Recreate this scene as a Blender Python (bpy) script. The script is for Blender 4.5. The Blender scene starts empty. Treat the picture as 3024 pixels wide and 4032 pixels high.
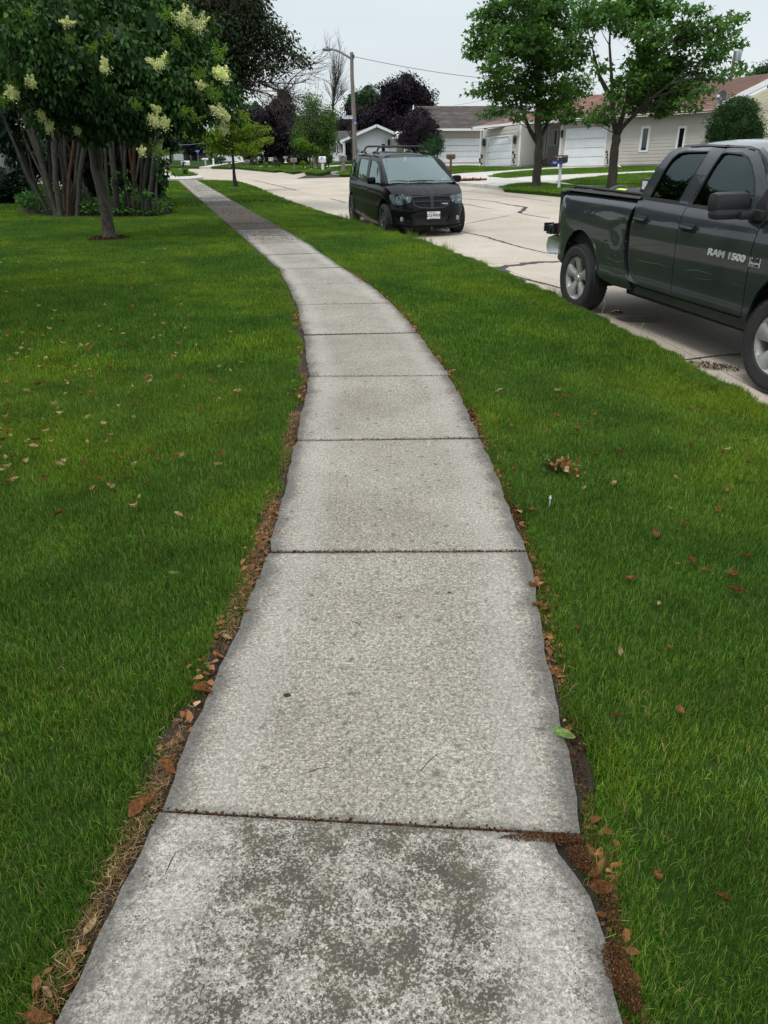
import bpy, bmesh, math, random
import numpy as np
from mathutils import Vector, Matrix
from mathutils.geometry import delaunay_2d_cdt

R = random.Random(11)
NR = np.random.default_rng(5)
PI = math.pi
SC = bpy.context.scene
COL = SC.collection

# ------------------------------------------------------------------ camera
FPX, YH, HC, ROLL = 2950.0, 545.0, 1.76, 0.010
TH = math.atan((2016 - YH) / FPX)
cam_d = bpy.data.cameras.new('camera')
cam = bpy.data.objects.new('camera', cam_d)
COL.objects.link(cam)
cam_d.sensor_fit = 'VERTICAL'
cam_d.sensor_height = 36.0
cam_d.lens = FPX / 4032 * 36.0
cam_d.clip_start = 0.05
cam_d.clip_end = 2500
cam.matrix_world = (Matrix.Translation((0, 0, HC)) @ Matrix.Rotation(PI / 2 - TH, 4, 'X') @ Matrix.Rotation(-ROLL, 4, 'Z'))
SC.camera = cam

# ------------------------------------------------------------------ sky, sun, exposure
world = bpy.data.worlds.new('World')
SC.world = world
world.use_nodes = True
nt = world.node_tree
for n in list(nt.nodes):
    nt.nodes.remove(n)
wo = nt.nodes.new('ShaderNodeOutputWorld')
mixs = nt.nodes.new('ShaderNodeMixShader')
sky = nt.nodes.new('ShaderNodeTexSky')
sky.sky_type = 'NISHITA'
sky.sun_disc = False
sky.sun_elevation = math.radians(58)
sky.sun_rotation = math.radians(35)
bg1 = nt.nodes.new('ShaderNodeBackground'); bg1.inputs[1].default_value = 0.10
nt.links.new(sky.outputs[0], bg1.inputs[0])
bg2 = nt.nodes.new('ShaderNodeBackground'); bg2.inputs[1].default_value = 1.0
tc = nt.nodes.new('ShaderNodeTexCoord')
sp = nt.nodes.new('ShaderNodeSeparateXYZ')
nt.links.new(tc.outputs['Generated'], sp.inputs[0])
rp = nt.nodes.new('ShaderNodeValToRGB')
rp.color_ramp.elements[0].position = 0.0
rp.color_ramp.elements[0].color = (0.565, 0.618, 0.645, 1)
rp.color_ramp.elements[1].position = 1.0
rp.color_ramp.elements[1].color = (1.15, 1.18, 1.22, 1)
e = rp.color_ramp.elements.new(0.30); e.color = (0.56, 0.615, 0.655, 1)
nt.links.new(sp.outputs[2], rp.inputs[0])
cn = nt.nodes.new('ShaderNodeTexNoise'); cn.inputs['Scale'].default_value = 2.2; cn.inputs['Detail'].default_value = 5
mp = nt.nodes.new('ShaderNodeMapping'); mp.inputs['Scale'].default_value = (1, 1, 3.5)
nt.links.new(tc.outputs['Generated'], mp.inputs[0]); nt.links.new(mp.outputs[0], cn.inputs['Vector'])
mr = nt.nodes.new('ShaderNodeMapRange'); mr.inputs[1].default_value = .3; mr.inputs[2].default_value = .7
mr.inputs[3].default_value = .93; mr.inputs[4].default_value = 1.06
nt.links.new(cn.outputs[0], mr.inputs[0])
mm = nt.nodes.new('ShaderNodeVectorMath'); mm.operation = 'SCALE'
nt.links.new(rp.outputs[0], mm.inputs[0]); nt.links.new(mr.outputs[0], mm.inputs['Scale'])
nt.links.new(mm.outputs[0], bg2.inputs[0])
mixs.inputs[0].default_value = 0.9
nt.links.new(bg1.outputs[0], mixs.inputs[1]); nt.links.new(bg2.outputs[0], mixs.inputs[2])
nt.links.new(mixs.outputs[0], wo.inputs[0])

sun_d = bpy.data.lights.new('sun', 'SUN')
sun_d.energy = 1.3
sun_d.angle = math.radians(16)
sun_d.color = (1.0, 0.97, 0.93)
sun = bpy.data.objects.new('sun', sun_d)
COL.objects.link(sun)
sun.rotation_euler = (math.radians(32), 0, math.radians(-35))

SC.view_settings.view_transform = 'Standard'
SC.view_settings.look = 'None'
SC.view_settings.exposure = 0.42
SC.view_settings.gamma = 1.0
SC.cycles.max_bounces = 7
SC.cycles.transparent_max_bounces = 6
SC.cycles.diffuse_bounces = 3
SC.cycles.glossy_bounces = 3
SC.cycles.use_fast_gi = False
SC.cycles.sample_clamp_indirect = 4
SC.cycles.use_denoising = True

# ------------------------------------------------------------------ from a measured point in the picture to a place
def ray(u, v):
    a = (u - 1512) / FPX; b = (v - 2016) / FPX
    cr, sr = math.cos(ROLL), math.sin(ROLL)
    x = a * cr - b * sr; y = b * cr + a * sr
    c, s = math.cos(TH), math.sin(TH)
    return (x, c - y * s, -s - y * c)
def gp(u, v, z=0.0):
    d = ray(u, v); t = (z - HC) / d[2]
    return (d[0] * t, d[1] * t)
def at(u, v, Y):
    d = ray(u, v); t = Y / d[1]
    return (d[0] * t, Y, d[2] * t + HC)

# ------------------------------------------------------------------ object helpers
ORG = {}
def tag(o, label=None, cat=None, group=None, kind=None):
    if label: o['label'] = label
    if cat: o['category'] = cat
    if group: o['group'] = group
    if kind: o['kind'] = kind
    return o
def thing(name, label, cat, loc=(0, 0, 0), rotz=0.0, group=None):
    o = bpy.data.objects.new(name, None)
    COL.objects.link(o)
    o.empty_display_size = 0.2
    o.location = loc; o.rotation_euler = (0, 0, rotz)
    ORG[o.name] = (Matrix.Translation(loc) @ Matrix.Rotation(rotz, 4, 'Z')).inverted()
    tag(o, label, cat, group)
    return o
def setting(name, loc=(0, 0, 0)):
    o = bpy.data.objects.new(name, None)
    COL.objects.link(o); o.location = loc
    ORG[o.name] = Matrix.Translation(loc).inverted()
    o['kind'] = 'structure'
    return o
def attach(o, parent, local=False):
    """local: the mesh is written in the parent's own coordinates, else in world coordinates"""
    if parent is not None:
        o.parent = parent
        if not local and parent.name in ORG:
            o.matrix_parent_inverse = ORG[parent.name]
def mesh_np(name, V, F, mat, parent=None, smooth=False, attrs=None, local=False, uv=None, link=True, sharp=None):
    """V Nx3 array, F list of faces or MxK array"""
    me = bpy.data.meshes.new(name)
    V = np.asarray(V, dtype=np.float32)
    if isinstance(F, np.ndarray):
        M, K = F.shape
        me.vertices.add(len(V)); me.vertices.foreach_set('co', V.ravel())
        me.loops.add(M * K); me.loops.foreach_set('vertex_index', F.astype(np.int32).ravel())
        me.polygons.add(M)
        me.polygons.foreach_set('loop_start', np.arange(0, M * K, K, dtype=np.int32))
        me.polygons.foreach_set('loop_total', np.full(M, K, dtype=np.int32))
        me.update(calc_edges=True)
    else:
        me.from_pydata([tuple(map(float, v)) for v in V], [], [tuple(int(i) for i in f) for f in F])
        me.update()
    mats = mat if isinstance(mat, (list, tuple)) else [mat]
    for m in mats: me.materials.append(m)
    if attrs:
        for k, (dom, arr) in attrs.items():
            a = me.attributes.new(k, 'FLOAT', dom)
            a.data.foreach_set('value', np.asarray(arr, dtype=np.float32))
    if uv is not None:
        l = me.uv_layers.new(name='UVMap')
        idx = np.empty(len(me.loops), dtype=np.int32); me.loops.foreach_get('vertex_index', idx)
        l.data.foreach_set('uv', np.asarray(uv, dtype=np.float32)[idx].ravel())
    if smooth:
        me.polygons.foreach_set('use_smooth', np.ones(len(me.polygons), dtype=bool))
        if sharp: me.set_sharp_from_angle(angle=math.radians(sharp))
    o = bpy.data.objects.new(name, me)
    if link: COL.objects.link(o)
    attach(o, parent, local)
    return o

class MB:
    """collects shapes, then links them as ONE mesh object"""
    def __init__(s): s.v = []; s.f = []; s.mi = []; s.M = None; s.cur = 0
    def add(s, V, F):
        b = len(s.v)
        for p in V:
            p = Vector(p)
            if s.M is not None: p = s.M @ p
            s.v.append((p.x, p.y, p.z))
        for f in F: s.f.append(tuple(i + b for i in f)); s.mi.append(s.cur)
        return s
    def box(s, x0, y0, z0, x1, y1, z1):
        V = [(x0, y0, z0), (x1, y0, z0), (x1, y1, z0), (x0, y1, z0), (x0, y0, z1), (x1, y0, z1), (x1, y1, z1), (x0, y1, z1)]
        return s.add(V, [(0, 3, 2, 1), (4, 5, 6, 7), (0, 1, 5, 4), (1, 2, 6, 5), (2, 3, 7, 6), (3, 0, 4, 7)])
    def cbox(s, cx, cy, cz, dx, dy, dz, bev=0.0):
        if bev <= 0: return s.box(cx - dx / 2, cy - dy / 2, cz - dz / 2, cx + dx / 2, cy + dy / 2, cz + dz / 2)
        bm = bmesh.new(); bmesh.ops.create_cube(bm, size=1.0)
        for v in bm.verts: v.co = Vector((cx + v.co.x * dx, cy + v.co.y * dy, cz + v.co.z * dz))
        bmesh.ops.bevel(bm, geom=bm.edges[:], offset=bev, segments=2, affect='EDGES', profile=.6)
        bm.verts.index_update()
        V = [v.co.copy() for v in bm.verts]; F = [[v.index for v in f.verts] for f in bm.faces]
        bm.free(); return s.add(V, F)
    def tube(s, pts, rad, n=8, cap=True, squash=1.0):
        pts = [Vector(p) for p in pts]
        if not isinstance(rad, (list, tuple)): rad = [rad] * len(pts)
        V = []; F = []
        up = Vector((0, 0, 1))
        prev = None
        for i, p in enumerate(pts):
            t = (pts[min(i + 1, len(pts) - 1)] - pts[max(i - 1, 0)])
            if t.length < 1e-9: t = Vector((0, 0, 1))
            t.normalize()
            if prev is None:
                a = up if abs(t.z) < .9 else Vector((1, 0, 0))
                x = t.cross(a).normalized()
            else:
                x = (prev - t * prev.dot(t))
                x = x.normalized() if x.length > 1e-6 else t.orthogonal().normalized()
            prev = x
            y = t.cross(x)
            for k in range(n):
                an = 2 * PI * k / n
                V.append(p + x * (math.cos(an) * rad[i]) + y * (math.sin(an) * rad[i] * squash))
        for i in range(len(pts) - 1):
            for k in range(n):
                a = i * n + k; b = i * n + (k + 1) % n
                F.append((a, b, b + n, a + n))
        if cap:
            F.append(tuple(range(n))[::-1]); F.append(tuple(range((len(pts) - 1) * n, len(pts) * n)))
        return s.add(V, F)
    def lathe(s, prof, n=24, axis='Z', c=(0, 0, 0), cap=False):
        """prof list of (r, h)"""
        V = []; F = []
        for r, h in prof:
            for k in range(n):
                a = 2 * PI * k / n
                q = (r * math.cos(a), r * math.sin(a), h)
                if axis == 'Y': q = (q[0], q[2], q[1])
                if axis == 'X': q = (q[2], q[0], q[1])
                V.append((q[0] + c[0], q[1] + c[1], q[2] + c[2]))
        for i in range(len(prof) - 1):
            for k in range(n):
                a = i * n + k; b = i * n + (k + 1) % n
                F.append((a, b, b + n, a + n))
        if cap:
            F.append(tuple(range(n))[::-1]); F.append(tuple(range((len(prof) - 1) * n, len(prof) * n)))
        return s.add(V, F)
    def prism(s, poly, z0, z1):
        n = len(poly)
        V = [(x, y, z0) for x, y in poly] + [(x, y, z1) for x, y in poly]
        F = [tuple(range(n))[::-1], tuple(range(n, 2 * n))] + [(i, (i + 1) % n, n + (i + 1) % n, n + i) for i in range(n)]
        return s.add(V, F)
    def ball(s, c, r, n=8, m=6):
        if not isinstance(r, (tuple, list)): r = (r, r, r)
        V = [(c[0], c[1], c[2] - r[2])]; F = []
        for j in range(1, m):
            ph = -PI / 2 + PI * j / m
            for k in range(n):
                a = 2 * PI * k / n
                V.append((c[0] + r[0] * math.cos(ph) * math.cos(a), c[1] + r[1] * math.cos(ph) * math.sin(a), c[2] + r[2] * math.sin(ph)))
        V.append((c[0], c[1], c[2] + r[2]))
        for k in range(n): F.append((0, 1 + (k + 1) % n, 1 + k)); F.append((len(V) - 1, 1 + (m - 2) * n + k, 1 + (m - 2) * n + (k + 1) % n))
        for j in range(m - 2):
            for k in range(n):
                a = 1 + j * n + k; b = 1 + j * n + (k + 1) % n
                F.append((a, b, b + n, a + n))
        return s.add(V, F)
    def build(s, name, mat, parent=None, smooth=False, local=False, sharp=35, fixn=True):
        me = bpy.data.meshes.new(name)
        me.from_pydata(s.v, [], s.f)
        mats = mat if isinstance(mat, (list, tuple)) else [mat]
        for m in mats: me.materials.append(m)
        if any(s.mi): me.polygons.foreach_set('material_index', s.mi)
        if fixn:
            bm = bmesh.new(); bm.from_mesh(me); bmesh.ops.recalc_face_normals(bm, faces=bm.faces[:]); bm.to_mesh(me); bm.free()
        if smooth:
            me.polygons.foreach_set('use_smooth', np.ones(len(me.polygons), dtype=bool))
            me.set_sharp_from_angle(angle=math.radians(sharp))
        me.update()
        o = bpy.data.objects.new(name, me); COL.objects.link(o)
        attach(o, parent, local)
        return o

def copy_thing(root, loc=None, rotz=None, label=None):
    r = root.copy(); COL.objects.link(r)
    if loc is not None: r.location = loc
    if rotz is not None: r.rotation_euler = (0, 0, rotz)
    if label: r['label'] = label
    for ch in list(root.children):
        c = ch.copy(); COL.objects.link(c); c.parent = r
        for g in list(ch.children):
            d = g.copy(); COL.objects.link(d); d.parent = c
    return r

# ------------------------------------------------------------------ materials
class NT:
    def __init__(s, m):
        s.t = m.node_tree
        for n in list(s.t.nodes): s.t.nodes.remove(n)
        s.out = s.t.nodes.new('ShaderNodeOutputMaterial')
    def n(s, kind, **kw):
        nd = s.t.nodes.new(kind)
        for k, v in kw.items():
            if k.startswith('_'): setattr(nd, k[1:], v)
            else:
                key = int(k[1:]) if (k[0] == 'i' and k[1:].isdigit()) else k.replace('__', ' ')
                if hasattr(v, 'is_output') or isinstance(v, bpy.types.NodeSocket): s.t.links.new(v, nd.inputs[key])
                else: nd.inputs[key].default_value = v
        return nd
    def math(s, op, a, b=None, c=None, clamp=False):
        nd = s.t.nodes.new('ShaderNodeMath'); nd.operation = op; nd.use_clamp = clamp
        for i, x in enumerate((a, b, c)):
            if x is None: continue
            if isinstance(x, bpy.types.NodeSocket): s.t.links.new(x, nd.inputs[i])
            else: nd.inputs[i].default_value = x
        return nd.outputs[0]
    def mix(s, f, a, b, blend='MIX'):
        nd = s.t.nodes.new('ShaderNodeMix'); nd.data_type = 'RGBA'; nd.blend_type = blend
        for i, x in ((0, f), (6, a), (7, b)):
            if isinstance(x, bpy.types.NodeSocket): s.t.links.new(x, nd.inputs[i])
            else: nd.inputs[i].default_value = x if i == 0 else (x[0], x[1], x[2], 1)
        return nd.outputs[2]
    def noise(s, vec, scale, detail=3, rough=.5, dist=0):
        nd = s.n('ShaderNodeTexNoise', Scale=scale, Detail=detail, Roughness=rough, Distortion=dist)
        if vec is not None: s.t.links.new(vec, nd.inputs['Vector'])
        return nd.outputs[0]
    def rng(s, x, a, b, c=0.0, d=1.0, smooth=False):
        nd = s.n('ShaderNodeMapRange', i0=x, i1=a, i2=b, i3=c, i4=d)
        if smooth: nd.interpolation_type = 'SMOOTHSTEP'
        return nd.outputs[0]
    def ramp(s, x, stops):
        nd = s.t.nodes.new('ShaderNodeValToRGB'); s.t.links.new(x, nd.inputs[0])
        e = nd.color_ramp.elements
        while len(e) < len(stops): e.new(.5)
        for i, (p, c) in enumerate(stops): e[i].position = p; e[i].color = (c[0], c[1], c[2], 1)
        return nd.outputs[0]
    def pos(s): return s.n('ShaderNodeNewGeometry').outputs['Position']
    def mapv(s, v, sc): return s.n('ShaderNodeMapping', i0=v, Scale=sc).outputs[0]
    def bump(s, h, strength=.3, dist=.01):
        return s.n('ShaderNodeBump', Strength=strength, Distance=dist, Height=h).outputs[0]
    def finish(s, color, rough=.6, normal=None, metallic=0.0, spec=.5, coat=0.0, coat_r=.05, transl=None, transl_f=.0, alpha=None, emis=None):
        p = s.t.nodes.new('ShaderNodeBsdfPrincipled')
        def put(k, x):
            if isinstance(x, bpy.types.NodeSocket): s.t.links.new(x, p.inputs[k])
            elif isinstance(x, (tuple, list)): p.inputs[k].default_value = (x[0], x[1], x[2], 1)
            else: p.inputs[k].default_value = x
        put('Base Color', color); put('Roughness', rough); put('Metallic', metallic); put('Specular IOR Level', spec)
        put('Coat Weight', coat); put('Coat Roughness', coat_r)
        if normal is not None: s.t.links.new(normal, p.inputs['Normal'])
        if alpha is not None: put('Alpha', alpha)
        o = p.outputs[0]
        if transl is not None:
            tr = s.t.nodes.new('ShaderNodeBsdfTranslucent')
            if isinstance(transl, bpy.types.NodeSocket): s.t.links.new(transl, tr.inputs[0])
            else: tr.inputs[0].default_value = (transl[0], transl[1], transl[2], 1)
            mx = s.t.nodes.new('ShaderNodeMixShader'); mx.inputs[0].default_value = transl_f
            s.t.links.new(o, mx.inputs[1]); s.t.links.new(tr.outputs[0], mx.inputs[2]); o = mx.outputs[0]
        s.t.links.new(o, s.out.inputs[0])
MATS = {}
def newmat(name):
    m = bpy.data.materials.new(name); m.use_nodes = True; MATS[name] = m
    return m, NT(m)
def mat(name, col, rough=.6, var=.15, nscale=6.0, bump=0.0, bscale=60.0, metallic=0.0, spec=.5, coat=0.0, dirt=0.0, dirtcol=(.12, .10, .08)):
    if name in MATS: return MATS[name]
    m, t = newmat(name)
    p = t.pos()
    n1 = t.noise(p, nscale, 4)
    f = t.rng(n1, .3, .7, 1 - var, 1 + var)
    c = t.n('ShaderNodeVectorMath', _operation='SCALE', i0=(col[0], col[1], col[2]), Scale=f).outputs[0]
    if dirt > 0:
        d = t.rng(t.noise(p, nscale * .6, 6, .65), .5, .75, 0, dirt)
        c = t.mix(d, c, dirtcol)
    nrm = t.bump(t.noise(p, bscale, 4), bump, .01) if bump > 0 else None
    r = t.rng(n1, .3, .7, max(rough - .06, .02), min(rough + .06, 1))
    t.finish(c, r, nrm, metallic, spec, coat)
    return m
def leafmat(name, c0, c1, c2=None, rough=.5, transl=.3, big=.5, fine=0):
    m, t = newmat(name)
    a = t.n('ShaderNodeAttribute', _attribute_name='tint').outputs['Fac']
    stops = [(0, c0), (.75, c1)] + ([(1.0, c2)] if c2 else [])
    c = t.ramp(a, stops)
    f = t.rng(t.noise(t.pos(), big, 3), .3, .7, .78, 1.25)
    c = t.n('ShaderNodeVectorMath', _operation='SCALE', i0=c, Scale=f).outputs[0]
    nb = None
    if fine:
        p_ = t.n('ShaderNodeTexCoord').outputs['Object']
        nf = t.noise(p_, fine, 5, .65, .6)
        c = t.n('ShaderNodeVectorMath', _operation='SCALE', i0=c, Scale=t.rng(nf, .32, .68, .35, 1.5)).outputs[0]
        nb = t.bump(nf, .8, .06)
    ct = t.n('ShaderNodeVectorMath', _operation='MULTIPLY', i0=c, i1=(1.3, 1.5, .55)).outputs[0]
    t.finish(c, rough, nb, spec=.14, transl=ct, transl_f=transl)
    return m
# ------------------------------------------------------------------ ground materials
def concrete_walk():
    m, t = newmat('walk_concrete')
    p = t.pos()
    uvn = t.n('ShaderNodeUVMap')
    su = t.n('ShaderNodeSeparateXYZ', i0=uvn.outputs[0])
    big = t.noise(p, 1.6, 4)
    c = t.ramp(big, [(.3, (.240, .220, .180)), (.7, (.345, .322, .270))])
    # aggregate
    v1 = t.n('ShaderNodeTexVoronoi', Vector=p, Scale=270.0)
    s1 = t.n('ShaderNodeSeparateColor', i0=v1.outputs['Color'])
    f1 = t.math('MULTIPLY', t.rng(s1.outputs[0], 0, 1, .55, 1.45), t.rng(t.noise(p, 75.0, 4, .75), .32, .68, .42, 1.58))
    c = t.n('ShaderNodeVectorMath', _operation='SCALE', i0=c, Scale=f1).outputs[0]
    v2 = t.n('ShaderNodeTexVoronoi', _voronoi_dimensions='2D', Vector=t.mapv(p, (1, 1.4, 1)), Scale=75.0)
    s2 = t.n('ShaderNodeSeparateColor', i0=v2.outputs['Color'])
    stone = t.math('MULTIPLY', t.rng(s2.outputs[1], .90, .92), t.rng(v2.outputs['Distance'], .36, .28))
    c = t.mix(t.math('MULTIPLY', stone, .8), c, (.60, .57, .50))
    pit = t.math('MULTIPLY', t.rng(s2.outputs[2], .90, .92), t.rng(v2.outputs['Distance'], .32, .2))
    c = t.mix(t.math('MULTIPLY', pit, .55), c, (.10, .095, .08))
    # broom lines
    br = t.noise(t.mapv(p, (6, 260, 1)), 1.0, 2)
    c = t.mix(t.rng(br, .45, .7, 0, .35), c, (.13, .125, .11))
    # lichen and mould, strongest on the old slabs
    am = t.n('ShaderNodeAttribute', _attribute_type='OBJECT', _attribute_name='mould').outputs['Fac']
    l1 = t.noise(p, 82.0, 5, .65, .3); l2 = t.noise(p, 4.2, 4, .6)
    l3 = t.noise(p, 150.0, 3, .65)
    l4 = t.noise(p, 12.0, 3, .5)
    dc_ = t.math('MULTIPLY', t.math('MINIMUM', su.outputs[0], t.math('SUBTRACT', 1.0, su.outputs[0])), 1.2)
    cen = t.rng(dc_, .06, .34, -.11, .045, True)
    lm = t.math('ADD', t.math('MULTIPLY', t.math('SUBTRACT', l1, .5), .55), t.math('MULTIPLY', t.math('SUBTRACT', l3, .5), .95))
    lm = t.math('ADD', lm, t.math('ADD', t.math('MULTIPLY', t.math('SUBTRACT', l2, .5), .55), t.math('MULTIPLY', t.math('SUBTRACT', l4, .5), .35)))
    lm = t.math('ADD', lm, t.math('MULTIPLY', cen, am))
    th = t.math('SUBTRACT', .26, t.math('MULTIPLY', am, .245))
    lich = t.rng(t.math('SUBTRACT', lm, th), -.01, .055)
    c = t.mix(t.math('MULTIPLY', am, .30), c, t.n('ShaderNodeVectorMath', _operation='SCALE', i0=(.50, .48, .44), Scale=f1).outputs[0])
    hue = t.noise(p, 9.0, 3)
    lc = t.ramp(hue, [(.4, (.050, .046, .036)), (.62, (.080, .074, .042))])
    c = t.mix(t.math('MULTIPLY', lich, .92), c, lc)
    # dark blots
    bl = t.n('ShaderNodeTexVoronoi', _voronoi_dimensions='2D', Vector=t.n('ShaderNodeVectorMath', _operation='ADD', i0=p, i1=t.n('ShaderNodeVectorMath', _operation='SCALE', i0=t.n('ShaderNodeTexNoise', i0=p, Scale=30.0).outputs[1], Scale=.03).outputs[0]).outputs[0], Scale=11.0)
    sb = t.n('ShaderNodeSeparateColor', i0=bl.outputs['Color'])
    blot = t.math('MULTIPLY', t.rng(sb.outputs[0], .55, .60), t.rng(t.math('ADD', bl.outputs['Distance'], t.math('MULTIPLY', sb.outputs[1], .12)), .22, .08))
    c = t.mix(t.math('MULTIPLY', blot, .66), c, (.075, .072, .065))
    # damp dirty border
    u = su.outputs[0]; v = su.outputs[1]
    du = t.math('MULTIPLY', t.math('MINIMUM', u, t.math('SUBTRACT', 1.0, u)), 1.2)
    wob = t.math('MULTIPLY', t.math('SUBTRACT', t.noise(p, 5.0, 5, .65), .5), .16)
    e1 = t.rng(t.math('ADD', du, wob), .01, .09, 1, 0, True)
    c = t.mix(t.math('MULTIPLY', e1, .72), c, (.075, .072, .066))
    pale = t.math('MULTIPLY', t.rng(t.math('ADD', du, wob), .06, .14, 0, 1, True), t.rng(t.math('ADD', du, wob), .16, .30, 1, 0, True))
    c = t.mix(t.math('MULTIPLY', pale, .20), c, (.50, .49, .45))
    dv = t.math('MULTIPLY', t.math('MINIMUM', v, t.math('SUBTRACT', 1.0, v)), 1.5)
    e2 = t.rng(t.math('ADD', dv, t.math('MULTIPLY', wob, .35)), .004, .035, 1, 0, True)
    c = t.mix(t.math('MULTIPLY', e2, .55), c, (.10, .10, .075))
    # heavy leaf debris stain in the shade
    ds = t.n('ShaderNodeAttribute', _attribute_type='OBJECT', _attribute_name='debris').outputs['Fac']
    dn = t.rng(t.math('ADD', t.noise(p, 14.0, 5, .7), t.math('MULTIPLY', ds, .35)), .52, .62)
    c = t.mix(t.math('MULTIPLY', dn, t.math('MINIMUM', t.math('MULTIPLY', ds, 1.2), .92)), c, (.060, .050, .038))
    h = t.math('ADD', t.math('MULTIPLY', f1, .25), t.math('ADD', t.math('MULTIPLY', stone, .5), t.math('MULTIPLY', t.math('ADD', pit, blot), -.5)))
    h = t.math('ADD', h, t.math('MULTIPLY', br, .5))
    t.finish(c, .88, t.bump(h, .55, .003), spec=.3)
    return m
def concrete_road(name='road_concrete', c0=(.43, .375, .305), c1=(.53, .475, .395)):
    m, t = newmat(name)
    p = t.pos()
    c = t.ramp(t.noise(p, .55, 5, .6), [(.3, c0), (.7, c1)])
    v1 = t.n('ShaderNodeTexVoronoi', Vector=p, Scale=70.0)
    s1 = t.n('ShaderNodeSeparateColor', i0=v1.outputs['Color'])
    c = t.n('ShaderNodeVectorMath', _operation='SCALE', i0=c, Scale=t.rng(s1.outputs[0], 0, 1, .82, 1.16)).outputs[0]
    st = t.rng(t.noise(p, 1.8, 6, .7, .4), .56, .74, 0, .38)
    c = t.mix(st, c, (.22, .20, .17))
    sp_ = t.rng(t.noise(p, 16.0, 3, .5), .70, .76, 0, .5)
    c = t.mix(sp_, c, (.16, .145, .12))
    ob = t.n('ShaderNodeObjectInfo').outputs['Random']
    c = t.n('ShaderNodeVectorMath', _operation='SCALE', i0=c, Scale=t.rng(ob, 0, 1, .93, 1.05)).outputs[0]
    t.finish(c, .85, t.bump(s1.outputs[0], .25, .003), spec=.3)
    return m
M_WALK = concrete_walk()
M_ROAD = concrete_road()
M_DRIVE = concrete_road('drive_concrete', (.46, .44, .40), (.58, .56, .52))
M_TAR = mat('tar', (.030, .029, .028), .55, .3, 12, .5, 90)
M_SOIL = mat('soil', (.030, .021, .014), .95, .35, 14, .9, 70)
M_GAP = mat('joint_filler', (.035, .030, .020), .95, .4, 40, .6, 200)
def lawn_soil():
    m, t = newmat('lawn_soil')
    p = t.pos()
    n1 = t.noise(p, .35, 4); n2 = t.noise(p, 30, 4, .7)
    c = t.ramp(n1, [(.35, (.018, .045, .006)), (.65, (.034, .070, .009))])  # soil colour set dark to imitate shade between the grass blades
    c = t.mix(t.rng(n2, .4, .75, 0, .6), c, (.020, .030, .008))
    t.finish(c, .95, t.bump(n2, .8, .02), spec=.1)
    return m
M_LSOIL = lawn_soil()
def grassmat():
    m, t = newmat('grass_blades')
    p = t.pos()
    a = t.n('ShaderNodeAttribute', _attribute_name='tint').outputs['Fac']
    c = t.ramp(a, [(0, (.018, .055, .007)), (.5, (.080, .180, .018)), (.93, (.29, .44, .068)), (.955, (.25, .20, .085)), (1, (.34, .28, .14))])
    big = t.noise(p, .55, 4, .55, .3)
    tone = t.ramp(big, [(.34, (.66, .76, .85)), (.5, (1, 1, 1)), (.64, (1.5, 1.26, .8))])
    c = t.n('ShaderNodeVectorMath', _operation='MULTIPLY', i0=c, i1=tone).outputs[0]
    mid = t.rng(t.noise(p, 2.6, 3), .3, .7, .78, 1.2)
    c = t.n('ShaderNodeVectorMath', _operation='SCALE', i0=c, Scale=mid).outputs[0]
    dry = t.rng(t.noise(p, 1.3, 5, .7), .60, .76, 0, .45)
    c = t.mix(dry, c, (.13, .12, .035))
    ct = t.n('ShaderNodeVectorMath', _operation='MULTIPLY', i0=c, i1=(1.3, 1.45, .5)).outputs[0]
    t.finish(c, .45, None, spec=.16, transl=ct, transl_f=.22)
    return m
M_GRASS = grassmat()

# ------------------------------------------------------------------ polyline helpers
def plen(P):
    P = np.asarray(P, float); return np.concatenate([[0], np.cumsum(np.linalg.norm(np.diff(P, axis=0), axis=1))])
def pat(P, s):
    P = np.asarray(P, float); L = plen(P)
    return np.stack([np.interp(s, L, P[:, 0]), np.interp(s, L, P[:, 1])], -1)
def smooth_poly(P, it=2):
    P = np.asarray(P, float)
    for _ in range(it):
        Q = [P[0]]
        for i in range(len(P) - 1):
            Q.append(P[i] * .75 + P[i + 1] * .25); Q.append(P[i] * .25 + P[i + 1] * .75)
        Q.append(P[-1]); P = np.array(Q)
    return P
def inpoly(X, Y, poly):
    inside = np.zeros(X.shape, bool); n = len(poly); j = n - 1
    for i in range(n):
        xi, yi = poly[i]; xj, yj = poly[j]
        if yi != yj:
            c = ((yi > Y) != (yj > Y)) & (X < (xj - xi) * (Y - yi) / (yj - yi) + xi)
            inside ^= c
        j = i
    return inside
def dist_poly(X, Y, P):
    d = np.full(X.shape, 1e9)
    for i in range(len(P) - 1):
        ax, ay = P[i]; bx, by = P[i + 1]
        vx, vy = bx - ax, by - ay; L = vx * vx + vy * vy
        t = np.clip(((X - ax) * vx + (Y - ay) * vy) / max(L, 1e-9), 0, 1)
        d = np.minimum(d, np.hypot(X - ax - t * vx, Y - ay - t * vy))
    return d

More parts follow.
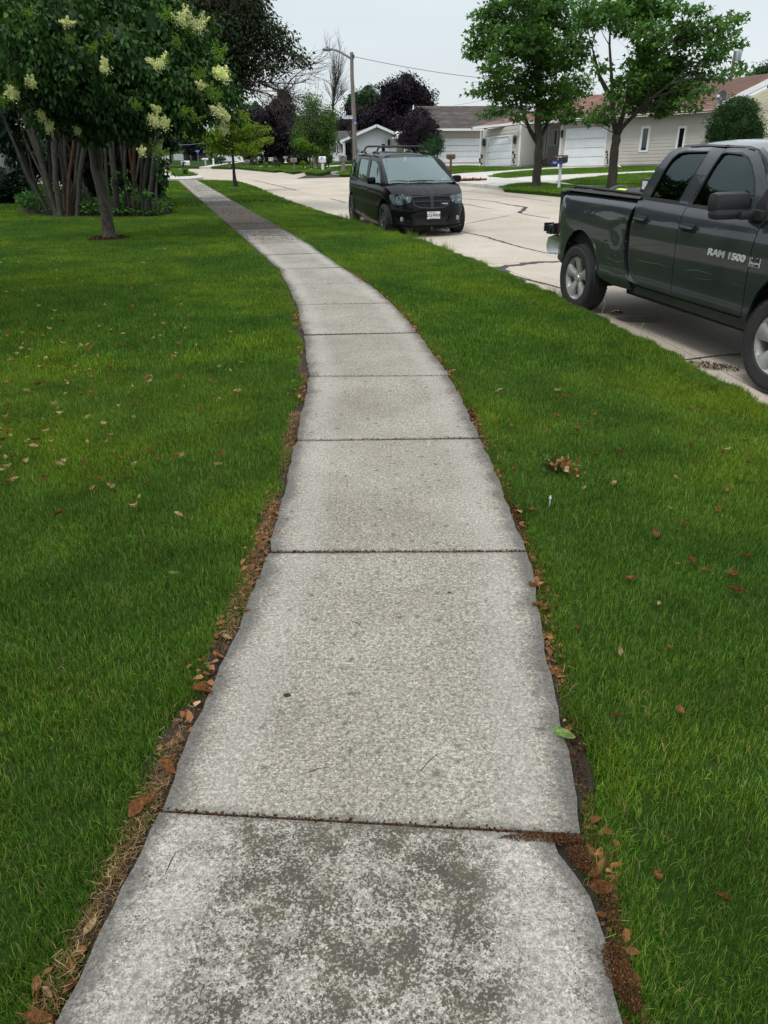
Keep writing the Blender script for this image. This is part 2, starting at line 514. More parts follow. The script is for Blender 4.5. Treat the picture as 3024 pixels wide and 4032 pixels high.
# ------------------------------------------------------------------ sidewalk (joint pairs left, right)
JL = [(-1.0, -1.5), (-.87, .04), (-.67, 1.58), (-.55, 3.12), (-.57, 4.6), (-.61, 6.08), (-.79, 7.56), (-1.01, 9.08), (-1.27, 10.43), (-1.56, 11.89), (-2.02, 13.44), (-2.45, 14.9), (-2.84, 16.2), (-3.23, 17.5), (-3.60, 18.78)]
JR = [(.36, -1.6), (.46, -.06), (.55, 1.48), (.68, 3.10), (.64, 4.61), (.55, 6.05), (.36, 7.6), (.12, 9.14), (-.2, 10.57), (-.6, 11.98), (-1.04, 13.6), (-1.42, 15.05), (-1.78, 16.3), (-2.16, 17.6), (-2.56, 18.9)]
nf = 15
for i in range(1, nf + 1):
    f = i / nf
    JL.append((-3.60 + f * (-10.0 + 3.60), 18.78 + f * (40.4 - 18.78)))
    JR.append((-2.56 + f * (-9.2 + 2.56), 18.9 + f * (41.0 - 18.9)))
WL = smooth_poly(JL, 2); WR = smooth_poly(JR, 2)
sidewalk = setting('sidewalk')
def slab(i, parent=sidewalk, mat_=None):
    a, b = np.array(JL[i]), np.array(JR[i]); c, d = np.array(JR[i + 1]), np.array(JL[i + 1])
    L = np.linalg.norm(d - a); g = .006 / L
    nu, nv = (22, 26) if i < 8 else (10, 10)
    us = np.linspace(0, 1, nu); vs = np.linspace(g, 1 - g, nv)
    rr = np.random.default_rng(i + 3)
    dz = rr.uniform(-.004, .004); tx, ty = rr.uniform(-.005, .005, 2)
    ph = rr.uniform(0, 9, 8)
    V = []; UV = []
    for jv, v in enumerate(vs):
        lft = a * (1 - v) + d * v; rgt = b * (1 - v) + c * v
        nrm = (rgt - lft) / np.linalg.norm(rgt - lft)
        # follow the curve and wander
        wl = .005 * math.sin(v * 9 + ph[0]) + .004 * math.sin(v * 23 + ph[1]) + .003 * math.sin(v * 61 + ph[2])
        wr = .005 * math.sin(v * 8 + ph[3]) + .004 * math.sin(v * 27 + ph[4]) + .003 * math.sin(v * 53 + ph[5])
        corner = .012 * (math.exp(-v * 26) + math.exp(-(1 - v) * 26))
        lft = lft + nrm * (wl + corner * abs(math.sin(ph[6] + 1))); rgt = rgt - nrm * (wr + corner * abs(math.sin(ph[7])))
        if i == 1: rgt = rgt - nrm * .08 * math.exp(-((1 - v) * 11) ** 2)
        for ju, u in enumerate(us):
            q = lft * (1 - u) + rgt * u
            edge = (ju in (0, nu - 1)) or (jv in (0, nv - 1))
            z = dz + tx * (u - .5) + ty * (v - .5) - (.006 if edge else 0)
            q2 = q
            V.append((q2[0], q2[1], z)); UV.append((u, v))
    V = np.array(V)
    F = []
    for jv in range(nv - 1):
        for ju in range(nu - 1):
            k = jv * nu + ju
            F.append((k, k + 1, k + nu + 1, k + nu))
    ring = [ju for ju in range(nu)] + [jv * nu + nu - 1 for jv in range(1, nv)] + [(nv - 1) * nu + ju for ju in range(nu - 2, -1, -1)] + [jv * nu for jv in range(nv - 2, 0, -1)]
    n0 = len(V)
    V = np.vstack([V, np.array([(V[k][0], V[k][1], -.11) for k in ring])])
    UV += [UV[k] for k in ring]
    m = len(ring)
    for k in range(m):
        F.append((ring[k], n0 + k, n0 + (k + 1) % m, ring[(k + 1) % m]))
    o = mesh_np('slab', V, F, mat_ or M_WALK, parent, smooth=True, uv=UV, sharp=50)
    return o
for i in range(len(JL) - 1):
    o = slab(i)
    o['mould'] = [1.0, 1.0, .24, .10, .12, .15, .22, .25, .3, .45, .5, .5][i] if i < 12 else .4
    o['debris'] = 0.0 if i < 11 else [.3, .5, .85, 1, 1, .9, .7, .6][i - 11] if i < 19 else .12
# sheet below the joints
V = []; F = []
for i in range(len(WL)):
    V += [(WL[i][0] - .03, WL[i][1], -.035), (WR[i][0] + .03, WR[i][1], -.035)]
    if i: k = 2 * i; F.append((k - 2, k - 1, k + 1, k))
mesh_np('joint_bed', V, F, M_GAP, sidewalk)

# ------------------------------------------------------------------ road
EL = smooth_poly([(4.6, -12), (4.1, -4), (3.4, 2), (3.0, 5.0), (2.80, 7.0), (2.48, 9.0), (2.15, 10.9), (1.76, 12.7), (1.3, 14.6), (.57, 17.2), (-1.48, 22.46), (-3.59, 29.15), (-5.74, 37.07), (-7.2, 41.5), (-8.9, 45.8)], 2)
ER = smooth_poly([(16.5, -12), (15.4, -2), (14.4, 7), (13.2, 13), (11.6, 19), (9.3, 25.2), (6.65, 31.3), (5.07, 35.25), (.6, 45.5), (-3.95, 54.07), (-7.28, 59.55), (-10.3, 64.7), (-14.7, 71.1)], 2)
def zr(y): return -.25 + .012 * min(0.0, y - 8.5)
road = setting('road')
rows = []
LL = plen(EL); RL = plen(ER)
rs = np.linspace(0, RL[-1], 600); RP = pat(ER, rs)
y_rows = [-11.5, -6.5, -2, 2.6, 7.0, 9.3, 13.75, 18.3, 22.9, 27.4, 31.9, 36.3, 40.6, 45.2]
for yy in y_rows:
    s = np.interp(yy, EL[:, 1], LL)
    A = pat(EL, s); B = pat(EL, s + .4); tg = (B - pat(EL, s - .4)); tg /= np.linalg.norm(tg)
    k = np.argmin(np.abs((RP - A) @ tg) + 1e3 * (((RP - A) @ np.array([1, 0])) < 3)); rows.append((A, RP[k]))
ts = [0, .042, .168, .45, .73, .958, 1.0]
for r in range(len(rows) - 1):
    for c in range(6):
        (A0, B0), (A1, B1) = rows[r], rows[r + 1]
        nseg = 4
        def pt(f, t):
            s0 = np.interp(y_rows[r] * (1 - f) + y_rows[r + 1] * f, EL[:, 1], LL); A = pat(EL, s0)
            B = B0 * (1 - f) + B1 * f
            return A * (1 - t) + B * t
        W = 10.5; L = 4.4; gu = .006 / W; gv = .006 / L
        t0, t1 = ts[c] + gu, ts[c + 1] - gu
        bottom = [pt(gv + (1 - 2 * gv) * k / nseg, t0) for k in range(nseg + 1)]
        top = [pt(gv + (1 - 2 * gv) * k / nseg, t1) for k in range(nseg + 1)]
        dz = R.uniform(-.002, .002)
        V = []; F = []
        for k in range(nseg + 1):
            for P_ in (bottom[k], top[k]): V.append((P_[0], P_[1], zr(P_[1]) + dz))
        for k in range(nseg): F.append((2 * k, 2 * k + 1, 2 * k + 3, 2 * k + 2))
        n0 = len(V); V += [(x, y, z - .1) for x, y, z in V]
        ringb = [2 * k for k in range(nseg + 1)] + [2 * k + 1 for k in range(nseg, -1, -1)]
        for k in range(len(ringb)):
            a, b = ringb[k], ringb[(k + 1) % len(ringb)]
            F.append((a, a + n0, b + n0, b))
        mesh_np('concrete_slab', V, F, M_ROAD, road)
V = []; F = []
for k in range(40):
    s = LL[-1] * k / 39; A = pat(EL, s); B = RP[min(599, int(600 * k / 39 * .92))]
    V += [(A[0] - .05, A[1], zr(A[1]) - .02), (B[0], B[1], zr(B[1]) - .02)]
    if k: F.append((2 * k - 2, 2 * k - 1, 2 * k + 1, 2 * k))
mesh_np('joint_bed', V, F, M_GAP, road)
# tar seams and cracks poured over the joints
def seam(pts, w, seed, z=.005, mat_=M_TAR, name='tar_seam', parent=road, jit=.5):
    rr = random.Random(seed)
    P = np.array(pts, float); L = plen(P); n = max(4, int(L[-1] / .07))
    V = []; F = []
    off = 0; wob = 0
    for k in range(n + 1):
        s = L[-1] * k / n; q = pat(P, s); q2 = pat(P, min(s + .05, L[-1])); q1 = pat(P, max(s - .05, 0))
        t = q2 - q1; t /= max(np.linalg.norm(t), 1e-6); nn = np.array([-t[1], t[0]])
        wk = np.interp(s / L[-1], np.linspace(0, 1, len(w)), w) if isinstance(w, (list, tuple)) else w
        off = off * .8 + rr.uniform(-1, 1) * wk * jit * .5
        a = q + nn * (wk * rr.uniform(.35, .65) + off); b = q - nn * (wk * rr.uniform(.35, .65) - off)
        V += [(a[0], a[1], zr(a[1]) + z), (b[0], b[1], zr(b[1]) + z)]
        if k: F.append((2 * k - 2, 2 * k, 2 * k + 1, 2 * k - 1))
    return mesh_np(name, V, F, mat_, parent)
def cp(o, sc, pts, z=-.25): return [gp(o[0] + a / sc, o[1] + b / sc, z) for a, b in pts]
seam(cp((1700, 600), 2.765, [(600, 1262), (700, 1255), (850, 1240), (1050, 1205), (1200, 1197), (1390, 1190)]), [.12, .16, .20, .17, .20, .13, .12], 1)
seam(cp((1700, 600), 2.765, [(700, 1262), (790, 1300), (880, 1345), (1000, 1375), (1130, 1410), (1260, 1440), (1480, 1500)]), [.26, .13, .05, .05, .08, .05, .04], 2)
seam(cp((1700, 600), 2.765, [(280, 850), (560, 915), (850, 1000), (1100, 1062), (1300, 1105)]), [.05, .06, .08, .05, .04], 3)
seam(cp((1700, 600), 2.765, [(330, 558), (570, 603), (700, 622)]), [.07, .04, .02], 4)
seam(cp((1700, 600), 2.765, [(300, 420), (640, 450), (960, 490), (1300, 538)]), .05, 5)
seam(cp((1700, 600), 2.765, [(320, 503), (640, 530), (850, 572), (1010, 597), (1022, 602), (1030, 612), (1000, 632), (965, 660), (930, 657)]), [.05, .05, .05, .13, .13, .1], 6)
seam(cp((1700, 600), 2.765, [(965, 662), (1130, 695), (1280, 718)]), .05, 7)
seam(cp((1700, 600), 2.765, [(350, 785), (450, 762), (600, 735), (840, 688)]), [.01, .04, .04, .02], 8)
seam(cp((900, 500), 4.1475, [(320, 855), (560, 903), (800, 960), (1110, 1037)]), [.03, .09, .07, .07], 9)
seam(cp((1300, 500), 2.765, [(0, 780), (90, 805), (175, 828)]), .06, 10)
seam(cp((2050, 650), 2.765, [(400, 1437), (520, 1432)]), .03, 11)
seam(cp((2500, 500), 2.107, [(400, 1940), (600, 1915), (700, 1905), (850, 1890), (960, 1870)], -.27), [.02, .03, .02, .06, .05], 12)
M_OIL = mat('oil_stain', (.13, .115, .09), .45, .3, 9)
def blob_flat(name, cx, cy, rx, ry, z, mat_, parent, seed, n=40, rot=0):
    rr = random.Random(seed); V = [(cx, cy, z)]
    ph = [rr.uniform(0, 6) for _ in range(4)]
    for k in range(n):
        a = 2 * PI * k / n
        r = 1 + .12 * math.sin(2 * a + ph[0]) + .08 * math.sin(5 * a + ph[1]) + .05 * math.sin(11 * a + ph[2])
        x, y = rx * r * math.cos(a), ry * r * math.sin(a)
        V.append((cx + x * math.cos(rot) - y * math.sin(rot), cy + x * math.sin(rot) + y * math.cos(rot), z))
    return mesh_np(name, V, [(0, 1 + k, 1 + (k + 1) % n) for k in range(n)], mat_, parent)
q = gp(2050 + 1290 / 2.765, 650 + 1690 / 2.765, -.26)
blob_flat('oil_stain', q[0], q[1], .24, .17, zr(q[1]) + .005, M_OIL, road, 4)
q = gp(2500 + 620 / 2.107, 500 + 1985 / 2.107, -.27)

# ------------------------------------------------------------------ ground, verge, lawns
M_GRND = M_LSOIL
mesh_np('ground', [(-900, -60, -.42), (900, -60, -.42), (900, 1600, -.42), (-900, 1600, -.42)], [(0, 1, 2, 3)], M_GRND)['kind'] = 'structure'
# verge between walk and road
V = []; F = []; nrow = 90; nc = 6
for k in range(nrow):
    y0 = -6 + 51.5 * k / (nrow - 1)
    a = pat(WR, np.interp(min(y0, 41), WR[:, 1], plen(WR))) if y0 > -1.6 else np.array([.36, y0])
    if y0 > 41: a = np.array([-9.2 - (y0 - 41) * .1, y0])
    b = pat(EL, np.interp(y0, EL[:, 1], LL))
    for c in range(nc):
        f = c / (nc - 1)
        V.append((a[0] * (1 - f) + (b[0] + .02) * f, y0, -.05 - .11 * f * f))
    if k:
        for c in range(nc - 1):
            q0 = (k - 1) * nc + c; F.append((q0, q0 + 1, q0 + nc + 1, q0 + nc))
    V.append((b[0] + .02, y0, -.36)); 
# rebuild with the drop to the road as last column
VV = np.array(V).reshape(nrow, nc + 1, 3); F = []
for k in range(nrow - 1):
    for c in range(nc):
        q0 = k * (nc + 1) + c; F.append((q0, q0 + 1, q0 + nc + 2, q0 + nc + 1))
sel = [k for k in range(nrow) if -6 + 51.5 * k / (nrow - 1) < 42.6]
VV = VV[sel]; F = [f for f in F if max(f) < len(sel) * (nc + 1)]
verge = mesh_np('verge', VV.reshape(-1, 3), F, M_LSOIL, smooth=False); verge['kind'] = 'structure'
def zverge(x, y):
    a = np.interp(y, WR[:, 1], WR[:, 0]); b = np.interp(y, EL[:, 1], EL[:, 0])
    f = np.clip((x - a) / np.maximum(b - a, .1), 0, 1)
    return -.05 - .11 * f * f
# left lawn
lp = [tuple(p) for p in WL if p[1] < 40.4]
LAWN_L = [(-60, -4)] + [(-1.1, -4)] + lp + [(-10.05, 40.7), (-60, 41)]
bmv = [(x, y, -.045) for x, y in LAWN_L]
ll = mesh_np('left_lawn', bmv, [tuple(range(len(bmv)))], M_LSOIL); ll['kind'] = 'structure'

# ------------------------------------------------------------------ grass: patches set out by a node group
def blades(n, rad, h, w, seed, lean=.5, straw=.05, far=False):
    g = np.random.default_rng(seed)
    r = rad * np.sqrt(g.random(n)); a = g.random(n) * 2 * PI
    bx, by = r * np.cos(a), r * np.sin(a)
    H = h * g.normal(1, .22, n).clip(.45, 1.6); Wd = w * g.uniform(.7, 1.3, n)
    th = g.random(n) * 2 * PI; ln = np.abs(g.normal(0, lean, n)).clip(0, 1.3)
    fc = th + g.normal(0, .6, n) + PI / 2
    dx, dy = np.cos(th), np.sin(th); sx, sy = np.cos(fc), np.sin(fc)
    s1 = np.sin(ln * .6); c1 = np.cos(ln * .6); s2 = np.sin(ln * 1.3); c2 = np.cos(ln * 1.3)
    m = np.stack([bx + dx * H * .5 * s1, by + dy * H * .5 * s1, H * .5 * c1], -1)
    tp = m + np.stack([dx * H * .5 * s2, dy * H * .5 * s2, H * .5 * c2], -1)
    S = np.stack([sx * Wd / 2, sy * Wd / 2, np.zeros(n)], -1)
    B = np.stack([bx, by, np.full(n, -.012)], -1)
    V = np.stack([B - S, B + S, m + S * .8, m - S * .8, tp], 1).reshape(-1, 3)
    k = np.arange(n) * 5
    F = np.concatenate([np.stack([k, k + 1, k + 2], -1), np.stack([k, k + 2, k + 3], -1), np.stack([k + 3, k + 2, k + 4], -1)])
    tint = g.beta(2.2, 2.2, n) * .93
    st = g.random(n) < straw; tint[st] = g.uniform(.95, 1, st.sum())
    return V, F, np.tile(tint, 3)
GCOL = {}
def patch_set(key, specs):
    c = bpy.data.collections.new(key)
    for i, sp_ in enumerate(specs):
        V, F, T = blades(**sp_)
        o = mesh_np(key + '_patch', V, F, M_GRASS, attrs={'tint': ('FACE', T)}, link=False)
        c.objects.link(o)
    GCOL[key] = (c, len(specs)); return c
def gn_scatter(name, pts, rotz, scl, key, seed=0, tilt=None):
    coll, nv = GCOL[key]
    n = len(pts)
    me = bpy.data.meshes.new(name)
    me.vertices.add(n); me.vertices.foreach_set('co', np.asarray(pts, np.float32).ravel())
    g = np.random.default_rng(seed)
    a = me.attributes.new('rot', 'FLOAT_VECTOR', 'POINT')
    rot = np.zeros((n, 3), np.float32); rot[:, 2] = rotz
    if tilt is not None: rot[:, :2] = tilt
    a.data.foreach_set('vector', rot.ravel())
    a = me.attributes.new('scl', 'FLOAT', 'POINT'); a.data.foreach_set('value', np.asarray(scl, np.float32))
    a = me.attributes.new('pick', 'INT', 'POINT'); a.data.foreach_set('value', g.integers(0, nv, n).astype(np.int32))
    me.materials.append(M_GRASS)
    o = bpy.data.objects.new(name, me); COL.objects.link(o)
    ng = bpy.data.node_groups.new(name + '_scatter', 'GeometryNodeTree')
    ng.interface.new_socket('Geometry', in_out='INPUT', socket_type='NodeSocketGeometry')
    ng.interface.new_socket('Geometry', in_out='OUTPUT', socket_type='NodeSocketGeometry')
    gi = ng.nodes.new('NodeGroupInput'); go = ng.nodes.new('NodeGroupOutput')
    ip = ng.nodes.new('GeometryNodeInstanceOnPoints')
    ci = ng.nodes.new('GeometryNodeCollectionInfo'); ci.inputs[0].default_value = coll
    ci.inputs['Separate Children'].default_value = True; ci.inputs['Reset Children'].default_value = True
    def attr(nm, ty):
        x = ng.nodes.new('GeometryNodeInputNamedAttribute'); x.data_type = ty; x.inputs[0].default_value = nm
        return x.outputs[0]
    L = ng.links.new
    L(gi.outputs[0], ip.inputs['Points']); L(ci.outputs[0], ip.inputs['Instance'])
    ip.inputs['Pick Instance'].default_value = True
    L(attr('pick', 'INT'), ip.inputs['Instance Index']); L(attr('rot', 'FLOAT_VECTOR'), ip.inputs['Rotation'])
    L(attr('scl', 'FLOAT'), ip.inputs['Scale']); L(ip.outputs[0], go.inputs[0])
    md = o.modifiers.new('scatter', 'NODES'); md.node_group = ng
    o['kind'] = 'stuff'
    return o
patch_set('near_grass', [dict(n=720, rad=.16, h=.036, w=.0022, seed=100 + i, straw=.055, lean=.6) for i in range(7)])
patch_set('mid_grass', [dict(n=300, rad=.18, h=.041, w=.0042, seed=120 + i, straw=.02) for i in range(5)])
patch_set('far_grass', [dict(n=150, rad=.30, h=.05, w=.010, seed=140 + i, straw=.01) for i in range(4)])
patch_set('edge_grass', [dict(n=60, rad=.05, h=.042, w=.0028, seed=160 + i, straw=.10, lean=.65) for i in range(6)])
patch_set('tall_grass', [dict(n=26, rad=.06, h=.15, w=.004, seed=180 + i, straw=.2, lean=.5) for i in range(3)])
def frust(X, Y, m=1.2, mr=1.2):
    hw = .5125 * (.895 * Y + .79) + m
    return (X > -hw) & (X < hw) & (Y > .35)
def hexgrid(x0, x1, y0, y1, s, g):
    nx, ny = int((x1 - x0) / s), int((y1 - y0) / (s * .866))
    X, Y = np.meshgrid(np.arange(nx), np.arange(ny))
    X = x0 + (X + .5 * (Y % 2)) * s; Y = y0 + Y * s * .866
    X = X.ravel() + g.normal(0, s * .22, X.size); Y = Y.ravel() + g.normal(0, s * .22, Y.size)
    return X, Y
def fill(name, poly, edges, bands, zf, edge_specs, label, hole=None):
    """bands: (y0,y1,key,spacing,edge distance); edge_specs: polylines that get small tufts up to the edge"""
    obs = []
    g = np.random.default_rng(len(name))
    ar = np.array(poly); x0, x1 = ar[:, 0].min(), ar[:, 0].max()
    groups = {}
    for (y0, y1, key, sp_, ed) in bands:
        hw = .5125 * (.895 * y1 + .79) + 1.5
        X, Y = hexgrid(max(x0, -hw), min(x1, hw), y0, y1, sp_, g)
        k = inpoly(X, Y, poly) & frust(X, Y)
        if hole is not None: k &= ~hole(X, Y)
        X, Y = X[k], Y[k]
        if len(edges):
            d = np.full(X.shape, 1e9)
            for E_ in edges: d = np.minimum(d, dist_poly(X, Y, E_))
            k = d > ed; X, Y = X[k], Y[k]
        groups.setdefault(key, []).append(np.stack([X, Y, zf(X, Y)], -1))
    for (E_, side, y0, y1, sp_, rows_) in edge_specs:
        L = plen(E_); n = int(L[-1] / sp_)
        for (off, jit) in rows_:
            s = g.random(n) * L[-1]; P = pat(E_, s); T = pat(E_, s + .05) - pat(E_, s - .05)
            T /= np.maximum(np.linalg.norm(T, axis=1, keepdims=True), 1e-6); N_ = np.stack([-T[:, 1], T[:, 0]], -1) * side
            wv = .03 * np.sin(s * 4.1) + .025 * np.sin(s * 11.3 + 1)
            P = P + N_ * (off + g.normal(0, jit, n) + wv)[:, None]
            k = (P[:, 1] > y0) & (P[:, 1] < y1) & frust(P[:, 0], P[:, 1])
            P = P[k]
            groups.setdefault('edge_grass', []).append(np.stack([P[:, 0], P[:, 1], zf(P[:, 0], P[:, 1])], -1))
    for key, arrs in groups.items():
        P = np.vstack(arrs)
        sc = g.normal(1, .08, len(P))
        o = gn_scatter(name, P, g.random(len(P)) * 6.283, sc, key, seed=3)
        tag(o, label, 'grass'); obs.append(o)
    return obs
# holes for bed and mulch ring are passed in
TREE1 = gp(430, 932, 0)
BED = [gp(90, 838), (gp(380, 850)), gp(620, 850), gp(690, 835), gp(650, 800), gp(640, 770), gp(300, 775), gp(60, 790)]
def hole_left(X, Y):
    return (np.hypot(X - TREE1[0], (Y - TREE1[1])) < .36) | inpoly(X, Y, BED)
zl = lambda X, Y: np.full(np.shape(X), -.045)
fill('left_lawn_grass', LAWN_L, [WL], [(.3, 6.5, 'near_grass', .165, .21), (6.5, 14, 'mid_grass', .17, .2), (14, 24, 'mid_grass', .22, .18), (24, 41, 'far_grass', .36, .3)], zl,
     [(WL, 1, .3, 8, .010, [(.155, .03), (.115, .02)]), (WL, 1, 8, 25, .02, [(.10, .03), (.06, .02)]), (WL, 1, 25, 41, .05, [(.1, .04)])],
     'short mown green grass of the left lawn', hole_left)
VP = [tuple(p) for p in WR if -1.6 < p[1] < 41] + [tuple(p) for p in EL[::-1] if -5 < p[1] < 43]
WR2 = np.array([p for p in WR if p[1] < 41]); EL2 = np.array([p for p in EL if p[1] < 43])
def hole_v(X, Y): return np.zeros(X.shape, bool)
fill('verge_grass', VP, [WR2, EL2], [(.3, 6.5, 'near_grass', .165, .19), (6.5, 14, 'mid_grass', .17, .16), (14, 24, 'mid_grass', .22, .16), (24, 42, 'far_grass', .36, .25)], zverge,
     [(WR2, -1, .3, 8, .010, [(.10, .025), (.070, .012)]), (WR2, -1, 8, 25, .02, [(.10, .03), (.06, .02)]), (WR2, -1, 25, 41, .05, [(.1, .04)]),
      (EL2, 1, 2, 14, .012, [(.0, .03), (.05, .03), (.11, .03)]), (EL2, 1, 14, 25, .02, [(.0, .03), (.08, .04)]), (EL2, 1, 25, 43, .05, [(0, .04), (.12, .04)])],
     'short mown green grass of the verge between walk and road')
# ------------------------------------------------------------------ foliage
def unit(a): return a / np.maximum(np.linalg.norm(a, axis=1, keepdims=True), 1e-9)
def leaf_geo(C, D, size, kind, g, flat=.7):
    """C centres, D tip directions; one bent leaf each"""
    n = len(C)
    D = unit(D)
    up = np.tile([0, 0, 1.0], (n, 1)) + g.normal(0, flat, (n, 3))
    S = unit(np.cross(D, up)); N = unit(np.cross(S, D))
    L = size[:, None]
    if kind == 'simple':
        w = .30
        V = np.stack([C, C + D * L * .45 - S * L * w + N * L * .08, C + D * L, C + D * L * .45 + S * L * w + N * L * .08], 1)
        k = np.arange(n) * 4; F = np.stack([k, k + 1, k + 2, k + 3], -1); rep = 1
    elif kind == 'slim':
        w = .24
        V = np.stack([C, C + D * L * .45 - S * L * w + N * L * .05, C + D * L - N * L * .1, C + D * L * .45 + S * L * w + N * L * .05], 1)
        k = np.arange(n) * 4; F = np.stack([k, k + 1, k + 2, k + 3], -1); rep = 1
    elif kind == 'ovate':
        dr = -N * L
        V = np.stack([C, C + D * L * .28 - S * L * .27 + N * L * .09, C + D * L * .66 - S * L * .22 + dr * .06, C + D * L + dr * .24,
                      C + D * L * .66 + S * L * .22 + dr * .06, C + D * L * .28 + S * L * .27 + N * L * .09], 1)
        k = np.arange(n) * 6
        F = np.concatenate([np.stack([k, k + 1, k + 2, k + 3], -1), np.stack([k, k + 3, k + 4, k + 5], -1)]); rep = 2
    else:  # maple
        V = np.stack([C, C + D * L * .30 - S * L * .55, C + D * L * .45 - S * L * .20, C + D * L * 1.0 - N * L * .12,
                      C + D * L * .45 + S * L * .20, C + D * L * .30 + S * L * .55], 1)
        k = np.arange(n) * 6
        F = np.concatenate([np.stack([k, k + 1, k + 2, k + 3], -1), np.stack([k, k + 3, k + 4, k + 5], -1)]); rep = 2
    return V.reshape(-1, 3), F, rep
def lobe(u, v, r, Y, rv=None, depth=1.0):
    c = at(u, v, Y); zc = Y * math.cos(TH) - (c[2] - HC) * math.sin(TH)
    m = r * zc / FPX
    return (c, (m, m * depth, (rv * zc / FPX) if rv else m))
def crown(name, parent, lobes, per_m3, leaves, size, kind, m_, seed, flat=.45, droop=.5, sprig=.30, shell=.45, maxs=1500):
    """sprigs of leaves set through the volume of each lobe; returns sprig positions"""
    g = np.random.default_rng(seed)
    SP = []; W = []
    for c, r in lobes:
        vol = 4.19 * r[0] * r[1] * r[2]
        n = int(min(maxs, max(8, per_m3 * vol)))
        d = unit(g.normal(0, 1, (n, 3)))
        rad = (shell + (1 - shell) * g.random(n)) ** .8
        rad *= 1 + g.normal(0, .10, n)
        SP.append(np.array(c) + d * rad[:, None] * np.array(r)); W.append(d)
    SP = np.vstack(SP); W = np.vstack(W)
    n = len(SP)
    st = g.beta(2, 2, n)
    k = leaves
    off = unit(g.normal(0, 1, (n * k, 3))) * (g.random((n * k, 1)) ** .6)
    off *= np.array([sprig, sprig, sprig * flat])
    C = np.repeat(SP, k, 0) + off
    D = off / sprig + np.repeat(W, k, 0) * .35 + g.normal(0, .35, (n * k, 3)) + np.array([0, 0, -droop])
    sz = size * g.uniform(.65, 1.25, n * k)
    V, F, rep = leaf_geo(C, D, sz, kind, g)
    tint = np.clip(np.repeat(st, k) * .55 + g.random(n * k) * .35 + np.repeat(W[:, 2], k) * .10, 0, .999)
    o = mesh_np(name, V, F, m_, parent, attrs={'tint': ('FACE', np.tile(tint, rep))})
    return o, SP
def core(parent, lobes, m_, f=.70, name='inner_foliage', n=12):
    g = np.random.default_rng(3); mb = MB()
    for c, r in lobes:
        b0 = len(mb.v); mb.ball(c, tuple(x * f for x in r), n, 8)
        for i in range(b0, len(mb.v)):
            v = np.array(mb.v[i]) - c; k = 1 + .16 * math.sin(v[0] * 5 / r[0] + i) + .12 * g.normal(); mb.v[i] = tuple(np.array(c) + v * k)
    V = np.array(mb.v); F = mb.f
    o = mesh_np(name, V, F, m_, parent, attrs={'tint': ('FACE', g.random(len(F)) * .25)}); o['kind'] = 'stuff'; return o
def limbs(parent, base, targets, r0, m_, seed, name='branches', mid=.25, sub=None, nsub=3, n=6):
    g = random.Random(seed); mb = MB()
    b = Vector(base)
    for t in targets:
        t = Vector(t); d = t - b; L = d.length
        m1 = b + d * .35 + Vector((g.uniform(-1, 1), g.uniform(-1, 1), g.uniform(.2, 1))) * L * .07
        m2 = b + d * .7 + Vector((g.uniform(-1, 1), g.uniform(-1, 1), g.uniform(0, .8))) * L * .07
        r = r0 * g.uniform(.6, 1)
        mb.tube([b, m1, m2, t], [r, r * .7, r * .42, r * .12], n)
        for _ in range(nsub):
            s = m1.lerp(m2, g.random()) if g.random() < .5 else m2.lerp(t, g.random() * .6)
            if sub is not None and len(sub):
                cand = [Vector(sub[g.randrange(len(sub))]) for _ in range(14)]
                e_ = min(cand, key=lambda q: (q - s).length)
            else: e_ = s + Vector((g.uniform(-1, 1), g.uniform(-1, 1), g.uniform(-.2, 1))) * L * .3
            h = s.lerp(e_, .5) + Vector((g.uniform(-1, 1), g.uniform(-1, 1), g.uniform(-1, 1))) * (e_ - s).length * .1
            mb.tube([s, h, e_], [r * .3, r * .2, r * .06], 5)
    return mb.build(name, m_, parent, smooth=True)
def barkmat(name, c0, c1, sc=14):
    m, t = newmat(name); p = t.pos()
    v = t.mapv(p, (1, 1, .16))
    n1 = t.noise(v, sc, 6, .7, .5); n2 = t.noise(p, 2.2, 3)
    c = t.ramp(n1, [(.35, c0), (.65, c1)])
    c = t.mix(t.rng(n2, .5, .7, 0, .45), c, (.06, .075, .04))
    t.finish(c, .9, t.bump(n1, 1.0, .03), spec=.2)
    return m
M_BARK = barkmat('bark_grey', (.032, .027, .021), (.095, .082, .065))
M_BARKD = barkmat('bark_dark', (.018, .016, .014), (.05, .045, .038))
M_BARKS = barkmat('bark_stem', (.025, .022, .019), (.085, .078, .068), 22)
M_BARKR = barkmat('bark_red', (.035, .018, .012), (.10, .045, .028), 26)
M_BIRCH = barkmat('bark_birch', (.10, .09, .08), (.5, .48, .44), 9)
def trunk(parent, pts, rads, m_, seed=0, n=12, name='trunk', flare=1.5):
    g = random.Random(seed); P = [Vector(p) for p in pts]
    out = []; rr = []
    for i in range(len(P) - 1):
        k = 4
        for j in range(k):
            f = j / k; q = P[i].lerp(P[i + 1], f); r = rads[i] * (1 - f) + rads[i + 1] * f
            if i > 0 or j > 0: q = q + Vector((g.uniform(-1, 1), g.uniform(-1, 1), 0)) * r * .12
            out.append(q); rr.append(r * g.uniform(.94, 1.06))
    out.append(P[-1]); rr.append(rads[-1])
    out.insert(1, out[0].lerp(out[1], .35)); rr.insert(1, rr[0] * 1.08); rr[0] *= flare
    return MB().tube(out, rr, n).build(name, m_, parent, smooth=True, sharp=60)

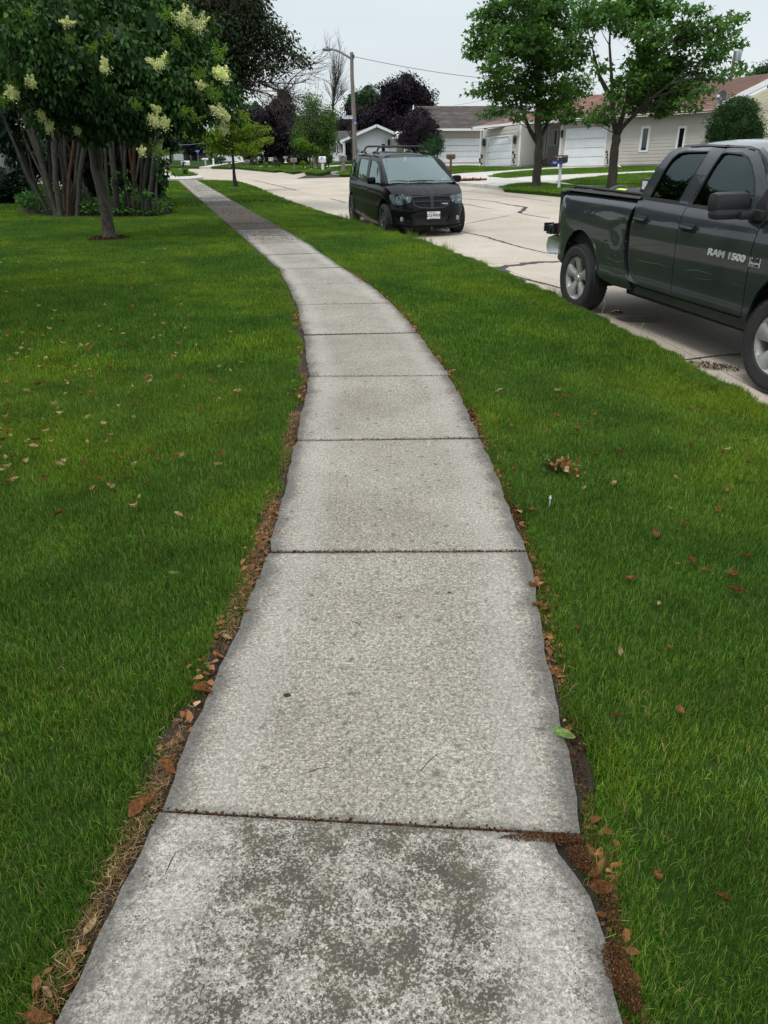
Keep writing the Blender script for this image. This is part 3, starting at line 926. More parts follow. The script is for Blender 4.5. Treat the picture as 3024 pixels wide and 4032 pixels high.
M_LILAC = leafmat('leaves_lilac', (.010, .031, .010), (.042, .102, .020), (.13, .24, .03), .38, .22, .9)
M_DARKL = leafmat('leaves_dark_crab', (.012, .020, .010), (.036, .054, .020), (.075, .078, .03), .5, .15, .8)
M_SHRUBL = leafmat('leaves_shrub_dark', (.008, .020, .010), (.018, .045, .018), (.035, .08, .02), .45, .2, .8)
M_MAPLE = leafmat('leaves_maple', (.022, .060, .016), (.082, .180, .034), (.18, .30, .05), .45, .3, .35)
M_YOUNG = leafmat('leaves_young_maple', (.055, .10, .010), (.19, .28, .022), (.34, .42, .035), .45, .4, .6)
M_PURP = leafmat('leaves_purple', (.010, .008, .012), (.026, .018, .024), (.055, .020, .026), .5, .12, .6)
M_FARG = leafmat('leaves_far_green', (.020, .050, .022), (.055, .12, .045), (.08, .16, .05), .55, .25, .3)
M_BIRL = leafmat('leaves_birch', (.030, .065, .018), (.085, .16, .035), (.16, .26, .04), .5, .35, .5)
M_LIME = leafmat('leaves_lime', (.07, .14, .015), (.17, .28, .03), (.24, .36, .04), .5, .4, .5)
M_YEW = leafmat('leaves_evergreen', (.014, .036, .012), (.040, .092, .022), (.07, .13, .03), .55, .1, .9)
M_COVER = leafmat('leaves_groundcover', (.025, .070, .020), (.065, .155, .035), (.15, .26, .07), .5, .25, 1.2)
M_BLOOM = leafmat('lilac_blossom', (.46, .48, .22), (.78, .76, .52), (.88, .86, .70), .7, .3, 2.0)
M_BUDS = leafmat('lilac_buds', (.07, .14, .02), (.16, .26, .04), (.30, .38, .09), .7, .3, 2.0)

# ---- flowering tree on the left lawn
lt = thing('lilac_tree', 'flowering tree lilac with drooping leaves and creamy blossoms on the left lawn', 'tree', (TREE1[0], TREE1[1], 0))
fork = Vector(at(372, 575, 16.7))
trunk(lt, [(TREE1[0], TREE1[1], -.06), at(412, 800, 16.62), at(385, 690, 16.65), fork], [.135, .115, .118, .13], M_BARK, 3, 14)
LB = [(830, 330, 105, 16.2), (868, 430, 80, 16.0), (740, 250, 125, 16.6), (680, 110, 110, 17), (540, 380, 110, 15.7), (350, 500, 70, 15.9), (230, 420, 90, 15.3), (700, 400, 120, 15.9), (770, 130, 80, 17.0), (600, 130, 130, 16.6), (560, 300, 140, 15.8),
      (420, 200, 150, 15.6), (400, 390, 140, 15.4), (560, 450, 100, 15.6), (250, 300, 150, 15.0), (240, 130, 160, 15.4), (90, 200, 150, 14.6), (60, 50, 140, 15.2),
      (300, 10, 150, 16.4), (480, -10, 140, 16.8), (110, 380, 90, 15.0), (160, 480, 62, 15.4), (300, 480, 66, 16.0), (600, 535, 52, 16.0), (700, 490, 62, 16.1), (20, 380, 60, 14.6), (640, 20, 100, 17), (400, 480, 60, 15.8), (500, 520, 48, 15.9), (900, 340, 50, 16.2), (780, 500, 40, 16)]
lbs = [lobe(u, v, r, Y) for u, v, r, Y in LB]
core(lt, lbs[5:13] + lbs[14:16], M_LILAC, .55)
_, SPL = crown('leaves', lt, lbs, 120, 10, .105, 'ovate', M_LILAC, 21, .8, .95, .20, .35)
limbs(lt, fork, [l[0] for l in lbs[:22]], .062, M_BARKD, 5, sub=SPL, nsub=5)
def panicle(parent, c, L, seed, m_, n=150, k=.45):
    g = np.random.default_rng(seed); C = []
    for s in range(5):
        ax = np.array([g.normal(0, .5), g.normal(0, .5), g.uniform(.2, 1)]); ax /= np.linalg.norm(ax); ax *= L * g.uniform(.6, 1)
        t = g.random(n // 5); w = (1 - t) * L * k * .5
        C.append(np.array(c) + ax * t[:, None] + g.normal(0, 1, (n // 5, 3)) * w[:, None] * .55)
    C = np.vstack(C)
    V, F, rep = leaf_geo(C, g.normal(0, 1, C.shape), np.full(len(C), .030) * g.uniform(.6, 1.3, len(C)), 'simple', g, 2)
    return mesh_np('blossom', V, F, m_, parent, attrs={'tint': ('FACE', np.clip(g.beta(2, 2, len(C)), 0, 1))})
blo = [(715, 85, 1, .42), (780, 105, 1, .50), (755, 120, 0, .3), (415, 268, 1, .40), (628, 255, 1, .38), (650, 240, 0, .25), (868, 226, 0, .45), (885, 305, 1, .40), (860, 290, 1, .25), (792, 338, 1, .2),
       (820, 370, 0, .40), (790, 300, 0, .35), (865, 445, 1, .38), (890, 460, 1, .25), (622, 428, 1, .2), (612, 485, 1, .32), (650, 492, 1, .30), (618, 590, 1, .46), (590, 580, 0, .3), (888, 512, 1, .30), (60, 375, 1, .38), (58, 345, 0, .34),
       (125, 328, 1, .28), (165, 460, 1, .34), (193, 505, 1, .34), (305, 515, 1, .22), (15, 400, 0, .3), (665, 65, 0, .35), (706, 178, 0, .30), (430, 152, 0, .3), (360, 190, 0, .3), (285, 160, 0, .3), (265, 90, 1, .24), (120, 60, 0, .35), (540, 420, 0, .28), (720, 445, 0, .3), (850, 390, 0, .3), (560, 600, 1, .25), (640, 610, 0, .3), (770, 465, 0, .3)]
for i, (u, v, kd, L) in enumerate(blo):
    # set just outside the leaves on this side of the crown
    best = 15.0
    for (cu, cv, r, Y) in LB:
        d = math.hypot(u - cu, v - cv)
        if d < r * 1.15: best = min(best if best != 15.0 else 99, Y - (r / 182) * math.sqrt(max(0, 1.05 - (d / r) ** 2)) - .18)
    if best > 50: best = 15.5
    c = at(u, v + 8, best)
    panicle(lt, c, L * (.80 if u > 600 else .62), 50 + i, M_BLOOM if kd else M_BUDS, 640 if kd else 330, .62)
# mulch ring
M_MULCH = mat('bark_mulch', (.050, .026, .016), .95, .5, 30, 1.0, 120)
def chips(name, cx, cy, rx, ry, n, z, m_, seed, size=.03, zamp=.03, rot=0, parent=None, tint=True):
    g = np.random.default_rng(seed)
    a = g.random(n) * 2 * PI; r = np.sqrt(g.random(n)) * (1 + .12 * np.sin(3 * a + seed))
    x, y = rx * r * np.cos(a), ry * r * np.sin(a)
    C = np.stack([cx + x * math.cos(rot) - y * math.sin(rot), cy + x * math.sin(rot) + y * math.cos(rot), z + zamp * (1 - r) + g.random(n) * .015], -1)
    V, F, rep = leaf_geo(C, g.normal(0, 1, (n, 3)) * [1, 1, .25], size * g.uniform(.4, 1.4, n), 'simple', g, .4)
    o = mesh_np(name, V, F, m_, parent, attrs={'tint': ('FACE', g.random(n))}); o['kind'] = 'stuff'
    return o
M_CHIP = leafmat('mulch_chips', (.022, .012, .008), (.075, .035, .02), (.15, .075, .045), .9, .05, 4)
blob_flat('mulch_bed', TREE1[0], TREE1[1], .40, .40, -.03, M_MULCH, lt, 5)
tag(chips('mulch_ring', TREE1[0], TREE1[1], .40, .40, 1800, -.025, M_CHIP, 9, .035), 'ring of dark bark mulch round the trunk of the flowering tree', 'mulch')

# ---- two clumps of leaning grey stems behind it, with their dark crowns
oc = (0, 400); kc = 2.37
def cc(a, b, Y): return at(oc[0] + a / kc, oc[1] + b / kc, Y)
def clump(label, stems, lobes, seed, Y0):
    g = random.Random(seed)
    b0 = cc(stems[0][0][0], stems[0][0][1], Y0)
    t = thing('multi_stem_tree', label, 'tree', (b0[0], Y0, 0), group='leaning stem clumps behind the flowering tree')
    for i, (p0, p1, w, dY, red) in enumerate(stems):
        Ya = Y0 + dY; a = cc(p0[0], p0[1], Ya); b = cc(p1[0], p1[1], Ya + g.uniform(-.4, .3))
        a = (a[0], a[1], -.06)
        m1 = Vector(a).lerp(Vector(b), .5) + Vector((g.uniform(-.08, .08), g.uniform(-.05, .05), 0))
        up = Vector(b) + (Vector(b) - m1) * .9
        r = w / kc / 2 / (FPX / (Ya * .93))
        trunk(t, [a, m1, b, up], [r * 1.05, r, r * .85, r * .5], M_BARKR if red else M_BARKS, seed * 31 + i, 9, 'stem', 1.2)
    core(t, [lobe(*l) for l in lobes], M_SHRUBL, .7)
    o, SPc = crown('leaves', t, [lobe(*l) for l in lobes], 60, 10, .13, 'ovate', M_SHRUBL, seed + 70, .7, .6, .32, .2)
    return t
clump('left clump of leaning grey stems behind the flowering tree beside the pale house',
      [((440, 905), (95, 300), 30, .2, 0), ((395, 890), (60, 190), 26, .5, 0), ((510, 935), (190, 60), 52, 0, 0), ((480, 925), (270, 60), 60, .3, 0), ((420, 900), (250, 420), 22, .6, 0),
       ((505, 900), (330, 560), 24, -.1, 0), ((545, 950), (500, 310), 52, -.2, 0), ((585, 945), (555, 380), 40, .1, 0), ((605, 935), (700, 320), 34, -.2, 1), ((650, 945), (745, 330), 40, 0, 0), ((700, 940), (795, 360), 48, -.1, 0),
       ((860, 900), (650, 460), 30, .7, 0), ((740, 930), (560, 500), 28, .9, 0), ((450, 860), (450, 330), 26, .8, 0), ((630, 930), (600, 380), 34, .6, 0), ((350, 860), (130, 240), 34, .9, 0)],
      [(150, 430, 110, 22.5), (60, 330, 140, 23), (250, 330, 150, 23), (330, 180, 200, 24), (120, 150, 200, 23.5), (300, 20, 200, 24.5), (80, -20, 160, 23), (420, 420, 110, 23.5), (20, 520, 70, 22), (300, 510, 60, 23.5), (-40, 420, 120, 22)], 4, 21.6)
clump('right clump of upright grey stems behind the flowering tree beside the sidewalk',
      [((1060, 905), (1010, 320), 56, 0, 0), ((1095, 900), (1050, 350), 34, .3, 0), ((1010, 900), (975, 360), 30, .6, 0), ((960, 890), (925, 380), 28, .2, 0), ((1155, 885), (1120, 350), 30, .2, 0), ((1200, 885), (1165, 360), 28, .1, 0),
       ((1222, 870), (1195, 350), 26, -.1, 1), ((1235, 860), (1250, 360), 28, 0, 1), ((1270, 890), (1330, 420), 26, .3, 0), ((1300, 905), (1375, 480), 36, 0, 0), ((1330, 920), (1440, 510), 44, -.1, 0), ((1395, 935), (1430, 560), 20, 0, 0), ((1435, 945), (1468, 540), 24, -.2, 0), ((1180, 880), (1300, 520), 22, .6, 0)],
      [(480, 380, 130, 23.5), (560, 330, 150, 24), (640, 300, 140, 24.5), (560, 150, 180, 25), (700, 120, 150, 25.5), (660, 430, 90, 24), (560, 490, 70, 23.5), (450, 500, 60, 23), (760, 330, 100, 25), (740, 440, 70, 24.5)], 8, 21.4)
# climbing leaves on the right clump
lv = [lobe(630, 680, 16, 21.2, 50), lobe(615, 610, 14, 21.2, 20), lobe(500, 720, 22, 21.1, 60), lobe(450, 690, 14, 21.2, 60), lobe(560, 760, 50, 21.0, 26), lobe(415, 770, 26, 21.1, 30), lobe(110, 760, 26, 21.4, 28)]
vine, _ = crown('climbing_vine', None, lv, 240, 5, .085, 'ovate', M_COVER, 77, .8, .5, .10, .1)
tag(vine, 'leafy vines climbing the grey stems', 'vine', kind='stuff')
# ---- groundcover bed
g = np.random.default_rng(31)
bx = np.array([b[0] for b in BED]); by = np.array([b[1] for b in BED])
X = g.uniform(bx.min(), bx.max(), 26000); Y = g.uniform(by.min(), by.max(), 26000)
k = inpoly(X, Y, BED); X, Y = X[k], Y[k]
hh = .10 + .20 * (np.sin(X * 2.3) * .5 + .5) * g.random(len(X)) + .10 * np.clip((Y - by.min()) / 2, 0, 1.4)
C = np.stack([X, Y, hh * g.uniform(.5, 1.05, len(X))], -1)
V, F, rep = leaf_geo(C, g.normal(0, 1, C.shape) * [1, 1, .35], .095 * g.uniform(.6, 1.5, len(C)), 'ovate', g, .6)
o = mesh_np('groundcover', V, F, M_COVER, attrs={'tint': ('FACE', np.tile(np.clip(g.beta(2, 2.6, len(C)), 0, 1), rep))})
tag(o, 'low leafy groundcover bed round the foot of the stem clumps', 'groundcover', kind='stuff')
bm_ = [(x, y, -.03) for x, y in BED]
mesh_np('planting_bed', bm_, [tuple(range(len(bm_)))], M_MULCH)['kind'] = 'structure'

# ---- dark tree reaching over the walk, and its dead boughs
dk = gp(560, 800, 0)
dt = thing('crabapple_tree', 'tall dark leaved tree reaching over the walk with dead bare boughs at lower right', 'tree', (at(540, 700, 25)[0], 25, 0))
x0 = at(540, 700, 25)[0]
tf = Vector(at(640, 330, 25))
trunk(dt, [(x0, 25, -.06), (x0 + .1, 25, 1.5), tf], [.22, .18, .15], M_BARKD, 6)
DL = [(960, 60, 120, 25), (860, 160, 150, 25), (1040, 150, 80, 24.6), (1125, 175, 66, 24.5), (1180, 212, 38, 24.4), (1060, 235, 66, 24.7), (940, 260, 100, 25), (870, 330, 90, 25), (760, 60, 160, 25.5), (900, -10, 130, 25.5), (965, 318, 48, 25),
      (1110, 262, 30, 24.6), (1010, 20, 50, 24.6), (640, 40, 160, 26), (700, 220, 160, 26), (830, 420, 80, 25.5), (1200, 240, 20, 24.4), (1000, 300, 36, 24.8), (1090, 110, 50, 24.6)]
dls = [lobe(u, v, r, Y) for u, v, r, Y in DL]
core(dt, [dls[1], dls[8], dls[9], dls[13], dls[14], dls[0]], M_DARKL, .62)
_, SPD = crown('leaves', dt, dls, 100, 12, .10, 'simple', M_DARKL, 24, .6, .9, .30, .15)
limbs(dt, tf, [l[0] for l in dls[:14]], .075, M_BARKD, 9, sub=SPD, nsub=7)
def bare(parent, starts, seed, m_, r0=.03, depth=3, name='bare_branches', spread=.5, L0=None, up=.0):
    g = random.Random(seed); mb = MB()
    def rec(p, d, L, r, k):
        pts = [p]; q = Vector(p); dd = Vector(d)
        for _ in range(4):
            dd = (dd + Vector((g.uniform(-1, 1), g.uniform(-1, 1), g.uniform(-1, 1) + up)) * .16).normalized()
            q = q + dd * L / 4; pts.append(q.copy())
        mb.tube(pts, [r, r * .85, r * .7, r * .55, r * .35], 5 if k > 1 else 4)
        if k <= 0: return
        for i in range(1, 5):
            for _ in range(2 if k > 1 else 1):
                nd = (dd + Vector((g.uniform(-1, 1), g.uniform(-1, 1), g.uniform(-1, 1) + up * 2)) * spread).normalized()
                rec(pts[i], nd, L * g.uniform(.45, .7), r * .5, k - 1)
    for p, q in starts:
        p, q = Vector(p), Vector(q); rec(p, (q - p).normalized(), (q - p).length, r0, depth)
    return mb.build(name, m_, parent, smooth=True)
bare(dt, [(at(900, 318, 24.8), at(1130, 326, 24.3)), (at(930, 335, 24.8), at(1110, 345, 24.3)), (at(1030, 330, 24.6), at(1130, 375, 24.2)), (at(760, 30, 25), at(860, 10, 24.5))], 15, M_BARK, .030, 3, spread=.62)
limbs(dt, at(700, 300, 25), [at(930, 320, 24.8)], .07, M_BARKD, 3, nsub=0)

# ---- young maple on the verge
yb = gp(928, 739, -.08)
yt = thing('young_maple', 'small yellow green maple with a thin dark trunk on the verge by the walk', 'tree', (yb[0], yb[1], -.1))
yf = Vector(at(915, 590, yb[1]))
trunk(yt, [(yb[0], yb[1], -.12), at(921, 680, yb[1]), at(917, 620, yb[1]), yf], [.105, .065, .055, .06], M_BARKD, 8, 9)
YL = [(860, 530, 48), (925, 505, 60), (990, 515, 42), (1040, 503, 22), (1035, 556, 24), (895, 580, 46), (960, 585, 44), (838, 575, 30), (1000, 600, 20), (880, 500, 40), (940, 460, 36), (1000, 560, 30), (1055, 550, 12), (760, 532, 34), (820, 545, 26), (720, 520, 24)]
yls = [lobe(u, v, r, yb[1] + R.uniform(-.5, .5), r * .7) for u, v, r in YL]
_, SPY = crown('leaves', yt, yls, 190, 11, .10, 'maple', M_YOUNG, 28, .35, .35, .27, .4)
limbs(yt, yf, [l[0] for l in yls], .030, M_BARKD, 10, sub=SPY, nsub=3)

# ---- two street maples across the road
thk = [lobe(u, v, r, Y, rv) for u, v, r, Y, rv in [(120, 600, 80, 25.5, 90), (250, 620, 90, 25.5, 110), (380, 640, 90, 25, 120), (500, 650, 80, 24.5, 120), (590, 660, 60, 24, 110), (40, 560, 60, 25, 60), (430, 560, 100, 25, 60), (560, 560, 80, 25, 60), (660, 560, 40, 26, 40)]]
th_ = thing('infill', 'dark leafy thicket added to deepen the shade behind the grey stems', 'shrub', (thk[2][0][0], 25, -.05))  # leafy mass added to darken the background behind the stems
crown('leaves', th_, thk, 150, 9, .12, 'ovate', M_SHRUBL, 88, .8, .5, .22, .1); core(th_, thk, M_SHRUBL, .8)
MB().tube([(thk[2][0][0], 25, -.1), thk[2][0]], [.08, .05], 8).build('trunk', M_BARKD, th_)
o5 = (1700, 0); k5 = 1.253
def c5(a, b): return (o5[0] + a / k5, o5[1] + b / k5)
def street_maple(label, base_px, trunk_px, lobes, seed, dens, limbs_px):
    b = gp(base_px[0], base_px[1], -.1); Y0 = b[1]
    t = thing('street_maple', label, 'tree', (b[0], b[1], -.1), group='green street maples across the road')
    g = random.Random(seed)
    tp = [at(u, v, Y0) for u, v in trunk_px]
    trunk(t, [(b[0], b[1], -.15)] + tp, [.20, .165, .155, .15, .13][:len(tp) + 1], M_BARK, seed, 12, flare=1.35)
    for pl in limbs_px:
        pts = [at(u, v, Y0 + dy) for u, v, dy in pl]; n = len(pts)
        MB().tube(pts, [.105 * (1 - .8 * i / (n - 1)) for i in range(n)], 8).build('limb', M_BARKD, t, smooth=True)
    ls = [lobe(*c5(a, c), r / k5, Y0 + g.uniform(-1.6, 1.6), r / k5 * .8) for a, c, r in lobes]
    _, S_ = crown('leaves', t, ls, dens, 11, .165, 'maple', M_MAPLE, seed + 5, .32, .35, .40, .35)
    knots = [Vector(tp[-1])] + [Vector(at(u, v, Y0 + dy)) for pl in limbs_px for u, v, dy in pl[1:]]
    for l in ls:
        c_ = Vector(l[0]); low = [q for q in knots if q.z < c_.z - .2] or knots[:1]
        s_ = min(low, key=lambda q: (q - c_).length)
        limbs(t, s_, [l[0]], .026, M_BARKD, seed + int(c_.x * 9), sub=S_, nsub=5)
    return t
street_maple('full round green maple nearest the double garage doors across the road', (2110, 735), [(2118, 640), (2122, 560), (2118, 500), (2122, 420)],
    [(330, 60, 95), (262, 170, 80), (225, 250, 66), (390, 200, 110), (330, 320, 84), (232, 440, 48), (330, 425, 80), (500, 120, 110), (560, 290, 115), (470, 440, 100), (610, 470, 95), (345, 525, 56), (420, 565, 44), (560, 560, 56), (670, 555, 66), (700, 420, 80), (690, 260, 95), (600, 30, 105), (460, 0, 90), (710, 120, 80), (285, 560, 26), (520, 200, 100), (250, 100, 40)],
    12, 66, [[(2115, 560, 0), (2085, 510, 0), (2060, 440, -.3), (2040, 340, -.6)], [(2125, 540, 0), (2150, 500, .2), (2165, 440, .5), (2180, 330, .8)], [(2120, 480, 0), (2115, 380, .2), (2125, 250, .3), (2130, 100, .4)]])
street_maple('spreading green maple in front of the two narrow house windows', (2405, 755), [(2415, 660), (2422, 580), (2428, 530)],
    [(890, 60, 80), (1000, 20, 100), (1130, 30, 80), (800, 90, 64), (1240, 40, 40), (1080, 180, 90), (1250, 165, 80), (1380, 140, 66), (1470, 130, 46), (1500, 215, 38), (1400, 250, 70), (1330, 355, 62), (1450, 365, 46), (1530, 335, 26), (1190, 320, 88), (1050, 320, 90), (960, 420, 76), (1100, 440, 96), (1230, 440, 76), (1290, 510, 44), (1170, 520, 60), (1030, 520, 60), (890, 500, 48), (820, 560, 44), (780, 595, 30), (870, 590, 36), (1330, 430, 40), (840, 320, 30), (960, 130, 60), (1320, 50, 20), (1510, 80, 14), (760, 40, 60)],
    14, 100, [[(2432, 530, 0), (2450, 500, 0), (2500, 450, -.3), (2560, 390, -.8), (2640, 330, -1)], [(2425, 530, 0), (2412, 440, .2), (2410, 330, .4), (2400, 180, .6), (2405, 40, .6)], [(2430, 520, 0), (2470, 400, .4), (2530, 200, .8), (2560, 60, 1)], [(2412, 400, .3), (2360, 300, .4), (2330, 180, .5)], [(2470, 400, .4), (2580, 220, .3), (2680, 130, .2)]])
# ---- trees, bushes and hedges farther off
def simple_tree(name, label, cat, base_px, Y0, lobes, m_, seed, dens, size, kind='simple', tr=.18, topv=None, group=None, nl=9, droop=.4, flat=.6, sprig=.45, shell=.4, bark=None, z0=-.12):
    bx_ = at(base_px[0], base_px[1], Y0)
    t = thing(name, label, cat, (bx_[0], Y0, z0), group=group)
    ls = [lobe(u, v, r, Y0 + R.uniform(-.6, .6) * r / 40, rv) for (u, v, r, rv) in [(l + (None,))[:4] for l in lobes]]
    top = at(base_px[0], topv, Y0) if topv else ls[0][0]
    trunk(t, [(bx_[0], Y0, z0 - .1), ((bx_[0] + top[0]) / 2, Y0, (z0 + top[2]) / 2), top], [tr, tr * .85, tr * .6], bark or M_BARKD, seed, 8)
    if kind != 'slim': core(t, ls, m_, .74)
    crown('leaves', t, ls, dens * 3.6, nl, size * .82, kind, m_, seed + 3, flat, droop, sprig, shell)
    return t
simple_tree('purple_maple', 'clipped round purple leaved tree beside the green bush in front of a garage', 'tree', (1636, 630), 54, [(1648, 505, 76, 70), (1610, 550, 45), (1680, 530, 55), (1650, 450, 45, 30), (1640, 580, 34, 22)], M_PURP, 101, 7, .17, sprig=.35, topv=560, nl=12, shell=.6)
def bush(label, lobes, Y0, m_, seed, size=.10, dens=60, base=None, name='bush', cat='bush', nl=9, sprig=.18, shell=.7, kind='simple', group=None, z0=-.12):
    ls = [lobe(u, v, r, Y0, rv) for u, v, r, rv in lobes]
    c = ls[0][0]
    t = thing(name, label, cat, (c[0], Y0, z0), group=group)
    core(t, ls, m_, .82)
    crown('leaves', t, ls, dens * 3.2, nl, size * .9, kind, m_, seed, .8, .1, sprig, shell)
    for l in (ls[:3] if name != 'weeping_shrub' else []): MB().tube([(l[0][0], Y0, z0 - .05), (l[0][0], Y0, l[0][2])], [.06, .03], 6).build('stem', M_BARKD, t)
    return t
bush('clipped bright green bush tucked under the purple tree', [(1702, 575, 46, 38), (1680, 590, 36, 26), (1722, 565, 28, 30)], 53, M_FARG, 111, .10, 30, nl=12, sprig=.22)
simple_tree('purple_maple', 'largest dark purple tree rising behind the white gabled house', 'tree', (1600, 560), 88, [(1540, 380, 58), (1600, 355, 62), (1660, 385, 52), (1580, 430, 76), (1500, 450, 52), (1650, 450, 66), (1688, 425, 30), (1550, 500, 60), (1620, 330, 26), (1470, 480, 40), (1690, 480, 40)], M_PURP, 102, 2.2, .30, sprig=.75, topv=460, tr=.3, nl=13, shell=.55)
simple_tree('green_tree', 'green tree top standing behind the utility pole', 'tree', (1440, 560), 98, [(1400, 400, 40), (1450, 375, 38), (1485, 400, 34), (1430, 430, 40), (1380, 420, 30), (1460, 440, 40)], M_FARG, 103, 2.0, .32, sprig=.8, topv=420, tr=.3, nl=13)
simple_tree('purple_maple', 'dim brownish purple tree behind the street name sign', 'tree', (1400, 570), 92, [(1400, 460, 52), (1360, 490, 36), (1440, 480, 44), (1400, 520, 50), (1330, 510, 36), (1460, 520, 40)], M_PURP, 104, 2.2, .30, sprig=.75, topv=480, tr=.25, nl=13)
simple_tree('birch_tree', 'wispy light green weeping birch left of the white gabled house', 'tree', (1242, 645), 58, [(1230, 415, 38, 40), (1215, 480, 50, 44), (1268, 490, 54, 48), (1250, 545, 58, 46), (1295, 550, 34, 44), (1290, 455, 32, 40), (1190, 525, 40, 34), (1205, 385, 16, 18), (1265, 595, 34, 24), (1170, 560, 26, 22), (1225, 580, 30, 30)], M_BIRL, 105, 17, .17, 'slim', topv=480, tr=.16, nl=16, droop=1.5, flat=1.2, sprig=.55, shell=.1, bark=M_BIRCH)
bush('low yellow green drooping bough below the weeping birch', [(1185, 560, 28, 18), (1210, 575, 26, 16), (1245, 590, 20, 14)], 56.5, M_LIME, 112, .12, 30, kind='slim', nl=12, sprig=.35, shell=.1, name='weeping_shrub', cat='shrub')
simple_tree('purple_maple', 'tall dark purple tree left of the weeping birch', 'tree', (1106, 645), 68, [(1118, 392, 34, 40), (1090, 440, 48), (1140, 450, 40), (1060, 490, 60), (1030, 470, 44), (1130, 510, 60), (1050, 550, 60), (1175, 530, 44), (1180, 580, 40), (1120, 570, 50, 36), (1160, 540, 34), (1030, 520, 40), (1125, 410, 30)], M_PURP, 106, 4.2, .23, sprig=.6, topv=500, tr=.4, nl=13, shell=.5)
simple_tree('purple_maple', 'dark broad tree shading the parked motorcycle', 'tree', (992, 640), 70, [(1020, 540, 56, 50), (1000, 560, 56, 40), (960, 540, 50, 40), (930, 570, 50, 30), (1030, 590, 30, 18), (980, 490, 44), (940, 470, 40), (975, 450, 30)], M_PURP, 107, 4.2, .22, sprig=.6, topv=560, tr=.32, nl=13)
simple_tree('green_tree', 'distant green tree between the dark trees', 'tree', (985, 600), 105, [(975, 440, 34), (1010, 430, 28), (950, 430, 26), (990, 480, 50), (930, 470, 40)], M_FARG, 108, 1.6, .34, sprig=.85, topv=470, tr=.3, nl=12)
simple_tree('dark_tree', 'small dark tree between the purple tree and the birch', 'tree', (1175, 610), 80, [(1178, 480, 26), (1165, 520, 34), (1190, 540, 34), (1170, 580, 36), (1200, 600, 30)], M_PURP, 109, 3, .25, sprig=.6, topv=540, nl=12)
simple_tree('green_tree', 'leafy green tree by the white fence at the far left end of the street', 'tree', (670, 636), 74, [(682, 585, 26, 20), (660, 575, 24, 20), (700, 575, 22, 20), (675, 555, 26, 18)], M_FARG, 113, 6, .20, sprig=.5, topv=600, tr=.12, nl=12)
simple_tree('dark_tree', 'dark tree behind the far street sign', 'tree', (735, 630), 84, [(745, 580, 34, 24), (720, 560, 34), (775, 560, 34), (760, 530, 40), (700, 540, 36)], M_PURP, 114, 3, .26, sprig=.65, topv=590, tr=.35, nl=12)
simple_tree('dark_tree', 'dark green spruce behind the far street sign', 'tree', (765, 630), 86, [(765, 590, 30, 20), (760, 570, 26), (790, 575, 26), (800, 540, 36)], M_SHRUBL, 115, 3, .26, sprig=.65, topv=590, tr=.3, nl=12)
simple_tree('green_tree', 'soft grey green tree left of the young yellow green maple', 'tree', (832, 625), 76, [(830, 590, 26, 20), (815, 570, 26, 20), (850, 575, 24, 24), (820, 550, 20), (850, 545, 24)], M_FARG, 116, 5, .20, sprig=.5, topv=590, tr=.14, nl=12)
bush('spreading dark evergreen at the foot of the grey green tree', [(845, 628, 28, 9), (870, 625, 20, 9)], 72, M_YEW, 117, .16, 14, nl=12, sprig=.3)
simple_tree('green_tree', 'distant tree top above the right end of the brown shingled roof', 'tree', (3030, 420), 130, [(2990, 285, 32, 24), (3030, 275, 40, 28), (3070, 280, 40), (2960, 300, 20, 14), (3100, 290, 50)], M_FARG, 118, 1.2, .36, sprig=.9, topv=300, tr=.3, nl=12)
bush('large rounded evergreen bush between the tan house and the cream house', [(2890, 490, 96, 76), (2900, 440, 78, 52), (2850, 540, 72, 60), (2945, 530, 62, 64), (2925, 420, 56, 30), (2890, 600, 96, 60)], 46, M_YEW, 119, .10, 32, nl=14, sprig=.2, name='evergreen_bush')
bush('round dark green shrub by the white porch railing', [(1293, 623, 20, 16), (1282, 632, 14, 12)], 62, M_YEW, 120, .12, 40, nl=12, sprig=.2)
bush('dark shrub mass under the purple tree by the tan brick house', [(1195, 620, 34, 22), (1165, 625, 24, 18), (1215, 600, 20, 24)], 66, M_SHRUBL, 121, .16, 18, nl=12, sprig=.3)
for i, (u, v, r, lab) in enumerate([(1375 / 4.1475 + 900, 641, 7, 'small pale shrub beside the yellow yard sign'), (820 / 4.1475 + 900, 645, 8, 'small round yellow green shrub left of the big purple trunk'), (610 / 4.1475 + 900, 648, 9, 'small bright green plant in front of the motorcycle'), (1215 / 4.1475 + 900, 641, 6, 'low pale plant between the tan mailbox and the birch')]):
    bush(lab, [(u, v, r, r * .7)], 60, M_LIME if i != 1 else M_BIRL, 130 + i, .10, 60, nl=10, sprig=.15, name='garden_plant', cat='plant')
# dark hedge at the left edge, with red blooms
hb = gp(60, 800, 0)
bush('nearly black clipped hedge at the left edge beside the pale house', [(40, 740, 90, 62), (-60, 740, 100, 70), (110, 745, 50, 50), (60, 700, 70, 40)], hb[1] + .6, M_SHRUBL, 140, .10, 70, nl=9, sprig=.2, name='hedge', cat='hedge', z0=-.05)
M_RED = leafmat('red_petals', (.20, .01, .03), (.42, .03, .07), (.55, .06, .12), .5, .2, 3)
rb = thing('rose_bush', 'dark bush with a few deep red blooms seen between the leaning stems', 'bush', (at(110, 620, 26)[0], 26, -.05))
crown('leaves', rb, [lobe(120, 680, 60, 26, 50), lobe(190, 690, 50, 26, 40)], 40, 9, .09, 'ovate', M_SHRUBL, 141, .8, .2, .2, .3)
for (u, v) in [(108, 614), (122, 632), (198, 643), (116, 640)]:
    crown('bloom', rb, [lobe(u, v, 8 if u == 108 else 4, 25.3, None)], 9000, 5, .05, 'ovate', M_RED, 142, 1, 0, .03, .3, maxs=40)
MB().tube([(at(110, 620, 26)[0], 26, -.06), at(110, 640, 26)], [.03, .02], 6).build('stem', M_BARKD, rb)
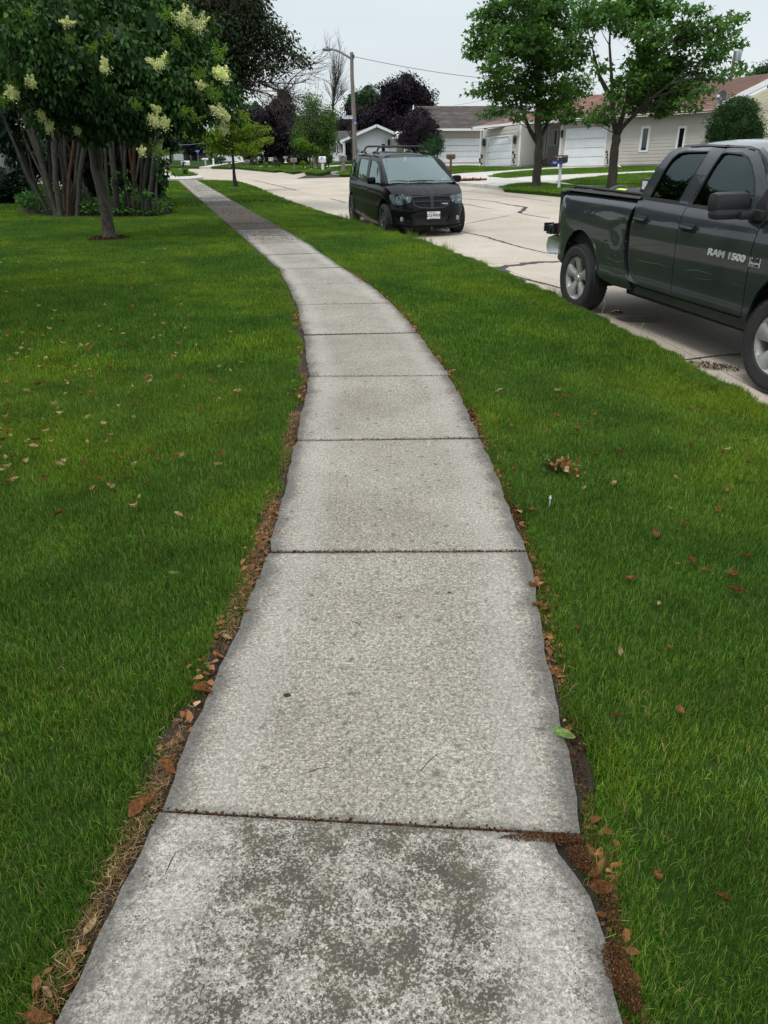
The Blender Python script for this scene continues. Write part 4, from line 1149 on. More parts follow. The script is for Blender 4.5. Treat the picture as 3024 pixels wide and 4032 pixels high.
# bare tree
bt = thing('bare_tree', 'leafless grey tree standing against the sky left of the utility pole', 'tree', (at(1306, 560, 92)[0], 92, -.1))
trunk(bt, [(at(1306, 560, 92)[0], 92, -.2), at(1306, 500, 92), at(1308, 440, 92)], [.34, .30, .24], M_BARK, 3, 8)
bare(bt, [(at(1308, 445, 92), at(1288, 290, 92)), (at(1308, 440, 92), at(1322, 310, 92)), (at(1308, 450, 92), at(1300, 350, 92)), (at(1308, 430, 92), at(1345, 370, 92))], 22, M_BARKS, .06, 3, spread=.42, up=.10)
# small leafless shrub by the pole
bs = thing('bare_shrub', 'thin leafless sapling in front of the white gabled house', 'shrub', (at(1385, 630, 60)[0], 60, -.1))
bare(bs, [(at(1386, 640, 60), at(1383, 530, 60)), (at(1384, 540, 60), at(1330, 480, 60)), (at(1384, 520, 60), at(1388, 470, 60)), (at(1392, 560, 60), at(1410, 590, 60))], 23, M_BARKS, .045, 2, spread=.4)
# ------------------------------------------------------------------ vehicle materials
def carpaint(name, col, flake=.0, coat=1.0, rough=.38, metallic=.0, dirt=.3, spec=.5):
    m, t = newmat(name); p = t.pos()
    oc_ = t.n('ShaderNodeTexCoord').outputs['Object']
    n1 = t.noise(oc_, 3.0, 5, .6)
    c = t.n('ShaderNodeVectorMath', _operation='SCALE', i0=col, Scale=t.rng(n1, .3, .7, .92, 1.08)).outputs[0]
    z = t.n('ShaderNodeSeparateXYZ', i0=oc_).outputs[2]
    low = t.math('MULTIPLY', t.rng(z, .75, .25), t.rng(t.noise(oc_, 9, 5, .7), .35, .7, 0, dirt))
    c = t.mix(low, c, (.13, .12, .10))
    wav = t.noise(oc_, 2.3, 2)
    t.finish(c, t.math('ADD', rough, t.math('MULTIPLY', low, .4)), t.bump(wav, .06, .05), metallic, spec, t.rng(low, 0, .4, coat, .2), .03)
    return m
M_GREY = carpaint('paint_grey', (.027, .033, .039), metallic=.3, rough=.34)
M_BLACKP = carpaint('paint_black', (.003, .0035, .005), rough=.4, dirt=.06, spec=.03, coat=.36)
M_TRIM = mat('black_trim', (.014, .014, .015), .5, .1, 8, .1, 300)
M_UNDER = mat('underbody', (.008, .008, .008), .8, .2, 8)
M_RUB = mat('tyre_rubber', (.020, .020, .021), .75, .25, 9, .15, 60, dirt=.25, dirtcol=(.09, .08, .07))
M_ALLOY = mat('alloy', (.42, .42, .40), .35, .1, 12, 0, 60, metallic=.45, dirt=.25)
M_DALLOY = mat('dark_alloy', (.10, .10, .105), .35, .1, 12, 0, 60, metallic=.6)
M_CHROME = mat('chrome', (.60, .61, .62), .2, .05, 12, 0, 60, metallic=.8)
M_REFL = mat('reflector', (.80, .82, .84), .22, .05, 12, 0, 60, metallic=.55)
M_BADGE = mat('badge_metal', (.60, .60, .59), .38, .05, 12, 0, 60, metallic=.35)
M_WHITEP = mat('white_plate', (.72, .72, .70), .4, .04)
M_DARKTXT = mat('dark_print', (.02, .02, .03), .5, .02)
M_REDTXT = mat('red_print', (.55, .06, .08), .5, .02)
def glassmat(name, col, rough=.02, spec=.5, trans=0.0, alpha=1.0):
    m, t = newmat(name)
    t.finish(col, rough, None, 0, spec, 1.0, .01)
    return m
M_GLASSD = glassmat('glass_dark', (.006, .008, .008))
M_GLASSW = glassmat('glass_windscreen', (.045, .062, .064))
def seethrough(name, tint, f=.55):
    m, t = newmat(name)
    g1 = t.n('ShaderNodeBsdfTransparent', Color=(tint[0], tint[1], tint[2], 1)).outputs[0]
    g2 = t.n('ShaderNodeBsdfGlossy', Roughness=.015, Color=(.80, 1, .98, 1)).outputs[0]
    lw = t.n('ShaderNodeLayerWeight', Blend=.5).outputs['Facing']
    fac = t.math('ADD', t.math('MULTIPLY', t.math('POWER', lw, 4.0), .85), f + .05, clamp=True)
    mx = t.n('ShaderNodeMixShader', i0=fac, i1=g1, i2=g2)
    t.t.links.new(mx.outputs[0], t.out.inputs[0])
    return m
M_WSHIELD = seethrough('windscreen', (.42, .55, .54), .12)
M_SIDEGL = seethrough('side_glass', (.16, .20, .20), .02)
M_PRIVACY = seethrough('privacy_glass', (.03, .035, .035), .01)
M_LENS = seethrough('lamp_lens', (.80, .84, .86), .04)
M_REDL = mat('red_lens', (.11, .008, .008), .2, .05, coat=1)
M_AMB = mat('amber_lens', (.35, .10, .01), .25, .05, coat=1)
M_SEAT = mat('seat_fabric', (.05, .052, .055), .8, .1)
M_BRUSH = mat('scratches', (.13, .14, .145), .5, .2, 30)
M_HOSE = mat('hose_yellow', (.55, .85, .06), .45, .1, 20)
M_STICK = mat('paper_white', (.75, .8, .78), .6, .05)

# ------------------------------------------------------------------ surfaces cut from a wrapped outline
class Wrap:
    """outer skin of a body: plan outline (from front centre round the right side to rear centre), offset by height"""
    def __init__(s, outline, offside, offfront):
        P = smooth_poly(outline, 3); s.P = P; s.L = plen(P)
        T = np.gradient(P, s.L, axis=0); T /= np.linalg.norm(T, axis=1, keepdims=True)
        s.N = np.stack([-T[:, 1], T[:, 0]], -1)
        if s.N[len(P) // 2][1] > 0: s.N = -s.N
        s.os, s.of = offside, offfront
        i = np.arange(len(P)); self_side = (P[:, 1] < -.0)
        s.xs = P[:, 0]
    def qx(s, x):
        # position along the right side where the outline passes x
        m = int(np.argmax(np.abs(s.P[:, 1]) > .80)); e = len(s.P) - int(np.argmax(np.abs(s.P[::-1, 1]) > .80))
        return float(np.interp(-x, -s.xs[m:e], s.L[m:e]))
    def qy(s, y):
        m = int(np.argmax(np.abs(s.P[:, 1]) >= np.abs(s.P[:, 1]).max() * .995)) + 1
        return float(np.interp(abs(y), -s.P[:m, 1], s.L[:m]))
    def __call__(s, q, z, d=0.0):
        q = np.abs(q) if np.isscalar(q) else np.asarray(q)
        sg = np.where(q < 0, -1, 1); q = np.abs(q)
        x = np.interp(q, s.L, s.P[:, 0]); y = np.interp(q, s.L, s.P[:, 1])
        nx = np.interp(q, s.L, s.N[:, 0]); ny = np.interp(q, s.L, s.N[:, 1])
        w = np.clip(np.abs(nx), 0, 1) ** 1.5 * (nx > 0); wr = np.clip(np.abs(nx), 0, 1) ** 1.5 * (nx < 0)
        off = np.interp(z, *zip(*s.os)) * (1 - w - wr) + np.interp(z, *zip(*s.of)) * w + np.interp(z, *zip(*s.os)) * .4 * wr + d
        return np.stack([x + nx * off, (y + ny * off) * sg, z + 0 * x], -1)
def panel(name, poly, fn, mat_, parent, d=0.0, res=.07, rim=.015, holes=(), mirror=False, sharp=40, local=True, step=.05):
    """polygon (a,z) triangulated, mapped by fn(a,z,d), with its edge turned inwards"""
    pts = []; edges = []
    def ring(P, st):
        b = len(pts); n0 = b
        for i in range(len(P)):
            a, c = np.array(P[i], float), np.array(P[(i + 1) % len(P)], float)
            k = max(1, int(np.linalg.norm(c - a) / st))
            for j in range(k): pts.append(tuple(a + (c - a) * j / k))
        m = len(pts) - b
        for i in range(m): edges.append((b + i, b + (i + 1) % m))
    ring(poly, step)
    for h in holes: ring(h, step)
    A = np.array(poly); x0, y0 = A.min(0); x1, y1 = A.max(0)
    gx = np.arange(x0 + res / 2, x1, res); gy = np.arange(y0 + res / 2, y1, res)
    if len(gx) and len(gy):
        X, Y = np.meshgrid(gx, gy); X, Y = X.ravel(), Y.ravel()
        k = inpoly(X, Y, poly)
        for h in holes: k &= ~inpoly(X, Y, h)
        E_ = np.array(pts); dd = dist_poly(X, Y, list(poly) + [poly[0]])
        for h in holes: dd = np.minimum(dd, dist_poly(X, Y, list(h) + [h[0]]))
        k &= dd > res * .35
        pts += list(zip(X[k].tolist(), Y[k].tolist()))
    vv, ee, ff, _, _, _ = delaunay_2d_cdt([Vector(p) for p in pts], edges, [], 0, 1e-6)
    P = np.array([(v.x, v.y) for v in vv]); F = np.array([f for f in ff if len(f) == 3])
    C = P[F].mean(1); k = inpoly(C[:, 0], C[:, 1], poly)
    for h in holes: k &= ~inpoly(C[:, 0], C[:, 1], h)
    F = F[k]
    V = fn(P[:, 0], P[:, 1], d)
    # boundary
    cnt = {}
    for f in F:
        for i in range(3):
            a, b = int(f[i]), int(f[(i + 1) % 3]); key = (min(a, b), max(a, b))
            cnt[key] = None if key in cnt else (a, b)
    be = [e for e in cnt.values() if e]
    FF = [tuple(f) for f in F]
    if rim > 0:
        V2 = fn(P[:, 0], P[:, 1], d - rim); idx = {}; ex = []
        for a, b in be:
            for q in (a, b):
                if q not in idx: idx[q] = len(V) + len(ex); ex.append(V2[q])
        V = np.vstack([V, np.array(ex)]) if ex else V
        FF += [(b, a, idx[a], idx[b]) for a, b in be]
    out = []
    for sgn in ((1, -1) if mirror else (1,)):
        W_ = V.copy(); W_[:, 1] *= sgn
        G = FF if sgn == 1 else [tuple(reversed(f)) for f in FF]
        mb = MB(); mb.v = [tuple(v) for v in W_]; mb.f = list(G); mb.mi = [0] * len(G)
        out.append(mb.build(name, mat_, parent, smooth=True, local=local, sharp=sharp))
    return out
def grid_surf(name, fn, nu, nv, mat_, parent, rim=0.0, local=True, sharp=40):
    U, Vv = np.meshgrid(np.linspace(0, 1, nu), np.linspace(0, 1, nv)); P = fn(U.ravel(), Vv.ravel())
    F = [(j * nu + i, j * nu + i + 1, (j + 1) * nu + i + 1, (j + 1) * nu + i) for j in range(nv - 1) for i in range(nu - 1)]
    mb = MB(); mb.v = [tuple(p) for p in P]; mb.f = F; mb.mi = [0] * len(F)
    return mb.build(name, mat_, parent, smooth=True, local=local, sharp=sharp)
def text_mesh(txt, size, M, mat_, parent, name='lettering', extrude=.004, local=True, sx=1.0, align='CENTER', bold=0.0):
    cu = bpy.data.curves.new('txt', 'FONT'); cu.body = txt; cu.size = size; cu.extrude = extrude; cu.align_x = align; cu.align_y = 'CENTER'; cu.offset = bold
    o = bpy.data.objects.new('txt', cu); COL.objects.link(o)
    dg = bpy.context.evaluated_depsgraph_get()
    me = bpy.data.meshes.new_from_object(o.evaluated_get(dg))
    bpy.data.objects.remove(o); bpy.data.curves.remove(cu)
    me.transform(M @ Matrix.Diagonal((sx, 1, 1, 1))); me.name = name
    me.materials.clear(); me.materials.append(mat_)
    n = bpy.data.objects.new(name, me); COL.objects.link(n); attach(n, parent, local)
    return n
def frame_mat(o, x, y, z=None):
    """matrix from origin and x, y directions (text lies in the xy plane)"""
    x = Vector(x).normalized(); y = Vector(y).normalized(); zz = x.cross(y).normalized(); y = zz.cross(x)
    M = Matrix.Identity(4)
    for i in range(3): M[i][0] = x[i]; M[i][1] = y[i]; M[i][2] = zz[i]; M[i][3] = o[i]
    return M
def wheel(parent, x, y, z, r, w, rr, side, style, m_rim, steer=0.0):
    """side -1: outer face towards -y. parts: tyre, rim"""
    T = Matrix.Translation((x, y, z)) @ Matrix.Rotation(steer, 4, 'Z') @ Matrix.Diagonal((1, side, 1, 1))
    hw = w / 2
    prof = [(rr - .012, -hw * .8), (rr + .01, -hw * .95), (r * .80, -hw * 1.03), (r * .90, -hw * 1.0), (r * .965, -hw * .86)]
    for k in range(5):
        a = -hw * .78 + k * hw * .39; b = a + hw * .05
        prof += [(r * (.998 if k else .985), a), (r, a + hw * .16)]
        if k < 4: prof += [(r - .010, a + hw * .17), (r - .010, a + hw * .30)]
    prof += [(r * .965, hw * .86), (r * .90, hw * 1.0), (r * .80, hw * 1.03), (rr + .01, hw * .95), (rr - .012, hw * .8)]
    mb = MB(); mb.M = T; mb.lathe(prof, 48, 'Y')
    # shoulder lugs
    for k in range(56):
        a = 2 * PI * k / 56
        for s_ in (1, -1):
            c = Vector((math.cos(a) * r * .93, s_ * hw * .90, math.sin(a) * r * .93)); mb.cbox(c.x, c.y, c.z, .022, .014, .016)
    mb.build('tyre', M_RUB, parent, smooth=True, local=True, sharp=30)
    rim = MB(); rim.M = T
    rim.lathe([(rr - .02, -hw * .8), (rr - .04, 0), (rr - .03, hw * .6), (rr - .008, hw * .84), (rr + .004, hw * .88), (rr + .004, hw * .80), (rr - .006, hw * .74)], 40, 'Y')
    ro = rim.build('rim', m_rim, parent, smooth=True, local=True)
    ORG[ro.name] = Matrix.Identity(4)
    bk = MB(); bk.M = T; bk.lathe([(.02, -hw * .2), (rr - .05, -hw * .2)], 24, 'Y'); bk.lathe([(.05, hw * .0), (rr * .55, hw * .0), (rr * .55, -hw * .2)], 24, 'Y')
    bk.build('brake_disc', M_UNDER, ro, local=True)
    n = 5; yo = hw * .80
    for k in range(n):
        a = 2 * PI * k / n + (.32 if style == 'truck' else .1)
        ca, sa = math.cos(a), math.sin(a)
        mb = MB(); mb.M = T @ Matrix.Rotation(-a, 4, 'Y')
        if style == 'truck':
            wi, wm, wo = .060, .040, .080
            secs = [(.045, .050, yo - .030), (rr * .42, .044, yo - .016), (rr * .72, .064, yo - .004), (rr - .012, .100, yo)]
            V = []; F = []
            for (q, ww, yy) in secs:
                V += [(q, yy - .045, -ww), (q, yy - .006, -ww * .96), (q, yy + .006, -ww * .55), (q, yy + .006, ww * .55), (q, yy - .006, ww * .96), (q, yy - .045, ww)]
            for i in range(len(secs) - 1):
                for j in range(6): a0 = i * 6 + j; b0 = i * 6 + (j + 1) % 6; F.append((a0, b0, b0 + 6, a0 + 6))
            F += [tuple(range(6)), tuple(range(6 * (len(secs) - 1), 6 * len(secs)))]
            mb.add(V, F)
        else:
            for sgn in (-1, 1):
                V = []
                for (q, o_, ww, yy) in [(.04, .010, .020, yo - .03), (rr * .45, .02, .014, yo - .02), (rr - .015, .075, .018, yo)]:
                    V += [(q, yy - .03, sgn * (o_ - ww)), (q, yy, sgn * (o_ - ww * .8)), (q, yy, sgn * (o_ + ww * .8)), (q, yy - .03, sgn * (o_ + ww))]
                F = []
                for i in range(2):
                    for j in range(4): a0 = i * 4 + j; b0 = i * 4 + (j + 1) % 4; F.append((a0, b0, b0 + 4, a0 + 4))
                F += [(0, 1, 2, 3), (8, 9, 10, 11)]
                mb.add(V, F)
        mb.build('spoke', m_rim, ro, smooth=True, local=True, sharp=35)
    hb_ = MB(); hb_.M = T
    hb_.lathe([(.0, yo - .005), (.038, yo - .008), (.045, yo - .02), (.075, yo - .03), (.078, yo - .07)], 20, 'Y')
    for k in range(5):
        a = 2 * PI * (k + .5) / 5 + (.32 if style == 'truck' else .1)
        hb_.lathe([(.0, yo - .012), (.012, yo - .012), (.013, yo - .04)], 8, 'Y', (math.cos(a) * .066, 0, math.sin(a) * .066))
    hb_.build('hub_cap', m_rim, ro, smooth=True, local=True)
def arch(q0, z0, rx, rz, a0, a1, n, zc):
    """points of a wheel arch from angle a0 to a1 (degrees, 0 = +q)"""
    return [(q0 + rx * math.cos(math.radians(a0 + (a1 - a0) * k / (n - 1))), zc + rz * math.sin(math.radians(a0 + (a1 - a0) * k / (n - 1)))) for k in range(n)]
# ------------------------------------------------------------------ grey pickup truck (x forward, right side at -y)
tk = thing('pickup_truck', 'dark grey extended cab pickup truck with a dented scratched bed side parked at right', 'truck', (3.9, 8.33, -.25), math.radians(-75.6))
RX, FX = -1.79, 1.80     # axles
out_t = [(2.80, 0), (2.78, -.40), (2.70, -.75), (2.52, -.93), (2.2, -.995), (1.7, -1.01), (1.2, -1.0), (0, -.995), (-1.7, -1.01), (-2.3, -.995), (-2.52, -.955), (-2.66, -.86), (-2.68, -.6), (-2.69, 0)]
TW = Wrap(out_t, [(.3, -.07), (.42, -.035), (.50, -.01), (.56, .005), (.62, -.012), (.80, 0), (1.0, .004), (1.14, .006), (1.22, -.002), (1.29, -.014), (1.34, -.034), (1.385, -.064), (1.41, -.070), (1.55, -.102), (1.72, -.145), (1.84, -.19), (1.90, -.24), (1.93, -.31)],
          [(.3, -.1), (.5, 0), (.8, 0), (1.0, -.02), (1.2, -.06), (1.4, -.2), (1.9, -.4)])
def tq(pts): return [(TW.qx(x), z) for x, z in pts]
def dentbed(q, z, d=0.0):
    P = TW(q, z, d); x = P[:, 0]
    def bump_(cx, cz, sx, sz, a): return a * np.exp(-((x - cx) / sx) ** 2 - ((z - cz) / sz) ** 2)
    D = bump_(-.95, 1.02, .16, .12, .018) + bump_(-1.15, 1.20, .20, .05, .012) + bump_(-.86, .78, .12, .16, .014) + bump_(-1.2, .85, .05, .10, .008) - bump_(-.80, .95, .06, .3, .008)
    P[:, 1] += D * .55 + .05 * np.clip((P[:, 2] - 1.31) / .09, 0, 1) ** 2
    return P
M_GREYD = M_GREY
# bed side
ra = arch(0, 0, .475, .50, 176, 4, 17, .50)
rear_arch = [(RX - .02 - .40 * 0 + a, z) for a, z in ra]      # from rear foot to front foot
bed = [(-2.60, .88), (-2.595, .72), (-2.45, .56), (-2.24, .50)] + rear_arch + [(-1.28, .49), (-.95, .445), (-.60, .455), (-.63, .56), (-.75, .66), (-.805, .82), (-.82, 1.0), (-.80, 1.15), (-.76, 1.28), (-.70, 1.375), (-1.2, 1.385), (-2.30, 1.405), (-2.50, 1.395), (-2.56, 1.36), (-2.60, 1.28)]
def tqr(pts):
    # the corner at the rear is reached by going past the side
    res = []
    for x, z in pts: res.append((TW.qx(x) if x > -2.5 else TW.qx(-2.5) + (-2.5 - x) * 1.25, z))
    return res
panel('bed_side', tqr(bed), dentbed, M_GREYD, tk, 0, .05, .03, mirror=True)
# cab side inner body behind the doors
cabp = [(-.60, .50), (1.30, .50), (1.33, .8), (1.30, 1.36), (.9, 1.40), (-.74, 1.40), (-.70, 1.1), (-.68, .75)]
panel('cab_shell', tq(cabp), TW, M_UNDER, tk, -.03, .1, 0, mirror=True)
# roof side and pillars
zc_top = 1.905
def doorp(pts): return tq(pts)
rwin = [(-.555, 1.415), (-.47, 1.66), (-.40, 1.80), (-.335, 1.855), (-.24, 1.872), (.135, 1.872), (.075, 1.65), (-.02, 1.405)]
rdoor = [(-.645, .56), (-.44, .535), (.165, .53), (.145, .70), (.135, 1.1), (.135, 1.36), (.16, 1.42), (.26, 1.65), (.345, 1.895), (-.10, 1.915), (-.42, 1.90), (-.50, 1.85), (-.60, 1.70), (-.70, 1.50), (-.735, 1.38), (-.70, 1.25), (-.715, 1.1), (-.70, .80), (-.66, .64)]
fwin = [(.185, 1.40), (.25, 1.60), (.335, 1.855), (.38, 1.868), (.62, 1.862), (.74, 1.83), (.84, 1.765), (.95, 1.66), (1.02, 1.55), (1.06, 1.44), (1.075, 1.385)]
fdoor = [(.175, .53), (1.265, .535), (1.25, .70), (1.245, 1.1), (1.265, 1.28), (1.30, 1.37), (1.26, 1.45), (1.14, 1.62), (1.00, 1.76), (.87, 1.855), (.72, 1.895), (.50, 1.905), (.355, 1.90), (.27, 1.65), (.17, 1.42), (.145, 1.36), (.145, 1.1), (.155, .70)]
rd = panel('rear_door', tq(rdoor), TW, M_GREYD, tk, .0, .05, .02, holes=[tq(rwin)], mirror=True)
fd = panel('front_door', tq(fdoor), TW, M_GREYD, tk, .0, .05, .02, holes=[tq(fwin)], mirror=True)
def grow(P, k):
    A = np.array(P); c = A.mean(0); return [tuple(c + (p - c) * (1 + k / max(np.linalg.norm(p - c), .05))) for p in A]
def wrim(name, P, parent_list, m_, w=.016, d=.004):
    inner = grow(P, -w)
    panel(name, grow(P, .004), TW, m_, parent_list, d, .2, .02, holes=[inner], mirror=False)
for s_, (dr, wn, gm) in enumerate(((rd, rwin, M_PRIVACY), (fd, fwin, M_SIDEGL))):
    for k_, sg in enumerate((1, -1)):
        pass
    g_ = panel('window_glass', grow(tq(wn), .01), TW, gm, tk, -.018, .2, 0, mirror=True)
    rm = panel('window_trim', grow(tq(wn), .004), TW, M_TRIM, tk, .002, .2, .022, holes=[grow(tq(wn), -.014)], mirror=True)
# belt strip and drip rail
def strip(name, xz, w, d, m_, wrap=TW, par=None, q=tq, mirror=True, th=.012):
    P = q(xz); A = np.array(P); T = np.gradient(A, axis=0); T /= np.linalg.norm(T, axis=1, keepdims=True); N_ = np.stack([-T[:, 1], T[:, 0]], -1)
    poly = [tuple(a + n * w / 2) for a, n in zip(A, N_)] + [tuple(a - n * w / 2) for a, n in zip(A[::-1], N_[::-1])]
    return panel(name, poly, wrap, m_, par, d, .3, th, mirror=mirror, step=.04)
strip('belt_moulding', [(-.60, 1.405), (-.3, 1.40), (.13, 1.395)], .018, .008, M_TRIM, par=tk)
strip('belt_moulding', [(.16, 1.39), (.6, 1.385), (1.08, 1.375)], .018, .008, M_TRIM, par=tk)
strip('drip_rail', [(-.36, 1.916), (-.1, 1.925), (.35, 1.918), (.62, 1.912), (.80, 1.89), (.93, 1.84), (1.10, 1.71), (1.27, 1.52), (1.33, 1.42)], .014, .012, M_TRIM, par=tk)
# black gap between cab and bed, sill
gapp = [(-.70, .40), (-.50, .42), (-.60, .7), (-.64, 1.0), (-.6, 1.40), (-.76, 1.40), (-.86, 1.0), (-.80, .6)]
panel('bed_gap', tq(gapp), TW, M_UNDER, tk, -.055, .2, 0, mirror=True)
panel('sill', tq([(-.57, .43), (-.55, .47), (-.48, .515), (1.30, .515), (1.36, .50), (1.36, .42)]), TW, M_GREYD, tk, -.012, .2, .05, mirror=True)
# front fender and front end
fa = arch(0, 0, .455, .47, 180, 0, 17, .52)
fender = [(1.275, .53), (1.275, .45), (1.345, .42)] + [(FX + a, z) for a, z in fa] + [(2.32, .52), (2.50, .56), (2.55, .75), (2.50, 1.05), (2.30, 1.17), (1.9, 1.25), (1.36, 1.33), (1.275, 1.28), (1.256, 1.1), (1.262, .7)]
def tqf(pts):
    m = TW.qx(2.35)
    return [(TW.qx(x) if x < 2.35 else m - (x - 2.35) * 1.5, z) for x, z in pts]
panel('front_fender', tqf(fender), TW, M_GREYD, tk, 0, .05, .03, mirror=True)
strip('arch_lip', [(RX - .02 + a, z) for a, z in arch(0, 0, .465, .49, 172, 6, 17, .50)], .022, .008, M_GREYD, par=tk)
# hood, cowl, windscreen, roof
def hoodf(u, v):
    x = 1.32 + u * 1.40; y = (v - .5) * 2; w = .94 - .16 * np.clip(u - .6, 0, 1) ** 1.5
    zc = np.interp(x, [1.32, 1.9, 2.4, 2.72], [1.385, 1.35, 1.27, 1.12])
    z = zc - .06 * np.abs(y) ** 4 + .02 * np.exp(-((np.abs(y) - .5) / .12) ** 2) * (1 - u)
    return np.stack([x, y * w, z], -1)
grid_surf('hood', hoodf, 24, 24, M_GREYD, tk)
def wsf(u, v):
    # v 0 base to 1 top
    y = (u - .5) * 2
    xb, xt, zb, zt = 1.36, .62, 1.37, 1.90
    wb, wt = .86, .70
    x = xb + (xt - xb) * v + .10 * (1 - y ** 2); z = zb + (zt - zb) * v; w = wb + (wt - wb) * v
    return np.stack([x, y * w, z + 0 * y], -1)
grid_surf('windscreen', wsf, 12, 8, M_WSHIELD, tk)
def rooff(u, v):
    x = -.52 + u * 1.30; y = (v - .5) * 2
    ze = np.interp(x, [-.52, -.40, -.1, .5, .72, .80], [1.84, 1.90, 1.918, 1.91, 1.89, 1.865])
    we = np.interp(x, [-.52, -.40, -.1, .5, .78], [.76, .735, .715, .715, .72])
    s_ = np.sign(y) * np.abs(y) ** .8
    z = ze + .055 * (1 - np.abs(y) ** 3) * np.interp(u, [0, .12, .85, 1], [.2, 1, 1, .5])
    return np.stack([x, y * we, z], -1)
grid_surf('roof', rooff, 22, 20, M_GREYD, tk)
panel('a_pillar', [(TW.qx(x), z) for x, z in [(.78, 1.895), (.93, 1.845), (1.12, 1.70), (1.29, 1.51), (1.36, 1.38), (1.46, 1.34), (1.36, 1.52), (1.18, 1.70), (.98, 1.86), (.80, 1.915)]], TW, M_GREYD, tk, -.004, .2, .03, mirror=True)
# cab back with window
mb = MB()
mb.add([(-.74, -.93, .6), (-.74, .93, .6), (-.74, .93, 1.40), (-.74, -.93, 1.40), (-.66, -.87, 1.55), (-.66, .87, 1.55), (-.53, -.77, 1.84), (-.53, .77, 1.84), (-.50, -.7, 1.90), (-.50, .7, 1.90)], [(0, 1, 2, 3), (3, 2, 5, 4), (4, 5, 7, 6), (6, 7, 9, 8)])
mb.build('cab_back', M_GREYD, tk, local=True)
mb = MB(); mb.add([(-.735, -.6, 1.44), (-.735, .6, 1.44), (-.57, .55, 1.82), (-.57, -.55, 1.82)], [(0, 1, 2, 3)])
mb.build('rear_window', M_GLASSD, tk, local=True)
# interior
mb = MB(); mb.cbox(.25, -.42, 1.0, .5, .52, .55, .08); mb.cbox(.05, -.42, 1.42, .14, .46, .55, .06); mb.cbox(.03, -.42, 1.72, .10, .24, .16, .04)
mb.cbox(.25, .42, 1.0, .5, .52, .55, .08); mb.cbox(.05, .42, 1.42, .14, .46, .55, .06); mb.cbox(.03, .42, 1.72, .10, .24, .16, .04)
mb.cbox(-.5, 0, 1.2, .14, 1.4, .6, .05); mb.cbox(1.1, 0, 1.2, .3, 1.6, .3, .05)
mb.build('seats', M_SEAT, tk, local=True, smooth=True)
mb = MB(); mb.cbox(.4, 0, .55, 1.9, 1.7, .3); mb.cbox(.0, 0, .36, 2.4, 1.3, .12); mb.cbox(0, 0, .55, 5.0, .9, .22); mb.cbox(1.8, 0, .9, 1.2, 1.5, .5); mb.build('chassis_shade_tray', M_UNDER, tk, local=True)  # chassis boxes plus a low tray added to darken the road underneath
# bed: floor, inner walls, rail caps, tailgate
mb = MB(); mb.box(-2.6, -.92, .80, -.76, .92, .84); mb.box(-2.6, -.925, .84, -.76, -.86, 1.37); mb.box(-2.6, .86, .84, -.76, .925, 1.37); mb.box(-.80, -.92, .84, -.76, .92, 1.37)
mb.build('bed_floor', M_UNDER, tk, local=True)
def railcap(sg):
    mb = MB(); n = 14; V = []; F = []
    for k in range(n):
        x = -2.60 + k * (1.92 / (n - 1)); zz = 1.40 if x > -2.45 else 1.385; w0 = -.965 if x > -2.5 else -.925
        V += [(x, sg * -w0 * -1, zz), (x, sg * (w0 + .02), zz + .018), (x, sg * -.85, zz + .020), (x, sg * -.84, zz - .06)]
    for k in range(n - 1):
        for j in range(3): a = k * 4 + j; F.append((a, a + 1, a + 5, a + 4))
    mb.add(V, F)
    return mb.build('bed_rail_cap', M_TRIM, tk, smooth=True, local=True)
railcap(1); railcap(-1)
for sg in (1, -1): MB().tube([(-2.36, sg * .865, 1.42), (-2.30, sg * .865, 1.445), (-.82, sg * .865, 1.437), (-.72, sg * .865, 1.425)], .018, 8).build('bed_rail', M_TRIM, tk, smooth=True, local=True)
mb = MB(); mb.cbox(-2.665, 0, 1.10, .06, 1.62, .56, .02); mb.cbox(-2.69, 0, 1.33, .06, 1.60, .08, .02); mb.build('tailgate', M_GREYD, tk, smooth=True, local=True)
# tail lamps wrap the corner
q0 = TW.qx(-2.5)
for sg in (1, -1):
    def tlw(a, z, d=0.0, sg=sg):
        P = TW(a, z, d); P[:, 1] *= sg; return P
    panel('tail_lamp', [(q0 + .075, .87), (q0 + .10, .84), (q0 + .26, .85), (q0 + .27, 1.28), (q0 + .13, 1.29), (q0 + .09, 1.24)], tlw, M_REDL, tk, .012, .08, .03)
# rear bumper, hitch
mb = MB(); pts = []
prof = [(-.02, -.09), (.045, -.075), (.062, 0), (.045, .08), (-.01, .095)]
path = [(-2.56, -.93), (-2.68, -.97), (-2.755, -.90), (-2.79, -.6), (-2.80, 0), (-2.79, .6), (-2.755, .90), (-2.68, .97), (-2.56, .93)]
V = []; F = []
for i, (x, y) in enumerate(path):
    n_ = Vector((path[max(i - 1, 0)][1] - path[min(i + 1, 8)][1], path[min(i + 1, 8)][0] - path[max(i - 1, 0)][0])).normalized() * 1
    n_ = Vector((-abs(n_.x), n_.y)) if i in (3, 4, 5) else Vector((n_.x, n_.y))
    if (n_.x > 0): n_ = -n_
    for (o_, h) in prof: V.append((x + n_.x * o_, y + (n_.y) * o_, .70 + h * 1.25))
for i in range(8):
    for j in range(4): a = i * 5 + j; F.append((a, a + 1, a + 6, a + 5))
mb.add(V, F); mb.build('rear_bumper', M_CHROME, tk, smooth=True, local=True, sharp=50)
mb = MB(); mb.cbox(-2.74, -.0, .80, .16, 1.7, .03); mb.cbox(-2.60, 0, .62, .1, 1.6, .16); mb.build('bumper_step', M_TRIM, tk, local=True)
mb = MB(); mb.cbox(-2.84, -.90, .91, .26, .06, .06, .01); mb.cbox(-2.96, -.90, .90, .03, .10, .11, .01); mb.cbox(-2.88, -.90, .85, .12, .05, .06); mb.cbox(-2.72, -.88, .90, .05, .12, .14, .01)
